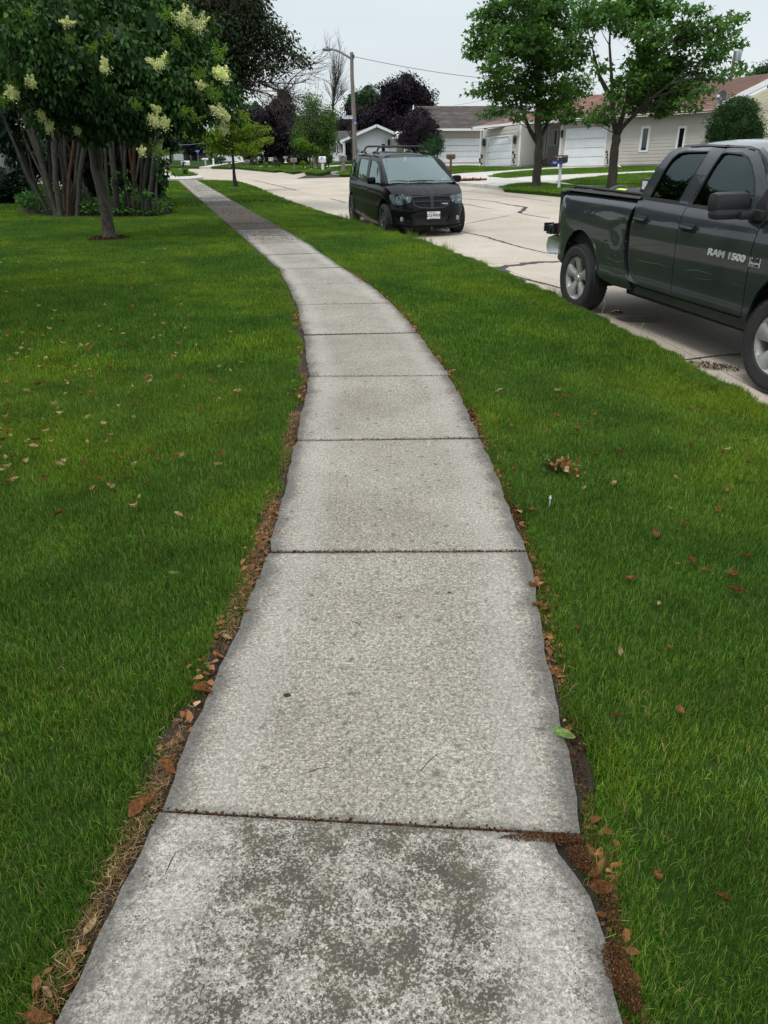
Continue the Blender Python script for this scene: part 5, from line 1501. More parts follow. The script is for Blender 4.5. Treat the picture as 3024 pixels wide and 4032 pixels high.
for dz in (-.04, .0, .04): mb.lathe([(0, -.07), (.012, -.07), (.012, .07), (0, .07)], 8, 'Y', (-2.92, -.90, .91 + dz))
mb.build('hitch', M_TRIM, tk, local=True)
# handles, badge, mirror
def handle(x, z):
    for sg in (1,):
        mb = MB()
        c = TW(np.array([TW.qx(x)]), np.array([z]))[0]
        mb.cbox(c[0], c[1] - .012, c[2] + .002, .20, .024, .078, .012)
        mb.tube([(c[0] - .085, c[1] - .025, z + .008), (c[0] - .06, c[1] - .048, z + .008), (c[0] + .06, c[1] - .050, z + .006), (c[0] + .085, c[1] - .025, z + .004)], [.018, .026, .026, .018], 8, squash=.8)
        h = mb.build('door_handle', M_TRIM, tk, smooth=True, local=True)
handle(-.53, 1.20); handle(.31, 1.195)
for nm, xx, zz, s_, sx in (('RAM 1500', .93, 1.022, .118, 1.52),):
    pt = TW(np.array([TW.qx(xx)]), np.array([zz]))[0]
    text_mesh(nm, s_ * .68, frame_mat((pt[0], pt[1] - .004, pt[2]), (1, -.004, -.0), (0, .03, 1)), M_BADGE, tk, 'badge_lettering', .004, sx=sx, bold=.0035)
pt = TW(np.array([TW.qx(1.33)]), np.array([1.015]))[0]
mb = MB(); mb.cbox(pt[0] - .004, pt[1] - .004, pt[2] - .003, .135, .006, .078, .002); mb.build('badge_plate', M_BADGE, tk, local=True)
text_mesh('HEMI', .052, frame_mat((pt[0], pt[1] - .009, pt[2] + .016), (1, 0, 0), (0, 0, 1)), M_DARKTXT, tk, 'badge_lettering', .002, sx=1.0, bold=.002)
text_mesh('5.7 LITER', .026, frame_mat((pt[0], pt[1] - .009, pt[2] - .027), (1, 0, 0), (0, 0, 1)), M_DARKTXT, tk, 'badge_lettering', .002, sx=1.1, bold=.0008)
for sg in (-1, 1):
    mb = MB()
    mb.cbox(1.06, sg * 1.175, 1.485, .15, .36, .17, .055)
    mb.cbox(1.08, sg * 1.165, 1.395, .13, .37, .09, .040)
    mb.cbox(1.14, sg * 1.03, 1.385, .10, .20, .07, .025)
    mb.cbox(1.19, sg * .965, 1.385, .17, .07, .09, .022)
    mb.build('mirror_housing', M_TRIM, tk, smooth=True, local=True, sharp=40)
    mb = MB()
    mb.add([(1.07, sg * .95, 1.37), (1.30, sg * .955, 1.35), (1.16, sg * .90, 1.59), (1.07, sg * .925, 1.37), (1.30, sg * .93, 1.35), (1.16, sg * .875, 1.59)], [(0, 1, 2), (3, 5, 4), (0, 3, 4, 1), (1, 4, 5, 2), (2, 5, 3, 0)])
    mb.build('mirror_sail', M_TRIM, tk, local=True)
# scratches on the dented bed side and doors
rs_ = random.Random(5)
def scratch(x0, z0, x1, z1, w=.006, fn=dentbed, sag=.0, seg=6):
    A = []
    for k in range(seg + 1):
        f = k / seg; A.append((TW.qx(x0 + (x1 - x0) * f), z0 + (z1 - z0) * f + sag * math.sin(f * PI) + rs_.uniform(-.004, .004)))
    V = []; F = []
    for k, (q_, z_) in enumerate(A):
        ww = w * (.3 + .7 * math.sin(PI * (k + .3) / (seg + .6)))
        V += list(fn(np.array([q_, q_]), np.array([z_ - ww / 2, z_ + ww / 2]), .0025))
        if k: F.append((2 * k - 2, 2 * k - 1, 2 * k + 1, 2 * k))
    return V, F
def scr_obj(specs, fn, parent):
    for sp_ in specs:
        V, F = scratch(*sp_[:4], w=sp_[4] * .62, fn=fn, sag=sp_[5] if len(sp_) > 5 else 0)
        mesh_np('scratch', V, F, M_BRUSH, parent, smooth=True, local=True)
big = [(-1.27, 1.225, -1.06, 1.21, .008, .0), (-1.27, 1.165, -.90, 1.18, .010, -.008), (-.98, 1.20, -.78, 1.23, .008), (-1.05, 1.175, -.95, 1.17, .007), (-1.02, 1.085, -.80, 1.125, .010, .02), (-1.03, 1.05, -.96, 1.06, .01),
       (-1.24, .90, -1.03, .905, .016, .0), (-1.23, .935, -1.15, .93, .008), (-1.20, .755, -.92, .72, .008, -.008), (-.98, .70, -.78, .745, .008), (-1.15, .68, -1.0, .675, .006), (-1.21, 1.01, -1.16, 1.0, .012), (-.80, .95, -.76, .96, .008), (-.82, .88, -.755, .885, .007)]
for k in range(18):
    x = rs_.uniform(-1.24, -.80); z = rs_.uniform(.78, 1.12); big.append((x, z, x + rs_.uniform(.03, .09), z + rs_.uniform(-.012, .012), rs_.uniform(.003, .007)))
scr_obj(big, dentbed, tk)
scr_obj([(-.58, .775, .10, .80, .006, .012), (.34, .805, .78, .825, .008, .02), (.50, .765, .80, .79, .006, -.01), (1.05, .80, 1.22, .79, .005), (-.6, .80, -.3, .79, .004)], TW, tk)
for (x, y) in ((RX, -.93), (RX, .93), (FX, -.93), (FX, .93)):
    wheel(tk, x, y + (.015 if y < 0 else -.015), .405, .405, .27, .262, -1 if y < 0 else 1, 'truck', M_ALLOY)
# wheel wells
for x in (RX - .02, FX):
    mb = MB(); V = []; F = []; n = 16
    for k in range(n + 1):
        a = math.radians(-10 + 200 * k / n); V += [(x + .50 * math.cos(a), -.93, .46 + .50 * math.sin(a)), (x + .50 * math.cos(a), -.45, .46 + .50 * math.sin(a)), (x + .50 * math.cos(a), .93, .46 + .50 * math.sin(a)), (x + .50 * math.cos(a), .45, .46 + .50 * math.sin(a))]
        if k: b = 4 * k; F += [(b - 4, b - 3, b + 1, b), (b - 2, b - 1, b + 3, b + 2)]
    mb.add(V, F); mb.build('wheel_well', M_UNDER, tk, local=True)
# front end
panel('front_bumper', [(.0, .48), (TW.qy(.9), .48), (TW.qy(.9), .74), (0, .76)], TW, M_CHROME, tk, .05, .1, .05, mirror=True)
panel('grille', [(0, .80), (TW.qy(.55), .80), (TW.qy(.58), 1.12), (0, 1.14)], TW, M_CHROME, tk, .0, .1, .03, holes=[[(.03, .83), (TW.qy(.5), .83), (TW.qy(.52), 1.08), (.03, 1.10)]], mirror=True)
panel('grille_mesh', [(0, .80), (TW.qy(.55), .80), (TW.qy(.58), 1.12), (0, 1.14)], TW, M_TRIM, tk, -.03, .1, 0, mirror=True)
panel('headlight', [(TW.qy(.60), .84), (TW.qy(.88), .84), (TW.qy(.93), 1.08), (TW.qy(.62), 1.10)], TW, M_LENS, tk, .0, .08, .03, mirror=True)
# hose reel and gear standing in the bed
hr = thing('hose_reel', 'reel of yellow green hose standing in the truck bed behind the cab', 'hose reel', tuple(tk.matrix_world @ Vector((0, 0, 0))) if False else (3.9, 8.33, -.25), math.radians(-75.6))
rc = (-2.02, -.28, 1.165)
for s_ in (-.24, .24):
    mb = MB(); mb.lathe([(0, s_ - .012), (.27, s_ - .012), (.285, s_), (.27, s_ + .012), (0, s_ + .012)], 32, 'X', rc); mb.build('reel_flange', M_DALLOY, hr, smooth=True, local=True)
mb = MB()
for k in range(11):
    x = rc[0] - .21 + k * .042; V = []
    mb.tube([(x + .01 * math.sin(i * .9 + k), rc[1] + .225 * math.cos(2 * PI * i / 28), rc[2] + .225 * math.sin(2 * PI * i / 28)) for i in range(29)], .023, 7, cap=False)
mb.build('hose', M_HOSE, hr, smooth=True, local=True)['kind'] = 'stuff'
mb = MB(); mb.cbox(rc[0], rc[1], .87, .56, .5, .08, .02); mb.cbox(rc[0] - .262, rc[1], 1.02, .02, .1, .36); mb.cbox(rc[0] + .262, rc[1], 1.02, .02, .1, .36); mb.build('stand', M_TRIM, hr, local=True)
tb = thing('black_tank', 'rounded black tank beside the hose reel in the truck bed against the cab', 'tank', (3.9, 8.33, -.25), math.radians(-75.6))
mb = MB(); mb.lathe([(0, -.2), (.13, -.2), (.16, -.17), (.16, .17), (.13, .2), (0, .2)], 24, 'X', (-1.52, -.45, 1.29)); mb.build('tank_body', M_TRIM, tb, smooth=True, local=True)
mb = MB(); mb.cbox(-1.52, -.45, 1.0, .3, .24, .34, .01); mb.build('tank_frame', M_UNDER, tb, local=True)
eb = thing('engine_box', 'small black engine box with a white label standing against the back of the cab', 'box', (3.9, 8.33, -.25), math.radians(-75.6))
mb = MB(); mb.cbox(-1.24, -.44, 1.32, .22, .24, .50, .03); mb.build('case', M_TRIM, eb, smooth=True, local=True)
mb = MB(); mb.cbox(-1.25, -.563, 1.50, .10, .006, .09); mb.build('label', M_WHITEP, eb, local=True)
# ------------------------------------------------------------------ black minivan (x forward, right side at -y)
vn = thing('minivan', 'glossy black minivan with roof rack and front licence plate parked facing the camera', 'van', (.50, 20.5, -.25), math.radians(-75.9))
out_v = [(2.63, 0), (2.615, -.3), (2.56, -.52), (2.45, -.70), (2.28, -.83), (2.05, -.895), (1.7, -.925), (1.0, -.94), (-1.4, -.94), (-1.8, -.93), (-2.05, -.90), (-2.2, -.82), (-2.27, -.6), (-2.29, 0)]
VW = Wrap(out_v, [(.16, -.07), (.22, -.035), (.30, -.005), (.45, .004), (.60, .006), (.66, -.004), (.9, -.002), (1.0, -.012), (1.06, -.028), (1.12, -.042), (1.3, -.088), (1.48, -.135), (1.56, -.17), (1.61, -.215), (1.64, -.27)],
          [(.15, -.09), (.20, -.02), (.25, .02), (.29, -.015), (.42, -.02), (.50, .012), (.60, .01), (.66, -.01), (.80, -.045), (.87, -.08), (.95, -.16), (1.1, -.3), (1.6, -.6)])
def vq(pts):
    m = VW.qx(2.05)
    return [(VW.qx(x) if x < 2.05 else m - (x - 2.05) * 1.05, z) for x, z in pts]
def Y(y): return VW.qy(y)
M_B = M_BLACKP
AF, AR = 1.85, -1.60
farc = [(AF - .02 + a, z) for a, z in arch(0, 0, .43, .455, 180, -4, 17, .34)]
rarc = [(AR + a, z) for a, z in arch(0, 0, .42, .43, 184, -4, 17, .32)]
zt = 1.625
qrear = VW.L[-1]
# lower sides: quarter, sliding door, front door, fender
w_r = [(-2.06, 1.125), (-1.20, 1.11), (-1.25, 1.30), (-1.34, 1.545), (-1.84, 1.54), (-2.05, 1.43), (-2.10, 1.27)]
w_m = [(-.95, 1.105), (.04, 1.075), (-.03, 1.30), (-.13, 1.54), (-1.09, 1.55), (-1.02, 1.3)]
w_f = [(.26, 1.075), (.7, 1.07), (1.20, 1.065), (1.52, 1.06), (1.32, 1.22), (1.08, 1.37), (.86, 1.47), (.62, 1.515), (.14, 1.54), (.19, 1.3)]
roof_line = [(-2.08, 1.50), (-1.99, 1.57), (-1.85, 1.61), (-1.37, 1.63), (-.2, 1.63), (.29, 1.615), (.60, 1.585)]
quarter = [(-2.05, .30)] + [p for p in rarc] + [(-1.10, .20), (-.98, .20), (-.99, .9), (-1.01, 1.1), (-1.12, 1.35), (-1.18, 1.625), (-1.37, 1.63), (-1.85, 1.61), (-1.99, 1.57), (-2.12, 1.47), (-2.20, 1.27), (-2.23, 1.1), (-2.24, .8), (-2.20, .32)]
def rearext(pts): return [(VW.qx(x) if x > -1.9 else VW.qx(-1.9) + (-1.9 - x) * 1.15, z) for x, z in pts]
panel('rear_quarter', rearext(quarter), VW, M_B, vn, 0, .06, .03, holes=[rearext(w_r)], mirror=True)
panel('sliding_door', vq([(-.97, .26), (.11, .24), (.10, 1.0), (.12, 1.08), (.04, 1.30), (-.04, 1.62), (-1.16, 1.622), (-1.10, 1.35), (-.99, 1.1), (-.975, .9)]), VW, M_B, vn, 0, .06, .02, holes=[vq(w_m)], mirror=True)
panel('front_door', vq([(.125, .24), (1.26, .26), (1.30, .42), (1.33, 1.0), (1.56, 1.03), (1.62, 1.06), (1.40, 1.24), (1.12, 1.42), (.86, 1.535), (.60, 1.585), (.29, 1.612), (-.02, 1.618), (.06, 1.30), (.135, 1.08), (.115, 1.0)]), VW, M_B, vn, 0, .06, .02, holes=[vq(w_f)], mirror=True)
panel('front_fender', vq([(1.275, .24), (1.36, .24)] + farc[1:] + [(2.33, .30), (2.36, .52), (2.34, .70), (2.16, .80), (2.10, .93), (1.9, 1.0), (1.72, 1.06), (1.62, 1.05), (1.345, 1.02), (1.34, .99), (1.315, .42)]), VW, M_B, vn, 0, .05, .03, mirror=True)
for wn, wf_ in ((w_r, rearext), (w_m, vq), (w_f, vq)):
    panel('window_glass', grow(wf_(wn), .012), VW, M_PRIVACY if wn is not w_f else M_PRIVACY, vn, -.012, .2, 0, mirror=True)
panel('rocker', vq([(-1.16, .16), (1.38, .16), (1.36, .25), (-1.1, .25)]), VW, M_B, vn, -.008, .2, .04, mirror=True)
panel('body_liner', vq([(-1.9, .2), (1.3, .2), (1.3, 1.04), (-1.9, 1.08)]), VW, M_UNDER, vn, -.05, .2, 0, mirror=True)
strip('belt_moulding', [(-1.85, 1.105), (-.5, 1.09), (.7, 1.055), (1.52, 1.045)], .018, .008, M_BADGE2 if False else M_TRIM, VW, vn, vq)
strip('side_moulding', [(-1.1, .585), (0, .575), (1.25, .565)], .026, .010, M_B, VW, vn, vq)
strip('arch_lip', farc, .03, .010, M_B, VW, vn, vq); strip('arch_lip', rarc, .03, .010, M_B, VW, vn, vq)
# tailgate
grid_surf('tailgate', lambda u, v: np.stack([-2.28 + .32 * np.clip(v - .55, 0, 1) ** 1.5 * 2.2 + .03 * (2 * u - 1) ** 2, (u - .5) * (1.66 - .36 * v), .30 + 1.30 * v], -1), 10, 10, M_B, vn)
# front bumper and fascia
qc = vq([(2.33, .5)])[0][0]
low = [(0, .155), (Y(.6), .16), (qc - .02, .20), (qc, .28), (qc + .0, .52), (qc + .01, .70), (qc + .0, .86), (Y(.80), .895), (Y(.5), .882), (0, .874)]
hole1 = [(0 + .001, .315), (Y(.34), .30), (Y(.40), .33), (Y(.46), .42), (Y(.47), .445), (Y(.3), .43), (.001, .425)]
# the bumper is one mesh through the middle
def mirror_poly(P): return [(-a, z) for a, z in reversed(P)]
full = low + mirror_poly(low[1:-1])
hole = [(Y(.40), .33), (Y(.47), .445), (Y(.3), .43), (-Y(.3), .43), (-Y(.47), .445), (-Y(.40), .33), (-Y(.34), .30), (Y(.34), .30)][::-1]
fogh = [(Y(.665) + .052 * math.cos(t_ * PI / 5), .385 + .052 * math.sin(t_ * PI / 5)) for t_ in range(10)]
gro = [(Y(.46), .845), (Y(.43), .74), (Y(.39), .67), (Y(.28), .625), (0, .61), (-Y(.28), .625), (-Y(.39), .67), (-Y(.43), .74), (-Y(.46), .845), (0, .862)]
hl = [(Y(.46), .86), (Y(.66), .880), (Y(.80), .888), (Y(.84) + .05, .888), (Y(.84) + .10, .855), (Y(.84) + .085, .80), (Y(.84) + .02, .715), (Y(.72), .672), (Y(.60), .685), (Y(.49), .73)]
hli = grow(hl, -.006)
panel('front_bumper', full, VW, M_B, vn, 0, .045, .03, holes=[hole, fogh, [(-a, z) for a, z in fogh[::-1]], gro, hli, [(-a, z) for a, z in hli[::-1]]])
panel('lower_grille', [(-Y(.50), .27), (Y(.50), .27), (Y(.52), .47), (-Y(.52), .47)], VW, M_TRIM, vn, -.03, .1, 0)
for k in range(3): strip('grille_bar', [(-Y(.46), .33 + k * .035), (0, .325 + k * .035), (Y(.46), .33 + k * .035)], .008, -.015, M_UNDER, VW, vn, lambda p: p, False)
# splitter lip
def lipfn(q, z, d=0.0): return VW(q, z, d)
panel('splitter_lip', [(-qc - .02, .215), (-Y(.5), .19), (0, .185), (Y(.5), .19), (qc + .02, .215), (qc + .02, .245), (Y(.5), .215), (0, .21), (-Y(.5), .215), (-qc - .02, .245)], VW, M_B, vn, .035, .05, .035)
# grille with cross bars
gr = [(-Y(.47), .855), (-Y(.44), .74), (-Y(.40), .66), (-Y(.28), .615), (0, .60), (Y(.28), .615), (Y(.40), .66), (Y(.44), .74), (Y(.47), .855), (0, .872)]
gh = []
for sg in (1, -1):
    a = [(Y(.035), .765), (Y(.43), .765), (Y(.445), .835), (Y(.035), .848)]
    b = [(Y(.035), .625), (Y(.26), .638), (Y(.37), .675), (Y(.405), .738), (Y(.035), .738)]
    for h in (a, b): gh.append([(sg * q, z) for q, z in (h if sg > 0 else h[::-1])])
M_GRILLE = mat('grille_frame', (.035, .036, .04), .35, .05, 8, 0, 60, metallic=.5)
gmain = panel('grille', gr, VW, M_GRILLE, vn, .012, .05, .03, holes=gh)[0]
ORG[gmain.name] = Matrix.Identity(4)
panel('grille_mesh', gr, VW, M_UNDER, vn, -.018, .08, 0)
# honeycomb
mb = MB()
for sg in (1, -1):
    for zz0, zz1, yw in ((.765, .84, .44), (.63, .738, .40)):
        z = zz0
        row = 0
        while z < zz1:
            for k in range(16):
                y = .05 + k * .026 + (.013 if row % 2 else 0)
                if y > yw - (.10 if z < .66 else .01): break
                p = VW(np.array([Y(y)]), np.array([z]), -.008)[0]; mb.cbox(p[0], sg * p[1], p[2], .004, .017, .004)
            z += .014; row += 1
o = mb.build('honeycomb', M_TRIM, vn, local=True); o['kind'] = 'stuff'
pt = VW(np.array([-Y(.30)]), np.array([.695]), -.002)[0]
text_mesh('DODGE', .036, frame_mat((pt[0], pt[1], pt[2]), (.18, 1, 0), (0, 0, 1)), M_BADGE, vn, 'badge_lettering', .004, sx=1.15, bold=.002)
# headlights
for sg in (1, -1):
    def hw_(a, z, d=0.0, sg=sg):
        P = VW(a, z, d); P[:, 1] *= sg; return P
    h0 = panel('headlight', hl, hw_, M_DALLOY, vn, -.05, .08, 0)[0]
    ORG[h0.name] = Matrix.Identity(4)
    panel('lens', hl, hw_, M_LENS, h0, .006, .05, .02)
    for (yy, z, r) in ((.545, .785, .050), (.745, .79, .060)):
        p = hw_(np.array([Y(yy)]), np.array([z]), -.03)[0]
        mb = MB(); mb.M = Matrix.Translation(p) @ Matrix.Rotation(math.radians(-8 * sg * -1), 4, 'Z')
        mb.lathe([(.012, -.045), (r * .55, -.03), (r * .9, .0), (r, .02), (r * 1.04, .018)], 20, 'X')
        mb.ball((-.02, 0, 0), .013); mb.build('reflector', M_REFL, h0, smooth=True, local=True)
    p = hw_(np.array([Y(.84) + .055]), np.array([.845]), -.02)[0]
    mb = MB(); mb.cbox(p[0], p[1], p[2], .05, .03, .05, .01); mb.build('indicator', M_AMB, h0, local=True)
    p = hw_(np.array([Y(.665)]), np.array([.385]), -.012)[0]
    fl = MB(); fl.M = Matrix.Translation(p) @ Matrix.Rotation(-sg * -.35, 4, 'Z'); fl.lathe([(0, -.03), (.03, -.025), (.045, .0), (.048, .012), (.040, .014)], 20, 'X')
    f0 = fl.build('fog_lamp', M_REFL, vn, smooth=True, local=True); ORG[f0.name] = Matrix.Identity(4)
    fl = MB(); fl.M = Matrix.Translation(p) @ Matrix.Rotation(-sg * -.35, 4, 'Z'); fl.lathe([(0, .016), (.041, .012)], 20, 'X'); fl.build('fog_lens', M_LENS, f0, local=True)
# plate
pl = MB(); pl.cbox(2.652, .03, .465, .006, .305, .152, .002); p0 = pl.build('licence_plate', M_WHITEP, vn, local=True); ORG[p0.name] = Matrix.Identity(4)
text_mesh('213·PWX', .092, frame_mat((2.657, .03, .458), (0, 1, 0), (0, 0, 1)), M_DARKTXT, p0, 'plate_number', .0015, sx=.86, bold=.002)
text_mesh('WISCONSIN', .026, frame_mat((2.657, .0, .522), (0, 1, 0), (0, 0, 1)), M_REDTXT, p0, 'plate_state', .0015, sx=1.15, bold=.0006)
text_mesh("AMERICA'S DAIRYLAND", .017, frame_mat((2.657, .03, .402), (0, 1, 0), (0, 0, 1)), M_DARKTXT, p0, 'plate_motto', .0015, sx=1.0)
mb = MB(); mb.cbox(2.645, .03, .465, .008, .32, .166, .002); mb.build('plate_bracket', M_TRIM, vn, local=True)
# hood
def hoodv(u, v):
    y = (v - .5) * 2
    xf = 2.555 - .30 * np.abs(y) ** 2.6; xb = 1.78 + .12 * (1 - y ** 2)
    wf = .82 + 0 * y; wb = .905
    x = xb + (xf - xb) * u; w = wb + (wf - wb) * u
    zb = 1.075 - .040 * np.abs(y) ** 3; zf = .866 + .024 * np.abs(y) ** 2
    z = zb + (zf - zb) * u ** 1.5 + .010 * np.exp(-((np.abs(y) - .62) / .10) ** 2) * (1 - u * .4) - .008 * np.exp(-((np.abs(y) - .12) / .06) ** 2)
    return np.stack([x, y * w, z], -1)
grid_surf('hood', hoodv, 26, 40, M_B, vn)
def wsv(u, v):
    y = (u - .5) * 2
    xb = 1.76 + .13 * (1 - y ** 2); xt = .60 + .16 * (1 - y ** 2)
    zb, zt_ = 1.09, 1.585; wb, wt = .80, .655
    v2 = v
    x = xb + (xt - xb) * v2; z = zb + (zt_ - zb) * (v2 ** .93) + .02 * (1 - y ** 2) * v2; w = wb + (wt - wb) * v2
    return np.stack([x, y * w, z], -1)
grid_surf('windscreen', wsv, 14, 10, M_WSHIELD, vn)
def apil(sg):
    V = []; F = []; n = 10
    for k in range(n):
        f = k / (n - 1); a = wsv(np.array([.5 + .5 * sg * .97]), np.array([f * 1.03]))[0]
        xs = 1.70 - 1.10 * f; zs = np.interp(xs, [.60, .86, 1.12, 1.40, 1.62, 1.75], [1.585, 1.535, 1.42, 1.24, 1.06, 1.03])
        b = VW(np.array([VW.qx(xs)]), np.array([zs]), .002)[0]; b[1] *= -sg if sg > 0 else 1
        b[1] = abs(b[1]) * sg
        m_ = (a + b) / 2 + np.array([.02, sg * .012, .022])
        V += [tuple(a + np.array([0, 0, .004])), tuple(m_), tuple(b)]
    for k in range(n - 1):
        for j in range(2): q_ = k * 3 + j; F.append((q_, q_ + 1, q_ + 4, q_ + 3))
    mb = MB(); mb.add(V, F); mb.build('a_pillar', M_B, vn, smooth=True, local=True)
apil(1); apil(-1)
def roofv(u, v):
    y = (v - .5) * 2
    x = -2.08 + u * (2.68 + .10 * (1 - y ** 2) )
    ze = np.interp(x, [-2.1, -2.02, -1.85, -1.37, -.2, .29, .62, .8], [1.50, 1.56, 1.605, 1.625, 1.625, 1.612, 1.585, 1.57])
    we = np.interp(x, [-2.1, -1.8, 0, .6], [.66, .715, .72, .685])
    z = ze + .085 * (1 - np.abs(y) ** 2.6) * np.interp(u, [0, .15, .9, 1], [.2, 1, .75, .35])
    return np.stack([x, y * we, z], -1)
grid_surf('roof', roofv, 30, 24, M_B, vn)
# cowl, wipers
grid_surf('cowl', lambda u, v: np.stack([1.70 + .10 * v + .13 * (1 - (2 * u - 1) ** 2), (2 * u - 1) * .86, 1.072 - .004 * v - .03 * np.abs(2 * u - 1) ** 3], -1), 16, 3, M_TRIM, vn)
for (ya, yb) in ((-.36, -.74), (.28, -.34)):
    a = wsv(np.array([.5 + ya / 1.6]), np.array([0.02]))[0]
    mb = MB(); pts = []
    for k in range(6):
        f = k / 5; yy = ya + (yb - ya) * f * -1 if False else ya + (yb - ya) * f
        q_ = wsv(np.array([.5 + yy / 1.62]), np.array([.035 + .02 * math.sin(f * PI)]))[0]; pts.append((q_[0] + .02, q_[1], q_[2] + .02))
    mb.tube(pts, .009, 6); mb.tube([(a[0] + .05, a[1], a[2] + .0), (a[0] + .03, a[1] - .0, a[2] + .03), pts[3]], .011, 6)
    pts2 = []
    for k in range(6):
        f = k / 5; yy = ya + .05 + (.42) * f
        q_ = wsv(np.array([.5 + min(yy, .78) / 1.62]), np.array([.03]))[0]; pts2.append((q_[0] + .02, q_[1], q_[2] + .015))
    mb.tube(pts2, .008, 6)
    mb.build('wiper', M_TRIM, vn, smooth=True, local=True)
for yy in (-.28, .34):
    mb = MB(); p = hoodv(np.array([.10]), np.array([.5 + yy / 1.65]))[0]; mb.cbox(p[0], p[1], p[2] + .006, .03, .02, .014, .004); mb.build('washer_nozzle', M_TRIM, vn, local=True)
# interior
mb = MB()
for x in (.35, -.75, -1.6):
    for y in (-.42, .42):
        mb.cbox(x, y, .75, .5, .5, .22, .06); mb.cbox(x - .22, y, 1.02, .14, .48, .55, .06); mb.cbox(x - .24, y, 1.37, .09, .24, .16, .04)
mb.build('seats', M_SEAT, vn, smooth=True, local=True)
mb = MB(); mb.cbox(1.45, 0, .98, .5, 1.6, .16, .06); mb.cbox(0, 0, .28, 3.9, 1.5, .22); mb.cbox(2.1, 0, .6, .7, 1.2, .4); mb.cbox(-2.0, 0, .6, .4, 1.5, .5); mb.build('dashboard_shade_floor', M_UNDER, vn, smooth=True, local=True)  # dashboard and floor; floor box hung low to deepen the shadow under the van
mb = MB(); mb.M = Matrix.Translation((1.10, .40, 1.06)) @ Matrix.Rotation(math.radians(65), 4, 'Y'); n = 24
mb.tube([(.18 * math.cos(2 * PI * k / n), .18 * math.sin(2 * PI * k / n), 0) for k in range(n + 1)], .014, 6, cap=False); mb.cbox(0, 0, 0, .10, .30, .03, .01); mb.build('steering_wheel', M_TRIM, vn, smooth=True, local=True)
mb = MB(); mb.cbox(.72, 0, 1.50, .03, .22, .06, .015); mb.build('inner_mirror', M_TRIM, vn, local=True)
mb = MB(); mb.add([(1.42, .60, 1.10), (1.42, .74, 1.10), (1.42, .74, 1.17), (1.42, .60, 1.17)], [(0, 1, 2, 3)]); mb.build('paper_sheet', M_STICK, vn, local=True)
# mirrors, handles
for sg in (-1, 1):
    mb = MB(); mb.cbox(1.22, sg * 1.05, 1.135, .13, .20, .155, .05); mb.cbox(1.26, sg * .93, 1.07, .10, .14, .04, .015)
    mb.build('wing_mirror', M_B, vn, smooth=True, local=True)
for x in (-.10, .28):
    c = VW(np.array([VW.qx(x)]), np.array([.905]))[0]
    mb = MB(); mb.tube([(c[0] - .09, c[1] - .005, .905), (c[0] - .06, c[1] - .035, .907), (c[0] + .06, c[1] - .035, .907), (c[0] + .09, c[1] - .005, .905)], [.012, .015, .015, .012], 8)
    mb.build('door_handle', M_GRILLE, vn, smooth=True, local=True)
# roof rack: side feet and two crossbars
for sg in (-1, 1):
    for (xa, xb) in ((-1.65, -1.10), (-.30, .25)):
        mb = MB(); pts = []; 
        for k in range(9):
            f = k / 8; x = xa + (xb - xa) * f; pts.append((x, sg * .62, 1.675 + .035 * math.sin(f * PI) ** .6))
        mb.tube(pts, [.02] + [.036] * 7 + [.02], 8, squash=.8)
        mb.build('rack_foot', M_TRIM, vn, smooth=True, local=True)
for x in (-1.35, 0.0):
    mb = MB(); mb.tube([(x, -.62, 1.70), (x + .02, -.57, 1.80), (x + .02, -.52, 1.825), (x + .02, .52, 1.825), (x + .02, .57, 1.80), (x, .62, 1.70)], .016, 8, squash=1.4)
    mb.build('crossbar', M_TRIM, vn, smooth=True, local=True)
mb = MB(); mb.tube([(.9, -.60, 1.50), (.86, -.61, 2.02)], .003, 5); mb.build('antenna', M_TRIM, vn, local=True)
for (x, y) in ((AR, -.84), (AR, .84), (AF, -.84), (AF, .84)):
    wheel(vn, x, y, .335, .335, .225, .225, -1 if y < 0 else 1, 'van', M_DALLOY, 0)
for x in (AR, AF - .02):
    mb = MB(); V = []; F = []; n = 14
    for k in range(n + 1):
        a = math.radians(-8 + 196 * k / n)
        for sg in (-1, 1): V += [(x + .44 * math.cos(a), sg * .88, .34 + .45 * math.sin(a)), (x + .44 * math.cos(a), sg * .5, .34 + .45 * math.sin(a))]
        if k: b = 4 * k; F += [(b - 4, b - 3, b + 1, b), (b - 2, b - 1, b + 3, b + 2)]
    for sg in (-1, 1): mb.add([(x + .45, sg * .5, .1), (x - .45, sg * .5, .1), (x - .45, sg * .5, .8), (x + .45, sg * .5, .8)], [(0, 1, 2, 3)])
    mb.add(V, F); mb.build('wheel_well', M_UNDER, vn, local=True)
# ------------------------------------------------------------------ building materials
M_TAN = mat('siding_tan', (.50, .475, .425), .55, .05, 1.5, .1, 120, dirt=.12)
M_CREAM = mat('siding_cream', (.52, .49, .36), .55, .05, 1.5, .1, 120, dirt=.1)
M_WHITE = mat('siding_white', (.74, .76, .78), .5, .04, 1.5, .05, 120, dirt=.08)
M_TRIMW = mat('trim_white', (.76, .77, .78), .45, .04, 2, 0, 60, dirt=.06)
M_GDOOR = mat('garage_door_white', (.72, .75, .77), .5, .04, 2, .05, 90, dirt=.06)
M_FOUND = mat('foundation', (.24, .23, .21), .9, .15, 5, .4, 60)
M_BRICKT = mat('brick_tan', (.34, .25, .21), .85, .2, 6, .4, 60)
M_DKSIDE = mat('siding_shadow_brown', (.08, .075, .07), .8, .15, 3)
M_PANE = M_GLASSD
M_BLIND = mat('window_blind', (.20, .24, .21), .6, .1, 8)
M_LANT = mat('lantern_black', (.015, .015, .015), .5, .1)
M_TERRA = mat('pot_dark', (.03, .035, .04), .6, .1)
M_NAVY = mat('door_navy', (.03, .045, .06), .5, .1)
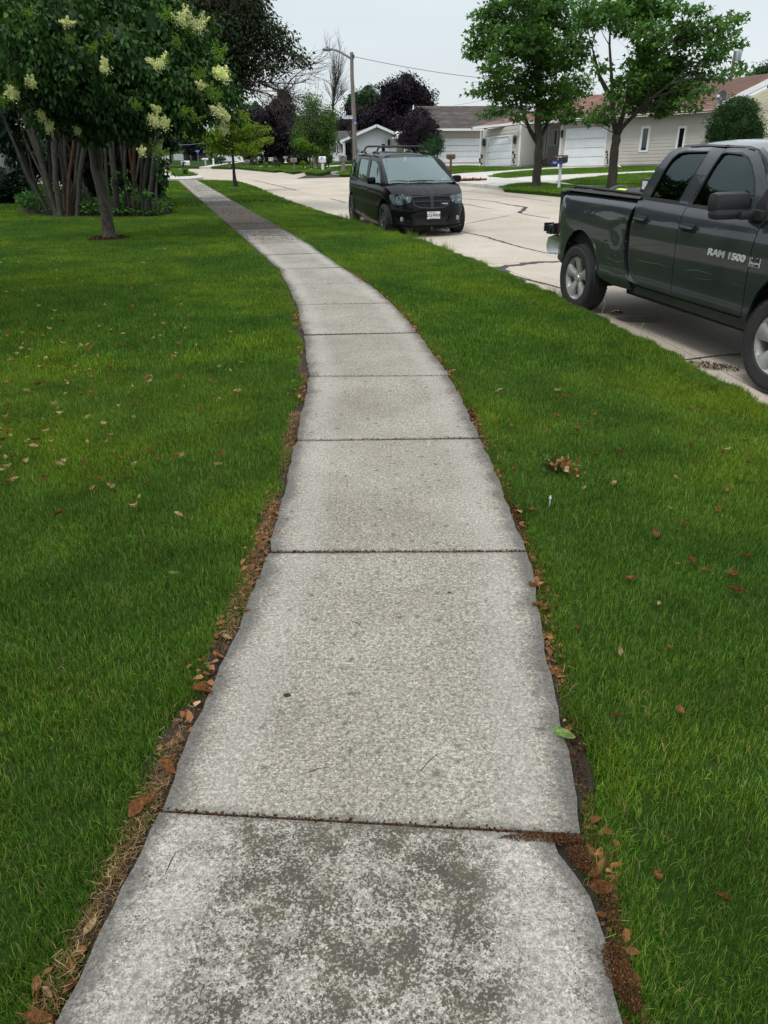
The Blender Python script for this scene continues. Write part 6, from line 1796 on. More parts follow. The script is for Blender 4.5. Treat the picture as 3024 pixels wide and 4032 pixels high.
def shinglemat(name, c0, c1, c2):
    m, t = newmat(name)
    a = t.n('ShaderNodeAttribute', _attribute_name='tint').outputs['Fac']
    c = t.ramp(a, [(0, c0), (.5, c1), (1, c2)])
    c = t.n('ShaderNodeVectorMath', _operation='SCALE', i0=c, Scale=t.rng(t.noise(t.pos(), 1.2, 4), .3, .7, .85, 1.15)).outputs[0]
    n_ = t.noise(t.pos(), 90, 3)
    t.finish(c, .9, t.bump(n_, .4, .01), spec=.2)
    return m
M_SHB = shinglemat('shingles_brown', (.13, .075, .058), (.21, .12, .09), (.29, .18, .14))
M_SHD = shinglemat('shingles_dark', (.038, .035, .034), (.070, .064, .060), (.11, .10, .095))
M_SHT = shinglemat('shingles_taupe', (.060, .052, .048), (.085, .074, .068), (.12, .105, .097))

class Wall:
    """upright wall between two measured edges; s runs along it, t from sill line to top line"""
    def __init__(s, uL, vbL, vtL, YL, uR, vbR, vtR, YR):
        bl, tl, br, tr = at(uL, vbL, YL), at(uL, vtL, YL), at(uR, vbR, YR), at(uR, vtR, YR)
        s.A = Vector((bl[0], YL)); s.B = Vector((br[0], YR))
        s.zb = (bl[2], br[2]); s.zt = (tl[2], tr[2])
        s.d = (s.B - s.A); s.L = s.d.length; s.n = Vector((s.d.y, -s.d.x)).normalized()
        if s.n.y > 0: s.n = -s.n
    def pt(s, a, t, o=0.0):
        p = s.A + s.d * a + s.n * o
        zb = s.zb[0] + (s.zb[1] - s.zb[0]) * a; zt = s.zt[0] + (s.zt[1] - s.zt[0]) * a
        return (p.x, p.y, zb + (zt - zb) * t)
    def inv(s, u, v):
        d = ray(u, v); nx, ny = s.n.x, s.n.y
        k = (nx * s.A.x + ny * s.A.y) / (nx * d[0] + ny * d[1])
        x, y, z = d[0] * k, d[1] * k, d[2] * k + HC
        a = (Vector((x, y)) - s.A).dot(s.d) / s.L ** 2
        zb = s.zb[0] + (s.zb[1] - s.zb[0]) * a; zt = s.zt[0] + (s.zt[1] - s.zt[0]) * a
        return a, (z - zb) / (zt - zb)
    def rect(s, pts):
        q = [s.inv(u, v) for u, v in pts]
        return (min(p[0] for p in q[::1][:]) if False else sum(sorted(p[0] for p in q)[:2]) / 2, sum(sorted(p[1] for p in q)[:2]) / 2, sum(sorted(p[0] for p in q)[-2:]) / 2, sum(sorted(p[1] for p in q)[-2:]) / 2)
    def slab_(s, mb, a0, t0, a1, t1, o0, o1):
        P = [s.pt(a0, t0, o0), s.pt(a1, t0, o0), s.pt(a1, t1, o0), s.pt(a0, t1, o0), s.pt(a0, t0, o1), s.pt(a1, t0, o1), s.pt(a1, t1, o1), s.pt(a0, t1, o1)]
        mb.add(P, [(0, 3, 2, 1), (4, 5, 6, 7), (0, 1, 5, 4), (1, 2, 6, 5), (2, 3, 7, 6), (3, 0, 4, 7)]); return mb
    def siding(s, parent, m_, holes=(), rows=None, single=True, expo=.2, top=None, cap=1.0):
        H = (s.zt[0] - s.zb[0] + s.zt[1] - s.zb[1]) / 2; n = rows or max(3, int(H / expo)); allmb = MB()
        for i in range(n):
            t0, t1 = i / n, (i + 1) / n; tm = (t0 + t1) / 2
            segs = [(0.0, 1.0)] if top is None else top(tm)
            for (h0, k0, h1, k1) in holes:
                if k0 < tm < k1:
                    ns = []
                    for a, b in segs:
                        if h1 <= a or h0 >= b: ns.append((a, b))
                        else:
                            if h0 > a: ns.append((a, h0))
                            if h1 < b: ns.append((h1, b))
                    segs = ns
            for a, b in segs:
                if b - a < .003: continue
                mb = MB() if single else allmb
                e = .0008 * 0
                P = [s.pt(a, t0, .022), s.pt(b, t0, .022), s.pt(b, t1, .004), s.pt(a, t1, .004), s.pt(a, t0, -.01), s.pt(b, t0, -.01), s.pt(b, t1, -.01), s.pt(a, t1, -.01)]
                mb.add(P, [(0, 1, 2, 3), (0, 4, 5, 1), (3, 2, 6, 7), (0, 3, 7, 4), (1, 5, 6, 2), (4, 7, 6, 5)])
                if single: mb.build('siding_board', m_, parent)
        if not single:
            o = allmb.build('siding', m_, parent); o['kind'] = 'stuff'; return o
    def core(s, parent, m_, depth=.2, name='wall', zlow=.5):
        mb = MB(); P = [s.pt(0, 0, -.02), s.pt(1, 0, -.02), s.pt(1, 1, -.02), s.pt(0, 1, -.02), s.pt(0, 0, -depth), s.pt(1, 0, -depth), s.pt(1, 1, -depth), s.pt(0, 1, -depth)]
        for i in (0, 1, 4, 5): P[i] = (P[i][0], P[i][1], P[i][2] - zlow)
        mb.add(P, [(0, 3, 2, 1), (4, 5, 6, 7), (0, 1, 5, 4), (1, 2, 6, 5), (2, 3, 7, 6), (3, 0, 4, 7)])
        return mb.build(name, m_, parent)
def trim_frame(W, parent, r, w, m_=None, name='window_frame', o=.05, chamf=0):
    a0, t0, a1, t1 = r; wa = w / W.L; wt = w / ((W.zt[0] - W.zb[0]))
    mb = MB(); W.slab_(mb, a0, t0, a0 + wa, t1, 0, o); W.slab_(mb, a1 - wa, t0, a1, t1, 0, o); W.slab_(mb, a0 + wa, t1 - wt, a1 - wa, t1, 0, o)
    if name != 'door_frame': W.slab_(mb, a0 + wa, t0, a1 - wa, t0 + wt, 0, o)
    if chamf:
        ca = chamf / W.L; ct = chamf / (W.zt[0] - W.zb[0])
        for sg, ax in ((1, a0 + wa), (-1, a1 - wa)):
            P = []
            for oo in (0.0, o - .004):
                P += [W.pt(ax, t1 - wt, oo), W.pt(ax + sg * ca, t1 - wt, oo), W.pt(ax, t1 - wt - ct, oo)]
            mb.add(P, [(0, 1, 2), (3, 5, 4), (0, 3, 4, 1), (1, 4, 5, 2), (2, 5, 3, 0)])
    return mb.build(name, m_ or M_TRIMW, parent)
def window(W, parent, pts, blind=False, w=.09, name='window', mull=False):
    r = W.rect(pts); f = trim_frame(W, parent, r, w, name=name)
    ORG[f.name] = ORG[parent.name] if parent.name in ORG else Matrix.Identity(4)
    ORG[f.name] = Matrix.Identity(4)
    wa = w / W.L; wt = w / (W.zt[0] - W.zb[0])
    mb = MB(); W.slab_(mb, r[0] + wa, r[1] + wt, r[2] - wa, r[3] - wt, .005, .018); child(mb.build('pane', M_PANE, None), f)
    mb = MB(); ws = .03 / W.L; wh = .03 / (W.zt[0] - W.zb[0])
    W.slab_(mb, r[0] + wa, r[1] + wt, r[0] + wa + ws, r[3] - wt, .018, .03); W.slab_(mb, r[2] - wa - ws, r[1] + wt, r[2] - wa, r[3] - wt, .018, .03)
    W.slab_(mb, r[0] + wa, r[3] - wt - wh, r[2] - wa, r[3] - wt, .018, .03)
    if mull: W.slab_(mb, r[0] + wa, (r[1] + r[3]) / 2 - wh / 2, r[2] - wa, (r[1] + r[3]) / 2 + wh / 2, .018, .03)
    child(mb.build('sash', M_TRIMW, None), f)
    return r
def child(o, p):
    """parent a world-built mesh under another world-built mesh"""
    o.parent = p
    return o
def garage_door(W, parent, pts, rows, cols, chamf=.25):
    r = W.rect(pts)
    f = trim_frame(W, parent, r, .10, name='door_frame', o=.06, chamf=chamf)
    wa = .10 / W.L; wt = .10 / (W.zt[0] - W.zb[0])
    a0, t0, a1, t1 = r[0] + wa, r[1], r[2] - wa, r[3] - wt
    mb = MB(); W.slab_(mb, a0, t0, a1, t1, -.05, -.02); d = mb.build('garage_door', M_GDOOR, parent)
    for i in range(rows):
        ta, tb = t0 + (t1 - t0) * i / rows, t0 + (t1 - t0) * (i + 1) / rows
        g_ = (tb - ta) * .03
        mb = MB(); W.slab_(mb, a0, ta + g_, a1, tb - g_, -.02, -.002)
        o = mb.build('door_section', M_GDOOR, None); child(o, d)
        for k in range(cols):
            b0, b1 = a0 + (a1 - a0) * (k + .12) / cols, a0 + (a1 - a0) * (k + .88) / cols
            c0, c1 = ta + (tb - ta) * .22, tb - (tb - ta) * .22
            e = .03
            ea, et = e / W.L, e / (W.zt[0] - W.zb[0])
            P = [W.pt(b0, c0, -.002), W.pt(b1, c0, -.002), W.pt(b1, c1, -.002), W.pt(b0, c1, -.002), W.pt(b0 + ea, c0 + et, .004), W.pt(b1 - ea, c0 + et, .004), W.pt(b1 - ea, c1 - et, .004), W.pt(b0 + ea, c1 - et, .004)]
            mb = MB(); mb.add(P, [(4, 5, 6, 7), (0, 1, 5, 4), (1, 2, 6, 5), (2, 3, 7, 6), (3, 0, 4, 7)])
            child(mb.build('door_panel', M_GDOOR, None), d)
    return r
def roof(parent, pts, m_, rows=14, seed=1, name='roof', thick=.12, tabs=1.0):
    """quad roof plane eaveL, eaveR, ridgeR, ridgeL given as world points; rows of shingle tabs"""
    A, B, C, D = [Vector(p) for p in pts]
    n = (B - A).cross(D - A).normalized()
    if n.z < 0: n = -n
    mb = MB(); mb.add([A, B, C, D, A - n * thick, B - n * thick, C - n * thick, D - n * thick], [(0, 1, 2, 3), (4, 7, 6, 5), (0, 4, 5, 1), (1, 5, 6, 2), (2, 6, 7, 3), (3, 7, 4, 0)])
    r0 = mb.build(name, m_, parent)
    g = random.Random(seed); V = []; F = []; T = []
    for i in range(rows):
        f0, f1 = i / rows, (i + 1) / rows
        L0 = A.lerp(D, f0); R0 = B.lerp(C, f0); L1 = A.lerp(D, f1); R1 = B.lerp(C, f1)
        cols = max(2, int((R0 - L0).length / tabs)); off = g.random()
        ks = [0] + [(k + off) / cols for k in range(cols)] + [1]
        for a, b in zip(ks[:-1], ks[1:]):
            if b <= a: continue
            h = g.uniform(.002, .01); gp_ = .004
            P = [L0.lerp(R0, a + gp_ / cols) + n * (h + .014), L0.lerp(R0, b - gp_ / cols) + n * (h + .014), L1.lerp(R1, b) + n * .004, L1.lerp(R1, a) + n * .004, L0.lerp(R0, a) + n * .0, L0.lerp(R0, b) + n * .0]
            q = len(V); V += [tuple(p) for p in P]; F += [(q, q + 1, q + 2, q + 3), (q + 4, q + 5, q + 1, q)]; t_ = min(1, max(0, g.gauss(.5, .22))); T += [t_, t_ * .8]
    o = mesh_np('shingles', V, F, m_, None, attrs={'tint': ('FACE', T)}); o['kind'] = 'stuff'; child(o, r0)
    return r0
def bar(parent, p, q, w, h, m_, name, seg=None):
    p, q = Vector(p), Vector(q); d = (q - p).normalized(); s_ = d.cross(Vector((0, 0, 1))).normalized(); u = s_.cross(d)
    mb = MB(); P = []
    for e in (p, q):
        for a, b in ((-1, -1), (1, -1), (1, 1), (-1, 1)): P.append(e + s_ * w / 2 * a + u * h / 2 * b)
    mb.add(P, [(0, 1, 2, 3), (4, 7, 6, 5), (0, 4, 5, 1), (1, 5, 6, 2), (2, 6, 7, 3), (3, 7, 4, 0)])
    return mb.build(name, m_, parent)
def lantern(parent, p, s=1.0):
    mb = MB(); x, y, z = p
    mb.lathe([(.0, .22 * s), (.03 * s, .20 * s), (.085 * s, .12 * s), (.07 * s, .11 * s), (.06 * s, -.10 * s), (.03 * s, -.14 * s), (0, -.16 * s)], 8, 'Z', (x, y - .16, z)); mb.tube([(x, y, z + .05), (x, y - .08, z + .17), (x, y - .16, z + .2)], .015 * s, 6); mb.cbox(x, y - .01, z + .02, .09, .03, .2)
    return mb.build('wall_lantern', M_LANT, parent, smooth=True)

# ---- tan house with two garages
hR = thing('house', 'long tan sided house with brown shingles, two white garage doors and two narrow windows', 'house', (at(2300, 650, 57)[0], 57, -.1))
W1 = Wall(1899, 655, 510, 58.6, 2045, 649, 491, 56.2)
W1.core(hR, M_TAN)
r = garage_door(W1, hR, [(1915, 655), (1918, 539), (2018, 652), (2016, 529)], 4, 6, .28)
W1.siding(hR, M_TAN, [r])
W1b = Wall(2046, 649, 491, 56.2, 2146, 646, 485, 60.5); W1b.core(hR, M_TAN); W1b.siding(hR, M_TAN)
W1c = Wall(2146, 646, 485, 60.6, 2196, 650, 482, 59.8); W1c.core(hR, M_TAN)
r = window(W1c, hR, [(2178, 576), (2179, 507), (2197, 575), (2198, 506)], w=.10, mull=False)
mb = MB(); rr_ = W1c.rect([(2165, 577), (2168, 508), (2177, 577), (2179, 508)]); W1c.slab_(mb, *rr_, 0, .05); mb.build('shutter', M_TRIMW, hR)
W1c.siding(hR, M_TAN, [r, rr_])
W2 = Wall(2197, 653, 478, 57.6, 2822, 641, 436, 55.2); W2.core(hR, M_TAN)
r1 = garage_door(W2, hR, [(2222, 654), (2224, 506), (2384, 653), (2387, 500)], 4, 8, .28)
r2 = window(W2, hR, [(2514, 599), (2526, 496), (2551, 599), (2563, 496)], w=.11)
r3 = window(W2, hR, [(2657, 598), (2669, 495), (2692, 598), (2704, 495)], w=.11, blind=True)
W2.siding(hR, M_TAN, [r1, r2, r3])
mb = MB()
W2.slab_(mb, .31, -.08, 1.0, -.0, -.05, .01); W1.slab_(mb, -.0, -.08, .1, 0, -.05, .01); mb.build('foundation', M_FOUND, hR)
for W_, a in ((W1, .985), (W2, .004), (W1b, .985)):
    mb = MB(); W_.slab_(mb, a - .012 * 6 / W_.L, -.03, a + .012 * 6 / W_.L, 1, .023, .045); mb.build('corner_trim', M_TRIMW, hR)
mb = MB(); W2.slab_(mb, .988, -.03, 1.0, 1, .023, .045); mb.build('corner_trim', M_TRIMW, hR)
# gutters and fascia
bar(hR, at(1858, 505, 57.6), at(2050, 484, 55.8), .14, .15, M_TRIMW, 'gutter')
bar(hR, at(2050, 484, 55.8), at(2200, 478, 56.9), .14, .15, M_TRIMW, 'gutter')
bar(hR, at(2190, 476, 56.9), at(2836, 434, 54.6), .14, .15, M_TRIMW, 'gutter')
mb = MB(); a, b, c, d = at(1858, 508, 57.6), at(2836, 438, 54.6), at(2836, 436, 55.6), at(1870, 508, 58.8)
roof(hR, [at(1856, 503, 57.5), at(2197, 476, 56.8), at(2420, 372, 63.5), at(2330, 372, 63.5)], M_SHB, 16, 3, tabs=.33)
roof(hR, [at(2197, 475, 56.8), at(2842, 432, 54.5), at(3080, 282, 62), at(2420, 372, 63.5)], M_SHB, 22, 4, tabs=.33)
lantern(hR, W1.pt(*W1.inv(1904, 563), .03), 1.5); lantern(hR, W1.pt(*W1.inv(2026, 552), .03), 1.5); lantern(hR, W2.pt(*W2.inv(2211, 530), .03), 1.4)
for (W_, u0, v0, v1) in ((W1, 1897, 512, 655), (W1b, 2147, 490, 640)):
    p = W_.pt(*W_.inv(u0, v0), .06); q = W_.pt(*W_.inv(u0, v1), .06); q = (p[0], p[1], q[2])
    bar(hR, p, q, .07, .07, M_TRIMW, 'downspout') if False else MB().tube([p, q], .045, 6).build('downspout', M_TRIMW, hR)
MB().tube([at(2427, 640, 55.8), at(2430, 650, 55.2), at(2444, 659, 54.2)], .05, 6).build('downspout', M_TRIMW, hR)
# satellite dish on the roof edge
dh = thing('satellite_dish', 'grey satellite dish standing on the brown roof edge', 'satellite dish', at(2838, 410, 54))
dc = Vector(at(2842, 383, 54)); mb = MB(); mb.M = Matrix.Translation(dc) @ Matrix.Rotation(math.radians(-38), 4, 'Z') @ Matrix.Rotation(math.radians(-22), 4, 'X') @ Matrix.Diagonal((.85, 1, 1.2, 1))
mb.lathe([(0, .05), (.15, .04), (.28, .0), (.33, -.03), (.335, -.045), (.27, -.01), (0, .03)], 24, 'Y'); mb.build('dish', mat('dish_grey', (.035, .04, .05), .5, .05), dh, smooth=True)
MB().tube([dc + Vector((.05, .02, -.25)), dc + Vector((-.30, -.35, -.12)), dc + Vector((-.42, -.45, .02))], .022, 6).build('feed_arm', M_TRIM, dh)
mb = MB(); mb.cbox(dc.x - .42, dc.y - .45, dc.z + .05, .14, .12, .14, .02); mb.build('receiver', M_TRIMW, dh)
MB().tube([at(2838, 412, 54), dc + Vector((.05, .05, -.1))], .025, 6).build('mast', M_TRIM, dh)
# ---- cream house at the right edge
hC = thing('house', 'cream sided house gable end at the right edge behind the round evergreen', 'house', (at(3000, 600, 50)[0], 50, -.1))
WC = Wall(2838, 642, 415, 50.5, 3110, 640, 272, 50.0); WC.core(hC, M_CREAM); WC.siding(hC, M_CREAM, expo=.19)
bar(hC, at(2822, 421, 49.7), at(3120, 274, 49.2), .10, .26, M_TRIMW, 'rake_board'); bar(hC, at(2840, 424, 49.9), at(3120, 286, 49.4), .3, .06, M_TRIMW, 'soffit')
# ---- dark roofed house with the wide garage door
hA = thing('house', 'house with a plain dark shingled roof and one wide white garage door', 'house', (at(1790, 640, 66)[0], 66, -.1))
WA = Wall(1590, 641, 513, 66, 1898, 639, 512, 66); WA.core(hA, M_TAN)
r = garage_door(WA, hA, [(1704, 640), (1704, 545), (1890, 640), (1891, 545)], 4, 8, .35)
WA.siding(hA, M_TAN, [r], single=True, expo=.24)
roof(hA, [at(1622, 508, 65.2), at(1905, 507, 65.2), at(2100, 417, 73), at(1627, 418, 73)], M_SHT, 18, 7, tabs=.45)
bar(hA, at(1622, 511, 65.0), at(1905, 510, 65.0), .14, .15, M_TRIMW, 'gutter')
bar(hA, at(1618, 512, 65.0), at(1628, 420, 72.9), .10, .22, M_TRIMW, 'rake_board')
# ---- white gabled house with porch
hW = thing('house', 'white sided house with a gable end, dark roof and small porch behind the utility pole', 'house', (at(1470, 640, 70)[0], 70, -.1))
WW = Wall(1394, 640, 494, 70, 1562, 640, 494, 70); ap = WW.inv(1482, 497); lf = WW.inv(1394, 533); rt = WW.inv(1562, 530)
def gtop(t):
    # interval along the wall where the gable is higher than t
    if t < min(lf[1], rt[1]): return [(0, 1)]
    a = 0 if t < lf[1] else (t - lf[1]) / (ap[1] - lf[1]) * ap[0]
    b = 1 if t < rt[1] else 1 - (t - rt[1]) / (ap[1] - rt[1]) * (1 - ap[0])
    return [(a, b)] if b > a else []
r = window(WW, hW, [(1497, 606), (1497, 560), (1522, 606), (1522, 560)], w=.10)
WW.siding(hW, M_WHITE, [r], single=False, expo=.12, top=gtop)
mb = MB(); P = [WW.pt(0, -.1, -.02), WW.pt(1, -.1, -.02), WW.pt(1, rt[1], -.02), WW.pt(ap[0], 1, -.02), WW.pt(0, lf[1], -.02)]; Q = [(x, y + 8, z) for x, y, z in P]
mb.add(P + Q, [(0, 4, 3, 2, 1), (5, 6, 7, 8, 9), (0, 1, 6, 5), (1, 2, 7, 6), (4, 0, 5, 9)]); mb.build('wall', M_WHITE, hW)
A_, B_, C_, D_ = at(1341, 557, 69.4), at(1483, 493, 69.4), at(1470, 496, 80), at(1300, 551, 80)
roof(hW, [A_, D_, C_, B_], M_SHD, 14, 9, tabs=.5)
R_, S_ = at(1562, 530, 69.4), at(1545, 530, 80)
roof(hW, [R_, S_, C_, B_], M_SHD, 8, 10, tabs=.5)
bar(hW, at(1340, 558, 69.3), at(1484, 494, 69.3), .08, .20, M_TRIMW, 'rake_board'); bar(hW, at(1483, 494, 69.3), at(1556, 526, 69.3), .08, .20, M_TRIMW, 'rake_board')
bar(hW, at(1555, 545, 69.2), at(1572, 520, 74), .5, .1, M_TRIMW, 'gutter')
lantern(hW, WW.pt(*WW.inv(1531, 565), .03), 1.6)
mb = MB(); p = at(1355, 560, 69.5); q = at(1356, 632, 69.5); mb.cbox(p[0], 69.5, (p[2] + q[2]) / 2, .16, .16, p[2] - q[2]); mb.build('porch_post', M_TRIMW, hW)
WP = Wall(1300, 634, 556, 72.5, 1396, 636, 548, 72.5); WP.core(hW, M_WHITE); WP.siding(hW, M_WHITE, [], single=False, expo=.12)
mb = MB(); rr_ = WP.rect([(1361, 632), (1361, 562), (1388, 632), (1388, 562)]); WP.slab_(mb, *rr_, .0, .05); do = mb.build('porch_door', M_NAVY, hW)
r = window(WP, hW, [(1364, 612), (1364, 565), (1378, 612), (1378, 565)], w=.08); r = window(WP, hW, [(1331, 598), (1331, 568), (1343, 598), (1343, 568)], w=.08, mull=True); r = window(WP, hW, [(1303, 603), (1303, 568), (1315, 603), (1315, 568)], w=.08)
for u in (1318, 1327, 1346):
    mb = MB(); rr_ = WP.rect([(u, 600), (u, 567), (u + 4, 600), (u + 4, 567)]); WP.slab_(mb, *rr_, .0, .05); mb.build('shutter', M_NAVY, hW)
rl = thing('porch_railing', 'white porch railing with thin balusters beside the round dark shrub', 'railing', (at(1333, 635, 68)[0], 68, -.1))
bar(rl, at(1314, 606, 68), at(1352, 606, 68), .07, .07, M_TRIMW, 'top_rail'); bar(rl, at(1314, 630, 68), at(1352, 630, 68), .07, .07, M_TRIMW, 'bottom_rail')
for k in range(11):
    u = 1315 + k * 3.6; MB().tube([at(u, 606, 68), at(u, 634 if k % 10 == 0 else 630, 68)], .022 if k % 10 else .05, 4).build('baluster', M_TRIMW, rl)
MB().tube([at(1338, 557, 69.2), at(1341, 562, 69.2), at(1350, 566, 69.2), at(1352, 572, 69.2), at(1352, 630, 69.2)], .05, 6).build('downspout', M_TRIMW, hW)
# ---- pinkish brick house left of it
hB = thing('house', 'pinkish tan house corner with a low taupe roof left of the white house', 'house', (at(1280, 630, 77)[0], 77, -.1))
WB = Wall(1225, 632, 565, 77, 1308, 632, 560, 77); WB.core(hB, M_BRICKT); r = window(WB, hB, [(1242, 613), (1242, 588), (1258, 613), (1258, 588)], w=.08)
WB.siding(hB, mat('siding_pink', (.42, .35, .32), .7, .08, 4), [r], single=False, expo=.12)
roof(hB, [at(1215, 562, 76.3), at(1312, 553, 76.3), at(1408, 514, 84), at(1330, 516, 84)], M_SHT, 10, 12, tabs=.6)
# ---- shaded house behind the purple trees
hS = thing('house', 'dim shaded house with small white windows behind the tall purple trees', 'house', (at(1110, 635, 80)[0], 80, -.1))
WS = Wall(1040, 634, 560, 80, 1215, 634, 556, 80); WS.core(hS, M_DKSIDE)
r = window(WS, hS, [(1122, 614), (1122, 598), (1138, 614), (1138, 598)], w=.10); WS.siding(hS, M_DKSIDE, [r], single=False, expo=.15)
roof(hS, [at(1030, 560, 79.4), at(1220, 556, 79.4), at(1200, 530, 86), at(1050, 533, 86)], M_SHD, 8, 14, tabs=.6)
# ---- far left end of the street
hF = thing('house', 'low far house with a pale tan front beyond the far street sign', 'house', (at(765, 628, 92)[0], 92, -.1))
WF = Wall(722, 629, 600, 92, 812, 629, 600, 92); WF.core(hF, M_BRICKT); WF.siding(hF, mat('siding_far', (.30, .22, .17), .7, .2, 2), [], single=False, expo=.16)
r = window(WF, hF, [(741, 619), (741, 609), (752, 619), (752, 609)], w=.1)
roof(hF, [at(716, 602, 91.4), at(818, 602, 91.4), at(800, 588, 98), at(735, 588, 98)], M_SHD, 6, 15, tabs=.7)
def fence(label, uL, uR, v0, v1, Y0, Y1, n, name='white_fence', gap=.02):
    t = thing(name, label, 'fence', (at((uL + uR) / 2, v0, (Y0 + Y1) / 2)[0], (Y0 + Y1) / 2, -.1))
    Wf = Wall(uL, v0, v1, Y0, uR, v0, v1, Y1)
    for k in range(n):
        mb = MB(); Wf.slab_(mb, (k + gap) / n, -.05, (k + 1 - gap) / n, 1 - .02 * (k % 2), 0, .03); mb.build('fence_board', M_TRIMW, t)
    mb = MB(); Wf.slab_(mb, 0, .25, 1, .31, -.05, 0); Wf.slab_(mb, 0, .78, 1, .84, -.05, 0); mb.build('rail', M_TRIMW, t)
fence('white panel fence between the trees at the far end of the sidewalk', 686, 722, 630, 606, 78, 80, 12)
fence('long bright white fence behind the trunk of the young maple', 858, 990, 634, 609, 80, 78, 22)
fence('white fence glimpsed at the far left by the leafy green tree', 634, 668, 627, 612, 84, 84, 8)
# ---- pale house at the left behind the stem clumps
hL = thing('house', 'pale sided house at the left edge seen between the leaning stems', 'house', (at(60, 665, 38)[0], 38, -.05))
WL_ = Wall(34, 668, 455, 39.5, 300, 690, 440, 34.5); WL_.core(hL, M_TAN, .2)
r = window(WL_, hL, [(84, 572), (80, 490), (118, 574), (114, 490)], w=.10)
WL_.siding(hL, M_WHITE, [r], expo=.21)
WM_ = Wall(-140, 690, 430, 34, 32, 668, 455, 39.4); WM_.core(hL, M_TAN, .2); WM_.siding(hL, M_WHITE, [], expo=.21)
mb = MB(); WL_.slab_(mb, -.005, -.02, .012, 1, .023, .05); mb.build('corner_trim', M_TRIMW, hL)
roof(hL, [at(20, 458, 39.0), at(310, 436, 34.0), at(300, 330, 42), at(30, 360, 46)], M_SHT, 10, 20, tabs=.5)
# ------------------------------------------------------------------ ground across the road
ZO = -.10
def sheet(name, pts, z, m_, thick=.25, px=True, kind='structure', parent=None):
    P = [gp(u, v, z) for u, v in pts] if px else pts
    mb = MB(); mb.prism([tuple(p) for p in P], z - thick, z); o = mb.build(name, m_, parent)
    if kind: o['kind'] = kind
    return o, [tuple(p) for p in P]
erp = [tuple(p + np.array([.12, .05])) for p in ER if 17 < p[1] < 58]
sheet('driveway', erp + [(-4, 66), (2, 72), (40, 72), (40, 17.5)], -.125, M_DRIVE, .2, px=False)
lawns = {}
LW = [[(1746, 666), (1800, 662), (1900, 656), (1963, 653), (2100, 648), (2200, 650), (2195, 655), (2102, 662), (1981, 670), (1831, 679), (1757, 686)],
      [(1740, 656), (1800, 653), (1893, 651), (1885, 655), (1746, 662)],
      [(1932, 694), (1953, 687), (2005, 678), (2100, 671), (2205, 665), (2399, 658), (2600, 651), (2800, 645), (2900, 645), (2900, 664), (2563, 670), (2445, 676), (2319, 681), (2150, 688), (1993, 699)],
      [(2207, 714), (2240, 707), (2397, 690), (2500, 683), (2900, 668), (2900, 742), (2500, 736), (2389, 730), (2267, 724)],
      [(1982, 735), (2010, 727), (2050, 722), (2100, 718), (2158, 721), (2210, 727), (2321, 733), (2500, 739), (2900, 752), (2900, 812), (2400, 778), (2185, 757), (1989, 741)],
      [(922, 656), (940, 648), (1100, 645), (1240, 640), (1345, 636), (1400, 637), (1400, 643), (1280, 652), (1199, 669), (1153, 676), (1105, 667), (1080, 670), (1000, 663)],
      [(1199, 673), (1215, 668), (1262, 660), (1330, 655), (1400, 649), (1400, 667), (1340, 672), (1290, 675), (1262, 682), (1205, 678)],
      [(1335, 678), (1380, 671), (1500, 664), (1500, 682), (1400, 688), (1340, 685)],
      [(1400, 650), (1500, 640), (1740, 640), (1740, 652), (1600, 660), (1500, 664), (1400, 668)]]
LPOLY = []
for i, L_ in enumerate(LW):
    o, P = sheet('front_lawn', L_, ZO, M_LSOIL); LPOLY.append(P)
fr = [gp(480, 672, -.26), gp(480, 658, -.26), gp(830, 656, -.26), gp(925, 659, -.26), gp(990, 664, -.26), (-4.5, 55.5), (-5, 44), (-8.9, 45.6), (-10.4, 46.4), gp(700, 690, -.26)]
sheet('cross_street', fr, -.268, M_ROAD, .1, px=False)
sheet('far_lawn', [(400, 658), (640, 655), (783, 656), (832, 648), (950, 634), (940, 618), (600, 620), (400, 624)], ZO, M_LSOIL)
sheet('far_lawn', [(832, 656), (950, 638), (1060, 634), (1060, 646), (940, 649), (925, 656), (900, 658)], ZO, M_LSOIL)
sheet('far_driveway', [(783, 657), (828, 656), (950, 638), (1000, 634), (1000, 631), (950, 633), (832, 648)], ZO - .02, M_DRIVE)
sheet('apron', [(600, 662), (645, 659), (672, 661), (745, 675), (790, 690), (800, 698), (745, 704), (680, 705), (650, 700), (636, 682)], -.135, M_DRIVE)
o, PT2 = sheet('corner_lawn', [(640, 661), (670, 661), (714, 669), (743, 676), (778, 687), (748, 690), (697, 692), (686, 681), (670, 672)], -.09, M_LSOIL)
sheet('far_left_lawn', [(300, 662), (560, 660), (612, 664), (632, 682), (650, 698), (560, 706), (300, 706)], -.06, M_LSOIL)
def tufts(name, polys, key, sp_, z, label, sc=1.0):
    g = np.random.default_rng(7); A = []
    for P in polys:
        ar = np.array(P); X, Y = hexgrid(ar[:, 0].min(), ar[:, 0].max(), ar[:, 1].min(), ar[:, 1].max(), sp_, g)
        k = inpoly(X, Y, P) & frust(X, Y, 2, 2); A.append(np.stack([X[k], Y[k], np.full(k.sum(), z)], -1))
    A = np.vstack(A); tag(gn_scatter(name, A, g.random(len(A)) * 6.28, g.normal(sc, .1, len(A)), key), label, 'grass')
tufts('front_lawn_grass', [P for P in LPOLY[2:5]], 'far_grass', .30, ZO - .01, 'mown grass of the lawns across the road')
tufts('far_lawn_grass', [LPOLY[0], LPOLY[1]] + LPOLY[5:] + [PT2], 'far_grass', .5, ZO - .01, 'mown grass of the lawns farther along the far side', 1.2)
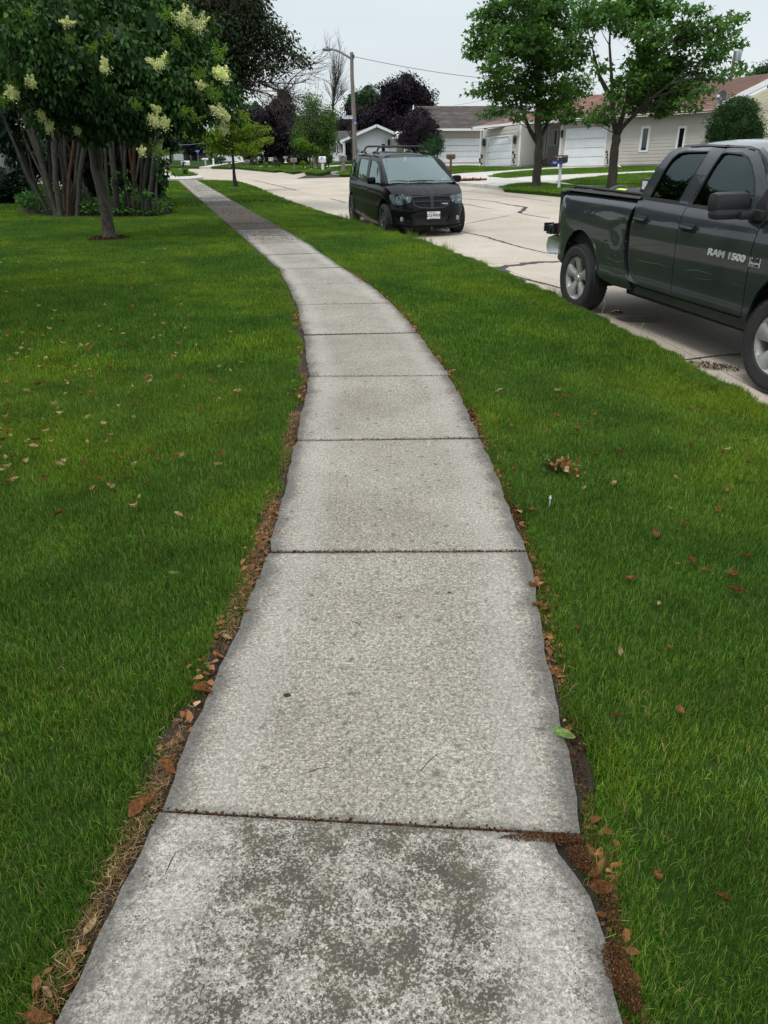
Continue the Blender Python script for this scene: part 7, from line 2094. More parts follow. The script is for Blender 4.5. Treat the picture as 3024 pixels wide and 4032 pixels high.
# kerbs
def kerb(pts, z0=-.25, h=.14, w=.17, name='kerb', px=True):
    P = np.array([gp(u, v, z0) for u, v in pts] if px else pts); P = smooth_poly(P, 2)
    T = np.gradient(P, axis=0); T /= np.linalg.norm(T, axis=1, keepdims=True); N_ = np.stack([-T[:, 1], T[:, 0]], -1)
    if N_[0][1] < 0: N_ = -N_
    mb = MB(); V = []; F = []
    n = len(P)
    for i in range(n):
        hh = h * min(1, (i + .35) / 1.5, (n - 1 - i + .35) / 1.5) if True else h
        for o_, z in ((0, -.08), (.005, hh * .6), (.035, hh * .92), (.08, hh), (w, hh), (w, -.08)):
            q = P[i] + N_[i] * o_; V.append((q[0], q[1], z0 + z))
    for i in range(n - 1):
        for j in range(5): a = i * 6 + j; F.append((a, a + 1, a + 7, a + 6))
    mb.add(V, F); t = mb.build(name, M_KERB, None, smooth=True); t['kind'] = 'structure'; return t
M_KERB = concrete_road('kerb_concrete', (.30, .275, .24), (.42, .40, .36))
kerb([(1958, 745), (1990, 750), (2080, 759), (2170, 768)]); kerb([(2172, 768), (2280, 779), (2420, 795), (2560, 812)])
kerb([(926, 657), (970, 663)]); kerb([(986, 664), (1030, 667), (1074, 671)]); kerb([(1101, 670), (1150, 677)]); kerb([(1187, 677), (1230, 680), (1268, 684)]); kerb([(1323, 686), (1400, 691), (1480, 696)])
kerb([(828, 655), (900, 657)]); kerb([(735, 696), (760, 692), (785, 689)])
# pale expansion lines on the drives
seam([gp(1700 + a / 2.765, 600 + b / 2.765, -.12) for a, b in [(560, 285), (800, 305), (1100, 325)]], .05, 31, .136)
seam([gp(1700 + a / 2.765, 600 + b / 2.765, -.12) for a, b in [(430, 378), (560, 352), (690, 335)]], .04, 32, .136)
seam([gp(1700 + a / 2.765, 600 + b / 2.765, -.12) for a, b in [(300, 360), (540, 392), (715, 408)]], .04, 33, .136)
M_CHIPR = leafmat('red_mulch', (.08, .03, .02), (.20, .08, .05), (.30, .15, .10), .9, .05, 3)
q0_ = gp(1780, 712, -.1); q1_ = gp(1905, 704, -.1); cx_, cy_ = (q0_[0] + q1_[0]) / 2, (q0_[1] + q1_[1]) / 2
tag(chips('red_mulch_strip', cx_, cy_, math.dist(q0_, q1_) / 2, .65, 1500, -.12, M_CHIPR, 12, .12, .02, math.atan2(q1_[1] - q0_[1], q1_[0] - q0_[0])), 'strip of reddish mulch beside the driveway apron behind the minivan', 'mulch')

# ------------------------------------------------------------------ mailboxes
M_MBROWN = mat('mailbox_brown', (.075, .045, .035), .6, .1); M_MBLK = mat('mailbox_black', (.022, .020, .020), .5, .15, 20, dirt=.3)
M_PTAN = mat('post_taupe', (.20, .175, .155), .7, .1); M_PWHITE = mat('post_white', (.62, .63, .64), .6, .08, 8, dirt=.35, dirtcol=(.2, .19, .16))
M_PRED = mat('post_red', (.13, .045, .03), .6, .1); M_BLUE = mat('news_blue', (.02, .05, .30), .5, .06)
def mailbox(label, base, Y0, top_v, m_post, m_box, w=.17, L=.48, h=.24, post=.09, yaw=0.3, z0=-.12, group='mailboxes along the far kerb', arm=False, news=None):
    x0 = at(base[0], base[1], Y0)[0]; zt_ = at(base[0], top_v, Y0)[2]
    t = thing('mailbox', label, 'mailbox', (x0, Y0, z0), yaw, group)
    H = zt_ - z0
    mb = MB(); mb.cbox(0, 0, (H - h) / 2, post, post, H - h + .06, .01); mb.build('post', m_post, t, local=True)
    mb = MB(); V = []; F = []; n = 9
    for x in (-L / 2, L / 2):
        V += [(x, -w / 2, H - h), (x, w / 2, H - h)] + [(x, w / 2 * math.cos(PI * k / (n - 1)), H - w / 2 + w / 2 * math.sin(PI * k / (n - 1))) for k in range(n)]
    m = n + 2
    order = [0, 1] + list(range(2, m))
    F.append(tuple(order)); F.append(tuple(reversed([k + m for k in order])))
    for k in range(m): a, b = order[k], order[(k + 1) % m]; F.append((a, b, b + m, a + m))
    mb.add(V, F); b_ = mb.build('box', m_box, t, local=True)
    mb = MB(); mb.cbox(-L / 2 - .008, 0, H - h / 2 - .01, .016, w * 1.02, h * .9, .004); ORG[b_.name] = Matrix.Identity(4); mb.build('box_door', m_box, t, local=True)
    mb = MB(); mb.cbox(-L * .1, -w / 2 - .012, H - .07, .16, .012, .035); mb.cbox(-L * .1 - .07, -w / 2 - .012, H - .12, .02, .012, .12); mb.build('flag', m_post if m_post is not m_box else M_TRIM, t, local=True)
    mb = MB(); mb.cbox(0, 0, H - h - .02, L * .7, w * .8, .03); mb.build('bracket', m_post, t, local=True)
    return t
mailbox('black mailbox on a white post with a blue newspaper box below it', (2200, 742), 32.9, 611, M_PWHITE, M_MBLK, .20, .50, .27, .11, math.radians(-18))
nb = thing('newspaper_box', 'blue plastic newspaper box hung under the black mailbox', 'newspaper box', (at(2187, 645, 32.8)[0], 32.78, at(2187, 645, 32.8)[2]), math.radians(-12))
mb = MB(); mb.cbox(-.03, 0, .03, .24, .16, .15, .02); mb.cbox(-.14, 0, .02, .03, .18, .18, .01); mb.build('tube_body', M_BLUE, nb, local=True, smooth=True)
mb = MB(); mb.cbox(.20, .02, .04, .12, .12, .10, .01); mb.build('tube_end', M_BLUE, nb, local=True)
for k, (w_, z_) in enumerate(((.15, .06), (.10, .025))):
    mb = MB(); mb.cbox(-.03, -.083, z_, w_, .004, .014); mb.build('print_line', M_STICK, nb, local=True)
mailbox('dark wooden mailbox on a red brown post right of the minivan', (1774, 680), 49, 607, M_PRED, M_MBROWN, .20, .50, .25, .12, .1)
mailbox('taupe mailbox with a red stripe on a thick taupe post left of the minivan', (1352, 676), 52.5, 611, M_PTAN, M_PTAN, .24, .44, .34, .20, .2)
mailbox('white moulded mailbox on a white post', (1271, 671), 55, 616, M_TRIMW, M_TRIMW, .26, .44, .36, .16, .2)
mailbox('tan mailbox on a grey post below the dark purple tree', (1159, 668), 57, 622, M_PTAN, mat('mailbox_pinktan', (.30, .21, .18), .6, .1), .22, .40, .26, .10, .3)
mailbox('small black mailbox with a red flag near the motorcycle', (1086, 661), 59.5, 626, M_MBLK, M_MBLK, .17, .30, .18, .08, .3)
mailbox('taupe mailbox behind the trunk of the young maple', (976, 656), 62, 629, M_PTAN, M_PTAN, .22, .30, .22, .08, .3)
mailbox('grey mailbox on a thin post at the far driveway kerb', (904, 657), 63, 634, M_PTAN, M_MBROWN, .2, .2, .18, .07, .3)
mailbox('white T shaped mailbox post across the far cross street', (809, 640), 70, 623, M_PWHITE, M_TRIMW, .16, .5, .12, .12, .3)
mailbox('white mailbox with dark marks on the corner lawn of the near side', (733, 664), 50, 633, M_MBLK, M_PWHITE, .22, .50, .24, .10, .2, z0=-.12, group='mailboxes along the near side')
mailbox('dark mailbox glimpsed through leaves by the far sidewalk', (659, 656), 66, 638, M_MBLK, M_MBLK, .2, .45, .2, .08, .2, z0=-.12, group='mailboxes along the near side')
sp2 = thing('marker_post', 'short white marker post beside the far driveway', 'post', (at(841, 650, 68)[0], 68, -.1)); MB().tube([at(842, 652, 68), at(840, 629, 68)], [.09, .07], 8).build('post', M_TRIMW, sp2); mb = MB(); p = at(840, 629, 68); mb.ball(p, .09); mb.build('cap', M_TRIMW, sp2)
bush('yellow green bush wrapped round the foot of the white mailbox', [(729, 668, 15, 9)], 49.8, M_LIME, 150, .09, 120, nl=9, sprig=.12)
bush('dark vine growing up beside the white mailbox', [(721, 648, 5, 14)], 49.9, M_SHRUBL, 151, .08, 300, nl=8, sprig=.1)

# ------------------------------------------------------------------ utility pole, signs, wires
def polemat():
    m, t = newmat('pole_wood'); p = t.pos()
    n1 = t.noise(t.mapv(p, (9, 9, .35)), 3, 5, .6)
    z = t.n('ShaderNodeSeparateXYZ', i0=p).outputs[2]
    c = t.ramp(n1, [(.3, (.115, .10, .085)), (.7, (.23, .205, .18))])
    t.finish(c, .85, t.bump(n1, .5, .02), spec=.2); return m
M_POLE = polemat(); M_GALV = mat('galvanised', (.16, .17, .18), .5, .08, 5, metallic=.3)
M_SBLUE = mat('sign_blue', (.015, .07, .42), .45, .03)
PY = 50.0
up = thing('utility_pole', 'tall leaning wooden utility pole with a street lamp arm and blue street name sign', 'utility pole', (at(1399, 672, PY)[0], PY, -.1))
pts = [at(1400, 690, PY), at(1396, 540, PY), at(1391, 400, PY), at(1386, 300, PY), at(1385, 206, PY)]
MB().tube(pts, [.145, .13, .118, .105, .098], 12).build('pole', M_POLE, up, smooth=True)
MB().tube([at(1384, 232, PY), at(1362, 218, PY), at(1335, 202, PY), at(1312, 195, PY), at(1296, 194, PY)], [.06, .058, .055, .05, .048], 8).build('lamp_arm', M_GALV, up, smooth=True)
lh = at(1289, 195, PY); mb = MB(); mb.ball(lh, (.30, .14, .09), 12, 8); mb.cbox(lh[0] + .12, lh[1], lh[2] + .02, .2, .14, .08, .02); hd = mb.build('lamp_head', M_GALV, up, smooth=True)
mb = MB(); mb.lathe([(0, .08), (.05, .08), (.05, 0), (.045, -.02)], 10, 'Z', (lh[0], lh[1], lh[2] + .06)); mb.build('photocell', M_TRIM, up)
mb = MB(); p = at(1393, 223, PY - .1); mb.lathe([(.0, .09), (.05, .09), (.03, .03), (.055, 0), (.03, -.03), (.05, -.09), (0, -.09)], 10, 'Z', p); mb.tube([at(1386, 223, PY), at(1394, 223, PY)], .02, 6); mb.build('insulator', M_TRIM, up, smooth=True)
Ws = Wall(1353, 468.5, 455, PY - .2, 1388, 468, 454.5, PY - .2)
mb = MB(); Ws.slab_(mb, 0, 0, 1, 1, -.01, .01); sg_ = mb.build('street_sign', M_SBLUE, up)
mb = MB()
for r_ in ((0, 0, 1, .07), (0, .93, 1, 1), (0, .07, .02, .93), (.98, .07, 1, .93)): Ws.slab_(mb, *r_, .0101, .013)
child(mb.build('sign_border', M_STICK, None), sg_)
c_ = Ws.pt(.42, .5, .014)
child(text_mesh('Andrea', .235, frame_mat(c_, (1, 0, 0), (0, 0, 1)), M_STICK, None, 'sign_text', .002, sx=.92, bold=.006), sg_)
c_ = Ws.pt(.87, .55, .014); child(text_mesh('LN', .12, frame_mat(c_, (1, 0, 0), (0, 0, 1)), M_STICK, None, 'sign_text', .002, sx=.9, bold=.003), sg_)
Wn = Wall(1394, 489, 477.5, PY - .2, 1403.5, 490, 476.5, PY - .35)
mb = MB(); Wn.slab_(mb, 0, 0, 1, 1, -.01, .01); s2_ = mb.build('small_sign', M_SBLUE, up)
mb = MB(); Wn.slab_(mb, .15, .25, .85, .62, .011, .014); child(mb.build('sign_panel', mat('sign_pale_blue', (.45, .55, .85), .5, .05), None), s2_)
MB().tube([at(1401, 470, PY + .5), at(1407, 420, PY + .5)], .012, 4).build('guy_wire', M_TRIM, up)
def wire(label, a, b, sag, rad=.014, n=24, name='overhead_wire'):
    a, b = Vector(a), Vector(b); pts = []
    for k in range(n + 1):
        f = k / n; p = a.lerp(b, f); p.z -= sag * 4 * f * (1 - f); pts.append(p)
    o = MB().tube(pts, rad, 5).build(name, M_GALV, None, smooth=True); tag(o, label, 'wire'); return o
wire('thin overhead wire running right from the utility pole to behind the maple', at(1394, 223, PY), at(2160, 325, 58), .25, .016)
wire('faint second wire sloping up behind the dark roof', at(1790, 415, 90), at(2120, 330, 84), .2, .012)
wire('overhead wire crossing the far end of the street', at(640, 568, 72), at(800, 563, 72), .1, .018)
fs = thing('street_sign_post', 'blue street name sign on a thin pole at the far cross street', 'street sign', (at(781, 640, 69)[0], 69, -.1))
MB().tube([at(782, 642, 69), at(778, 590, 69)], .035, 6).build('pole', M_GALV, fs)
Wf = Wall(770, 597.5, 592, 68.9, 785, 597, 591.5, 68.9); mb = MB(); Wf.slab_(mb, 0, 0, 1, 1, -.01, .01); Wf.slab_(mb, .35, -.8, .68, -.05, .02, .04); mb.build('sign_blade', mat('sign_light_blue', (.10, .28, .75), .5, .05), fs)
tp = thing('transformer_pole', 'grey utility pole with a transformer can above the brown roof', 'utility pole', (at(2880, 300, 95)[0], 95, -.1))
MB().tube([(at(2880, 290, 95)[0], 95, -.2), at(2887, 250, 95), at(2896, 200, 95)], [.2, .17, .15], 10).build('pole', M_POLE, tp, smooth=True)
q = at(2908, 220, 94.8); mb = MB(); mb.lathe([(0, .5), (.30, .5), (.32, .45), (.30, -.35), (.26, -.5), (0, -.5)], 16, 'Z', q); mb.build('transformer', mat('transformer_grey', (.36, .38, .40), .5, .05), tp, smooth=True)
MB().tube([at(2914, 205, 94.6), at(2914, 188, 94.6)], .03, 6).build('bushing', M_TRIM, tp)
MB().tube([at(2912, 206, 94.4), at(2910, 222, 94.3), at(2907, 250, 94.4)], .015, 5).build('drop_wire', M_TRIM, tp)

# ------------------------------------------------------------------ yard things
def pot(label, u, v0, v1, w, Y0, flowers=True, seed=1):
    b = at(u, v0, Y0); t_ = at(u, v1, Y0); h = t_[2] - b[2]
    t = thing('flower_pot', label, 'flower pot', b)
    MB().lathe([(0, 0), (w * .36, 0), (w * .5, h * .92), (w * .53, h * .93), (w * .53, h), (w * .45, h), (w * .44, h * .9)], 16, 'Z', b).build('pot', M_TERRA, t, smooth=True)
    if flowers: crown('flowers', t, [((b[0], b[1], b[2] + h + .10), (w * .62, w * .5, .16))], 900, 8, .05, 'simple', M_PINK, seed, .8, .1, .08, .2)
M_PINK = leafmat('pink_petals', (.05, .06, .03), (.28, .10, .13), (.42, .20, .25), .6, .2, 3)
pot('big blue grey pot of pink flowers between the two garages', 2154, 648, 625, .44, 57.2, seed=1)
pot('small dark pot left of the big pink flower pot', 2133, 646, 629, .26, 57.5, seed=2)
pot('small dark pot behind the black mailbox', 2177, 647, 628, .30, 57.4, seed=3)
def ornament(label, u, v0, v1, Y0, seed):
    t = thing('garden_stake', label, 'garden stake', at(u, v0, Y0)); g = random.Random(seed)
    mb = MB(); mb.tube([at(u, v0, Y0), at(u + 1, v1, Y0)], .015, 5); mb.build('stake', M_TRIM, t)
    for k in range(5):
        v = v1 + (v0 - v1) * (.1 + .17 * k); p = at(u + g.uniform(-5, 5), v, Y0 - .05)
        MB().ball(p, (.07, .05, .08), 7, 5).build('bird_figure', M_TRIM, t, smooth=True)
ornament('tall wire garden stake with dark birds right of the left garage door', 2023, 652, 595, 55.8, 1)
ornament('garden stake with dark shapes beside the downspout of the wide garage', 1893, 655, 607, 58.0, 2)
ornament('thin climbing stake between the right garage door and the maple trunk', 2391, 655, 592, 55.9, 3)
ys = thing('yard_sign', 'small white and orange yard sign beside the birch trunk', 'sign', at(1222, 633, 57))
for k, (u0, u1, m_) in enumerate(((1212, 1217, M_STICK), (1223, 1230, M_STICK), (1231, 1236, mat('sign_orange', (.65, .28, .04), .6, .05)))):
    W_ = Wall(u0, 632, 621, 57, u1, 632, 621, 57); mb = MB(); W_.slab_(mb, 0, 0, 1, 1, -.01, .01); W_.slab_(mb, .4, -.3, .6, 0, -.01, 0.005); mb.build('sign_board', m_, ys)
ou = thing('garden_urn', 'small pale garden ornament left of the tan mailbox', 'ornament', at(1125, 640, 62))
MB().lathe([(0, 0), (.14, 0), (.05, .08), (.05, .22), (.16, .34), (.17, .42), (.12, .42), (.06, .36)], 12, 'Z', at(1125, 641, 62)).build('urn', M_PWHITE, ou, smooth=True)
st2 = thing('stacked_stones', 'low tan stone pillar beside the shaded house window', 'stones', at(1148, 640, 70))
mb = MB(); p = at(1146, 636, 70)
for k in range(6): mb.cbox(p[0] + R.uniform(-.05, .05), p[1], p[2] + .1 + k * .17, .8, .4, .14, .03)
mb.build('stone', M_BRICKT, st2)['kind'] = 'stuff'
def motorcycle(label, u, v, Y0, yaw):
    b = at(u, v, Y0); t = thing('motorcycle', label, 'motorcycle', (b[0], Y0, b[2]), yaw, 'motorcycles parked under the dark tree')
    for x in (-.72, .75):
        mb = MB(); mb.lathe([(.24, -.05), (.31, -.05), (.335, 0), (.31, .05), (.24, .05), (.24, -.05)], 20, 'Y', (x, 0, .33)); w = mb.build('wheel', M_RUB, t, local=True, smooth=True); ORG[w.name] = Matrix.Identity(4)
        mb = MB()
        for k in range(8): a = 2 * PI * k / 8; mb.tube([(x, 0, .33), (x + .25 * math.cos(a), 0, .33 + .25 * math.sin(a))], .01, 4)
        mb.build('spokes', M_CHROME, w, local=True)
    mb = MB(); mb.ball((-.0, 0, .45), (.30, .16, .22), 10, 8); mb.build('engine', M_CHROME, t, local=True, smooth=True)
    mb = MB(); mb.ball((.18, 0, .80), (.30, .15, .15), 12, 8); mb.build('fuel_tank', M_BLACKP, t, local=True, smooth=True)
    mb = MB(); mb.ball((-.38, 0, .74), (.36, .15, .09), 10, 6); mb.build('seat', M_TRIM, t, local=True, smooth=True)
    mb = MB(); mb.tube([(.75, 0, .33), (.52, 0, .95)], .03, 6); mb.tube([(.5, -.36, 1.08), (.46, -.2, 1.0), (.52, 0, .95), (.46, .2, 1.0), (.5, .36, 1.08)], .018, 6); mb.build('handlebar', M_CHROME, t, local=True)
    mb = MB(); mb.ball((.64, 0, .86), (.08, .10, .10), 8, 6); mb.build('headlight', M_CHROME, t, local=True, smooth=True)
    t.scale = (.85, .85, .85)
    mb = MB(); mb.tube([(.1, -.16, .28), (-.9, -.18, .30)], .045, 8); mb.build('exhaust_pipe', M_CHROME, t, local=True)
motorcycle('chrome and black motorcycle parked left under the dark tree', 1022, 645, 66, 1.05)
motorcycle('chrome and black motorcycle parked right under the dark tree', 1043, 644, 67, 1.15)
pk = thing('parked_pickup', 'small dark pickup truck parked far off behind the motorcycles', 'truck', (at(1046, 636, 68)[0], 68, at(1046, 638, 68)[2]), .9)
mb = MB(); mb.cbox(0, 0, .75, 4.2, 1.7, .6, .12); mb.build('body', M_BLACKP, pk, local=True, smooth=True); mb = MB(); mb.cbox(.2, 0, 1.3, 1.6, 1.5, .55, .15); mb.build('cab', M_GLASSD, pk, local=True, smooth=True)
for x in (-1.3, 1.35):
    for y in (-.8, .8): MB().lathe([(0, -.11), (.30, -.11), (.36, -.08), (.36, .08), (.30, .11), (0, .11)], 20, 'Y', (x, y, .36)).build('wheel', M_RUB, pk, local=True, smooth=True)
bx = thing('white_crate', 'white box standing right of the far dark pickup', 'box', at(1066, 634, 66)); W_ = Wall(1058, 634, 621, 66, 1075, 634, 621, 66)
mb = MB(); W_.slab_(mb, 0, 0, 1, 1, -.6, 0); mb.build('box_body', M_PWHITE, bx); mb = MB(); W_.slab_(mb, -.03, .95, 1.03, 1.05, -.63, .03); mb.build('lid', M_TRIMW, bx)
# garden edging stones in the far lawns
for (u0, v0, u1, v1) in ((1287, 661, 1309, 664), (1044, 654, 1070, 656), (1197, 658, 1206, 661), (1221, 664, 1230, 667), (1021, 654, 1034, 657)):
    P = [gp(u0, v1, -.08), gp(u1, v1 - 1, -.08), gp(u1, v0, -.08), gp(u0 + 2, v0, -.08)]
    mb = MB(); mb.prism([tuple(p) for p in P], -.12, -.07); o = mb.build('stepping_stone', M_DRIVE); o['kind'] = 'structure'
# ------------------------------------------------------------------ litter along the walk
M_DRY = leafmat('dry_leaf', (.15, .055, .025), (.42, .20, .08), (.72, .54, .32), .6, .2, 9, 3.5)
def leafobj(kind, seed):
    """a curled dry leaf; returns a mesh"""
    g = random.Random(seed); n = 7; L = 1.0
    V = []; F = []
    cl = g.uniform(1.0, 2.8); cr = g.uniform(1.0, 2.6); tw = g.uniform(-1, 1)
    for i in range(n + 1):
        f = i / n; w = (.30 + .05 * g.random()) * math.sin(PI * min(1, f * .92 + .06)) ** .8 * (1 if kind != 'long' else .65)
        a = cl * (f - .5); x = math.sin(a) / cl * 1.0; z0 = (1 - math.cos(a)) / cl * .9
        for j in range(5):
            s_ = (j - 2) / 2; y = w * math.sin(s_ * cr * .8) / (cr * .8); z = z0 + w * (1 - math.cos(s_ * cr)) * 1.1 / cr + tw * y * (f - .5) + g.uniform(-.03, .03); y += g.uniform(-.02, .02)
            V.append((x, y, z))
    for i in range(n):
        for j in range(4): k = i * 5 + j; F.append((k, k + 1, k + 6, k + 5))
    # stalk
    b = len(V); V += [(V[2][0], .0, V[2][2]), (V[2][0] - .28, .03, V[2][2] + .03), (V[2][0] - .28, .05, V[2][2] + .03), (V[2][0], .02, V[2][2])]; F.append((b, b + 1, b + 2, b + 3))
    me = bpy.data.meshes.new('dry_leaf'); me.from_pydata(V, [], F); 
    a = me.attributes.new('tint', 'FLOAT', 'FACE'); t = {'dark': .12, 'brown': .35, 'orange': .62, 'tan': .95}.get(kind if kind in ('dark', 'brown', 'orange', 'tan') else g.choice(['brown', 'orange', 'tan']), .5)
    a.data.foreach_set('value', [min(.999, max(0, t + g.uniform(-.08, .08))) for _ in F])
    me.polygons.foreach_set('use_smooth', [True] * len(F)); me.materials.append(M_DRY)
    return me
LM = {k: [leafobj(k, i * 7 + j) for j in range(4)] for i, k in enumerate(('dark', 'brown', 'orange', 'tan', 'long'))}
def put_leaf(x, y, z, size, kind, label, group=None, tilt=.5, rz=None):
    o = bpy.data.objects.new('fallen_leaf', R.choice(LM[kind])); COL.objects.link(o)
    o.location = (x, y, z); o.scale = (size, size, size); o.rotation_euler = (R.uniform(-tilt, tilt), R.uniform(-tilt, tilt), R.uniform(0, 6.28) if rz is None else rz)
    tag(o, label, 'leaf', group); return o
oR, kR = (1800, 1500), 1.3554
GR = 'dry leaves scattered on the verge grass'
for a, b in [(225, 45), (540, 38), (580, 65), (530, 175), (695, 218), (735, 160), (495, 235), (640, 238), (740, 375), (875, 355), (520, 540), (680, 560), (840, 535), (1350, 205), (1350, 285), (1260, 305), (1425, 340), (1455, 325), (1550, 265), (1570, 375), (1170, 490), (1440, 550), (1060, 805), (1215, 740), (1525, 905), (1570, 905), (1175, 960), (1330, 985), (1480, 1010), (935, 1045), (1075, 1175), (645, 1310), (850, 1770), (1190, 1750), (1140, 1410), (395, 55), (290, 230), (1250, 110), (940, 15), (1490, 100), (1310, 100), (990, 490), (1140, 660), (1400, 655), (310, 455), (880, 1440), (1255, 940)]:
    x, y = gp(oR[0] + a / kR, oR[1] + b / kR, .0); zz = float(zverge(np.array(x), np.array(y))) + .05
    put_leaf(x, y, zz - .012, R.uniform(.04, .07), R.choice(['tan', 'orange', 'brown', 'brown']), 'small dry curled leaf lying on the verge grass', GR)
for (u, v, s_, k, lab) in [(1500 + 1185 / 1.0886, 2900 + 605 / 1.0886, .055, 'brown', 'round red brown leaf lying on the grass right of the nearest slab'), (1500 + 1475 / 1.0886, 2900 + 690 / 1.0886, .05, 'brown', 'dark brown curled leaf half sunk in the grass near the right frame edge'),
                          (1800 + 400 / kR, 1500 + 690 / kR, .07, 'orange', 'long tan leaf lying on the grass just off the right walk edge'), (1800 + 1490 / kR, 1500 + 1105 / kR, .09, 'brown', 'large curled brown and tan leaf in the middle of the verge grass'),
                          (690 / 1.037, 2900 + 120 / 1.037, .085, 'orange', 'big orange brown leaf at the left edge of the second slab'), (560 / 1.037, 2900 + 290 / 1.037, .085, 'brown', 'crumpled brown leaf at the left end of the nearest joint'),
                          (612 / 1.037, 2900 + 265 / 1.037, .07, 'orange', 'folded orange leaf lying over another at the left end of the nearest joint'), (375 / 1.037, 2900 + 775 / 1.037, .06, 'tan', 'pale tan curled leaf on the left edge of the nearest slab'), (150 / 1.037, 2900 + 1150 / 1.037, .08, 'orange', 'orange leaf in the bottom left corner beside the slab'),
                          (190 / 1.037, 2900 + 1050 / 1.037, .045, 'tan', 'small pale leaf on bare soil in the bottom left corner'), (782, 2715, .06, 'orange', 'orange curled leaf in the straw left of the second slab'), (795, 2700, .055, 'orange', 'second orange leaf tucked behind the one in the straw'),
                          (1500 + 935 / 1.0886, 2900 + 650 / 1.0886, .085, 'brown', 'largest folded russet leaf beside the right edge of the nearest slab'), (1500 + 910 / 1.0886, 2900 + 605 / 1.0886, .07, 'orange', 'upright russet leaf wedged at the chipped corner of the nearest slab'), (1500 + 945 / 1.0886, 2900 + 770 / 1.0886, .04, 'orange', 'small orange leaf below the folded russet leaf'),
                          (2235, 2880, .06, 'orange', 'curled orange leaf in the gap just above the green leaf'), (2115, 2385, .07, 'orange', 'bright orange leaf lying on the right edge of the second slab'), (2140, 2400, .06, 'brown', 'brown leaf beside the bright orange one on the right edge of the second slab'), (2095, 2305, .06, 'brown', 'brown leaf sticking out over the right edge of the second slab')]:
    x, y = gp(u, v, 0.0); put_leaf(x, y, .0 if x < 1.0 else -.01, s_ * .85, k, lab, None, .5)
# the fresh green leaf
M_GLEAF = leafmat('fresh_leaf', (.12, .22, .04), (.24, .38, .10), (.3, .46, .14), .45, .3, 9, 4)
me = leafobj('tan', 99); me.materials.clear(); me.materials.append(M_GLEAF); o = bpy.data.objects.new('green_leaf', me); COL.objects.link(o)
x, y = gp(2218, 2908, 0); o.location = (x, y, .018); o.scale = (.085, .07, .035); o.rotation_euler = (.1, .1, -.5); tag(o, 'single fresh green leaf on the right edge of the second slab', 'leaf')
me = me.copy(); o = bpy.data.objects.new('green_leaf', me); COL.objects.link(o); x, y = gp(682, 2270, 0); o.location = (x, y, .015); o.scale = (.05, .04, .04); o.rotation_euler = (.2, .3, .7); tag(o, 'single yellow green leaf on the grass left of the third slab', 'leaf')
# scattered leaves on the left lawn
g = np.random.default_rng(17); GL = 'dry leaves scattered on the left lawn'; cnt = 0
while cnt < 210:
    u = g.random() ** 1.2 * 1150; v = 930 + 1150 * g.beta(1.6, 2.0)
    x, y = gp(u, v, 0)
    ex = np.interp(y, WL[:, 1], WL[:, 0])
    if x > ex - .15 or y > 15: continue
    if g.random() > .35 + .65 * (u < 650): continue
    put_leaf(x, y, .010, g.uniform(.04, .075), g.choice(['tan', 'tan', 'tan', 'orange', 'brown', 'dark']), 'small dry curled leaf lying on the left lawn', GL); cnt += 1
# leaf scraps, straw, soil crumbs: nobody could count them
def edge_scatter(E_, y0, y1, n, off, jit, g, side):
    L = plen(E_); s = g.random(n * 3) * L[-1]; P = pat(E_, s); k = (P[:, 1] > y0) & (P[:, 1] < y1); s = s[k][:n]; P = P[k][:n]
    T = pat(E_, s + .05) - pat(E_, s - .05); T /= np.linalg.norm(T, axis=1, keepdims=True); N_ = np.stack([-T[:, 1], T[:, 0]], -1) * side
    return P + N_ * (off + g.normal(0, jit, len(P)))[:, None], s
def litter(name, label, E_, side, y0, y1, n, off, jit, size, z, seed, clump=None, m_=None, kind='ovate', cat='litter'):
    g = np.random.default_rng(seed); P, s = edge_scatter(E_, y0, y1, n, off, jit, g, side)
    if clump is not None:
        k = (np.sin(s * 2.3 + seed) + np.sin(s * 5.1 + 2 * seed) + g.normal(0, .6, len(s))) > clump; P = P[k]
    C = np.column_stack([P, z + g.random(len(P)) * .02]); D = g.normal(0, 1, C.shape) * [1, 1, .3]
    V, F, rep = leaf_geo(C, D, size * g.uniform(.5, 1.4, len(C)), kind, g, .35)
    t = g.beta(1.2, 2.4, len(C)); o = mesh_np(name, V, F, m_ or M_DRY, attrs={'tint': ('FACE', np.tile(t, rep))}); tag(o, label, cat, kind='stuff'); return o
litter('leaf_litter', 'russet leaf scraps filling the gap along the right edge of the walk', WR2, -1, .5, 12, 2300, .035, .020, .034, -.035, 3, -.9)
litter('leaf_litter', 'russet leaf scraps along the left edge of the walk', WL, 1, .5, 9.5, 1500, .04, .03, .032, -.02, 4, .1)
M_STRAW = leafmat('straw', (.07, .038, .018), (.26, .16, .07), (.50, .38, .20), .8, .2, 9)
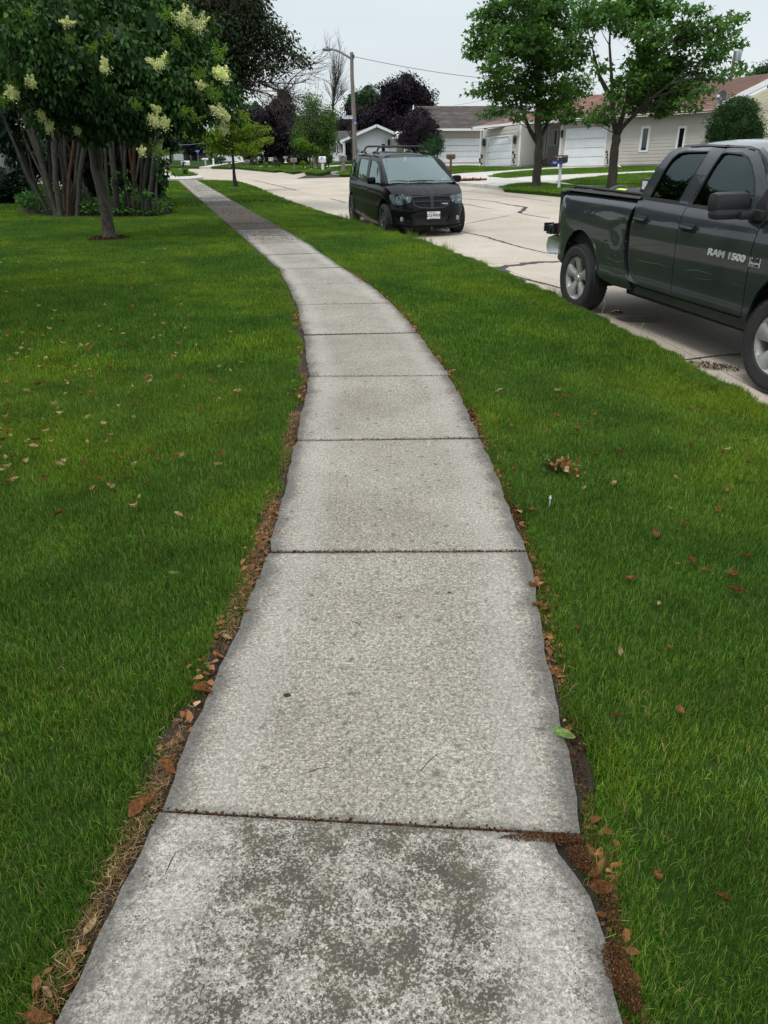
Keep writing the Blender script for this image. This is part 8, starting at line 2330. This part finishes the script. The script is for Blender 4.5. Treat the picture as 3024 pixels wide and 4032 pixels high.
def straw(name, label, E_, side, y0, y1, n, off, jit, seed, clump, L=.045):
    g = np.random.default_rng(seed); P, s = edge_scatter(E_, y0, y1, n, off, jit, g, side)
    k = (np.sin(s * 3.3 + seed) + .8 * np.sin(s * 7.1 + 2 * seed) + g.normal(0, .7, len(s))) > clump; P = P[k]; m = len(P)
    C = np.column_stack([P, -.030 + g.random(m) * .030]); th = g.random(m) * 6.283; D = np.stack([np.cos(th), np.sin(th), g.normal(.05, .25, m)], -1)
    S = np.stack([-np.sin(th), np.cos(th), np.zeros(m)], -1); ln = L * g.uniform(.4, 1.5, m)[:, None]; w = .0008
    bend = np.stack([g.normal(0, .25, m), g.normal(0, .25, m), np.full(m, .12)], -1)
    V = np.stack([C - S * w, C + S * w, C + D * ln * .5 + bend * ln * .5 + S * w, C + D * ln * .5 + bend * ln * .5 - S * w, C + D * ln], 1).reshape(-1, 3); q = np.arange(m) * 5
    F = np.concatenate([np.stack([q, q + 1, q + 2], -1), np.stack([q, q + 2, q + 3], -1), np.stack([q + 3, q + 2, q + 4], -1)])
    o = mesh_np(name, V, F, M_STRAW, attrs={'tint': ('FACE', np.tile(g.random(m), 3))}); tag(o, label, 'straw', kind='stuff')
straw('dry_clippings', 'dry straw coloured grass clippings along the left edge of the walk', WL, 1, .5, 5.2, 30000, .040, .021, 5, -.4, .028)
straw('dry_clippings', 'sparse dry clippings along the right edge of the walk', WR2, -1, .5, 7, 3000, .03, .025, 6, .3)
straw('dry_clippings', 'thin dry clippings along the farther left edge of the walk', WL, 1, 5.2, 10, 2500, .045, .02, 7, .2)
# soil strips
def soilstrip(E_, side, y0, y1, w0, w1, seed, z=-.042):
    L = plen(E_); g = random.Random(seed); V = []; F = []; n = 240; s0 = np.interp(y0, E_[:, 1], L); s1 = np.interp(y1, E_[:, 1], L)
    for k in range(n):
        s = s0 + (s1 - s0) * k / (n - 1); p = pat(E_, s); t = pat(E_, s + .05) - pat(E_, s - .05); t /= np.linalg.norm(t); nn = np.array([-t[1], t[0]]) * side
        w = w0 + (w1 - w0) * (.5 + .3 * math.sin(s * 4.1) + .3 * math.sin(s * 9.7 + seed)) + g.uniform(-.008, .008)
        a = p - nn * .03; b = p + nn * max(w, .02); V += [(a[0], a[1], z), (b[0], b[1], z + .004)]
        if k: F.append((2 * k - 2, 2 * k - 1, 2 * k + 1, 2 * k))
    o = mesh_np('soil_edge', V, F, M_SOIL); o['kind'] = 'structure'
soilstrip(WL, 1, -1, 14, .05, .12, 1, -.036); soilstrip(WR2, -1, -1, 16, .045, .075, 2, -.044)
# moss crumbs in the joints and piles at the slab corners
M_CRUMB = leafmat('brown_crumbs', (.025, .012, .006), (.085, .038, .015), (.16, .08, .035), .95, .05, 9)
def crumbs(name, label, cx, cy, rx, ry, n, rot, seed, size=.008, zamp=.02, z=.002):
    o = chips(name, cx, cy, rx, ry, n, z, M_CRUMB, seed, size, zamp, rot); tag(o, label, 'debris'); return o
g = np.random.default_rng(66); P, s = edge_scatter(WR2, .6, 5.5, 15000, .032, .020, g, -1); P = P[(np.sin(s_ := s[:len(P)] * 2.9) + np.sin(s_ * 2.7) + g.normal(0, .7, len(P))) > -.7]
C = np.column_stack([P, -.034 + g.random(len(P)) * .02]); V, F, rep = leaf_geo(C, g.normal(0, 1, C.shape), .008 * g.uniform(.5, 2.2, len(C)), 'simple', g, 1)
o = mesh_np('brown_crumbs', V, F, M_CRUMB, attrs={'tint': ('FACE', g.random(len(C)))}); tag(o, 'brown crumbs lying in the gap along the whole right edge of the walk', 'debris', kind='stuff')
for i, (cx, cy, rx, ry, n, rot, lab) in enumerate([(.44, 1.468, .12, .016, 1500, -.05, 'brown crumbs spilling from the right end of the nearest joint'), (.525, 1.41, .028, .06, 1100, .4, 'brown crumbs curling round the chipped corner of the nearest slab'),
                                      (.545, 1.09, .032, .085, 1900, .1, 'pile of brown crumbs on the right edge of the nearest slab'), (.565, 1.27, .015, .10, 500, .1, 'thin line of brown crumbs along the right edge of the nearest slab')]):
    crumbs('brown_crumbs', lab, cx, cy, rx, ry, n, rot, 60 + i, .006, .002, -.006)
g = np.random.default_rng(77); C = []
for i in range(2, 9):
    a, b = np.array(JL[i]), np.array(JR[i]); n = 1500 if i < 4 else 500; t = g.random(n); P = a + (b - a) * t[:, None]; C.append(np.column_stack([P[:, 0], P[:, 1] + g.normal(0, .006, n), -.012 + g.random(n) * .012]))
C = np.vstack(C); V, F, rep = leaf_geo(C, g.normal(0, 1, C.shape), .009 * g.uniform(.5, 1.5, len(C)), 'simple', g, 1)
o = mesh_np('joint_moss', V, F, M_CRUMB, attrs={'tint': ('FACE', g.random(len(C)))}); tag(o, 'brown moss and crumbs packed in the slab joints', 'moss', kind='stuff')
# leaf debris on the shaded part of the walk
g = np.random.default_rng(78); n = 3000; s = g.uniform(0, 1, n); yy = 15.5 + 22 * s ** 1.3; xl = np.interp(yy, WL[:, 1], WL[:, 0]); xr = np.interp(yy, WR[:, 1], WR[:, 0]); xx = xl + (xr - xl) * g.random(n)
C = np.stack([xx, yy, np.full(n, .006)], -1); V, F, rep = leaf_geo(C, g.normal(0, 1, C.shape) * [1, 1, .15], .026 * g.uniform(.4, 1.5, n), 'simple', g, .3)
o = mesh_np('walk_litter', V, F, M_CHIP, attrs={'tint': ('FACE', g.random(n) * .8)}); tag(o, 'dark leaf litter covering the shaded stretch of the walk', 'litter', kind='stuff')
# clump of dead leaves with a mower scar on the verge, mushroom, twigs
x, y = gp(2215, 1848, -.02); dcl = thing('leaf_clump', 'clump of dead green and tan leaves pulled up on the verge', 'leaves', (x, y, -.05))
g = np.random.default_rng(5); n = 110; C = np.stack([x + g.normal(0, .045, n), y + g.normal(0, .055, n), .0 + np.abs(g.normal(0, .02, n))], -1); V, F, rep = leaf_geo(C, g.normal(0, 1, C.shape), .034 * g.uniform(.5, 1.4, n), 'ovate', g, 1)
mesh_np('dead_leaves', V, F, M_DRY, dcl, attrs={'tint': ('FACE', np.tile(g.random(n), rep))})
V, F, rep = leaf_geo(C[:50] + np.array([-.05, .03, 0]), g.normal(0, 1, (50, 3)), .03 * g.uniform(.5, 1.4, 50), 'ovate', g, 1); mesh_np('green_leaves', V, F, M_COVER, dcl, attrs={'tint': ('FACE', np.tile(g.random(50) * .5, rep))})
x, y = gp(2165, 1978, -.02); ms = thing('mushroom', 'tiny pale mushroom standing in the verge grass', 'mushroom', (x, y, -.05))
MB().lathe([(0, .062), (.003, .061), (.007, .05), (.008, .042), (.003, .043)], 10, 'Z', (x, y, -.04)).build('cap', M_PWHITE, ms, smooth=True); MB().tube([(x, y, -.05), (x, y, .018)], .0035, 6).build('stem', M_PWHITE, ms)
for (u, v, r_, L_, lab) in [(1131, 2740, .014, 0, 'dark pebble like dropping on the second slab'), (1768, 2335, .008, 0, 'small black pebble on the second slab')]:
    x, y = gp(u, v, 0); o = MB().ball((x, y, .004), (r_, r_ * .7, r_ * .35), 9, 6).build('pebble', M_GAP, None, smooth=True); tag(o, lab, 'pebble')
for (u, v, a, L_, lab) in [(1255, 3035, .3, .035, 'tiny dark twig on the second slab'), (1690, 3005, .9, .045, 'thin curled twig on the second slab'), (672, 3405, 1.4, .05, 'short dark twig at the left of the nearest slab'), (1250, 1322, .4, .10, 'thin twig on the walk farther up'), (1405, 2460, 2.4, .03, 'small curved grass scrap on the second slab')]:
    x, y = gp(u, v, 0); dx, dy = math.cos(a) * L_, math.sin(a) * L_
    o = MB().tube([(x - dx, y - dy, .004), (x, y + .004, .007), (x + dx, y + dy, .004)], [.0009, .0011, .0006], 5).build('twig', M_BARKD, None); tag(o, lab, 'twig')
# debris on the road by the front tyre
q = gp(2500 + 620 / 2.107, 500 + 1990 / 2.107, -.27); tag(chips('road_debris', q[0], q[1], .28, .13, 500, zr(q[1]) + .004, M_CRUMB, 91, .022, .003, -.5), 'brown leaf debris on the road by the front tyre of the pickup', 'debris')
q = gp(2424, 1236, -.26); tag(chips('road_debris', q[0], q[1], .06, .05, 60, zr(q[1]) + .004, M_CRUMB, 92, .03, .01), 'small dark clump on the road behind the rear tyre of the pickup', 'debris')
# taller stalks at the road edge of the verge
g = np.random.default_rng(41); P, s = edge_scatter(EL2, 3.5, 21.5, 150, .0, .03, g, 1)
k = ((P[:, 1] > 14) | (g.random(len(P)) < .15)); P = P[k]
zz = zverge(P[:, 0], P[:, 1]); tag(gn_scatter('tall_verge_grass', np.column_stack([P, zz]), g.random(len(P)) * 6.28, g.uniform(.6, 1.2, len(P)), 'tall_grass'), 'taller uncut grass along the road edge of the verge', 'grass')
def stalk(u, v, u2, v2, Y0, lab):
    a = at(u, v, Y0); b = at(u2, v2, Y0); t = thing('grass_stalk', lab, 'grass stalk', a, group='pale seed stalks at the road edge')
    m_ = Vector(a).lerp(Vector(b), .5) + Vector((.01, 0, .01)); MB().tube([a, m_, b], [.0022, .0018, .0012], 5).build('stalk', M_STRAW2, t)
    MB().tube([Vector(b) - (Vector(b) - m_) * .6, Vector(b) - (Vector(b) - m_) * .3, b], [.001, .0045, .001], 5).build('seed_head', M_STRAW2, t)
M_STRAW2 = mat('straw_plain', (.42, .36, .22), .8, .1, 20)
for (a, b) in (((2370, 1235), (2380, 1178)), ((2405, 1228), (2438, 1222)), ((2515, 1300), (2535, 1272))):
    stalk(a[0], a[1], b[0], b[1], gp(a[0], a[1], -.1)[1], 'pale grass seed stalk leaning at the road edge near the pickup')
for u in (1555, 1580, 1600, 1640, 1655, 1700, 1760, 1822):
    v = 880 + (u - 1555) * .13 + 12; stalk(u, v, u + R.uniform(-6, 14), v - R.uniform(14, 34), gp(u, v, -.12)[1], 'pale grass seed stalk leaning at the road edge near the pickup')
# three lawn trees behind the camera position, seen only as reflections in paint and glass
def back_tree(x, y, h, r, seed, lab):
    t = thing('lawn_tree', lab, 'tree', (x, y, 0)); trunk(t, [(x, y, -.1), (x, y, h * .35), (x, y, h * .5)], [.25, .2, .16], M_BARK, seed)
    crown('leaves', t, [((x, y, h * .65), (r, r, h * .36)), ((x + r * .4, y + r * .3, h * .5), (r * .7, r * .7, h * .22)), ((x - r * .3, y - r * .4, h * .8), (r * .6, r * .6, h * .2))], 9, 9, .22, 'simple', M_SHRUBL, seed, .5, .4, .5, .3)
back_tree(-9, -2, 10, 4.0, 201, 'large green lawn tree left of the camera outside the frame'); back_tree(-7.5, 6.5, 8, 2.6, 202, 'green lawn tree beside the left frame edge outside the view'); back_tree(-3.5, -10, 10, 4.2, 203, 'large green lawn tree behind the camera')
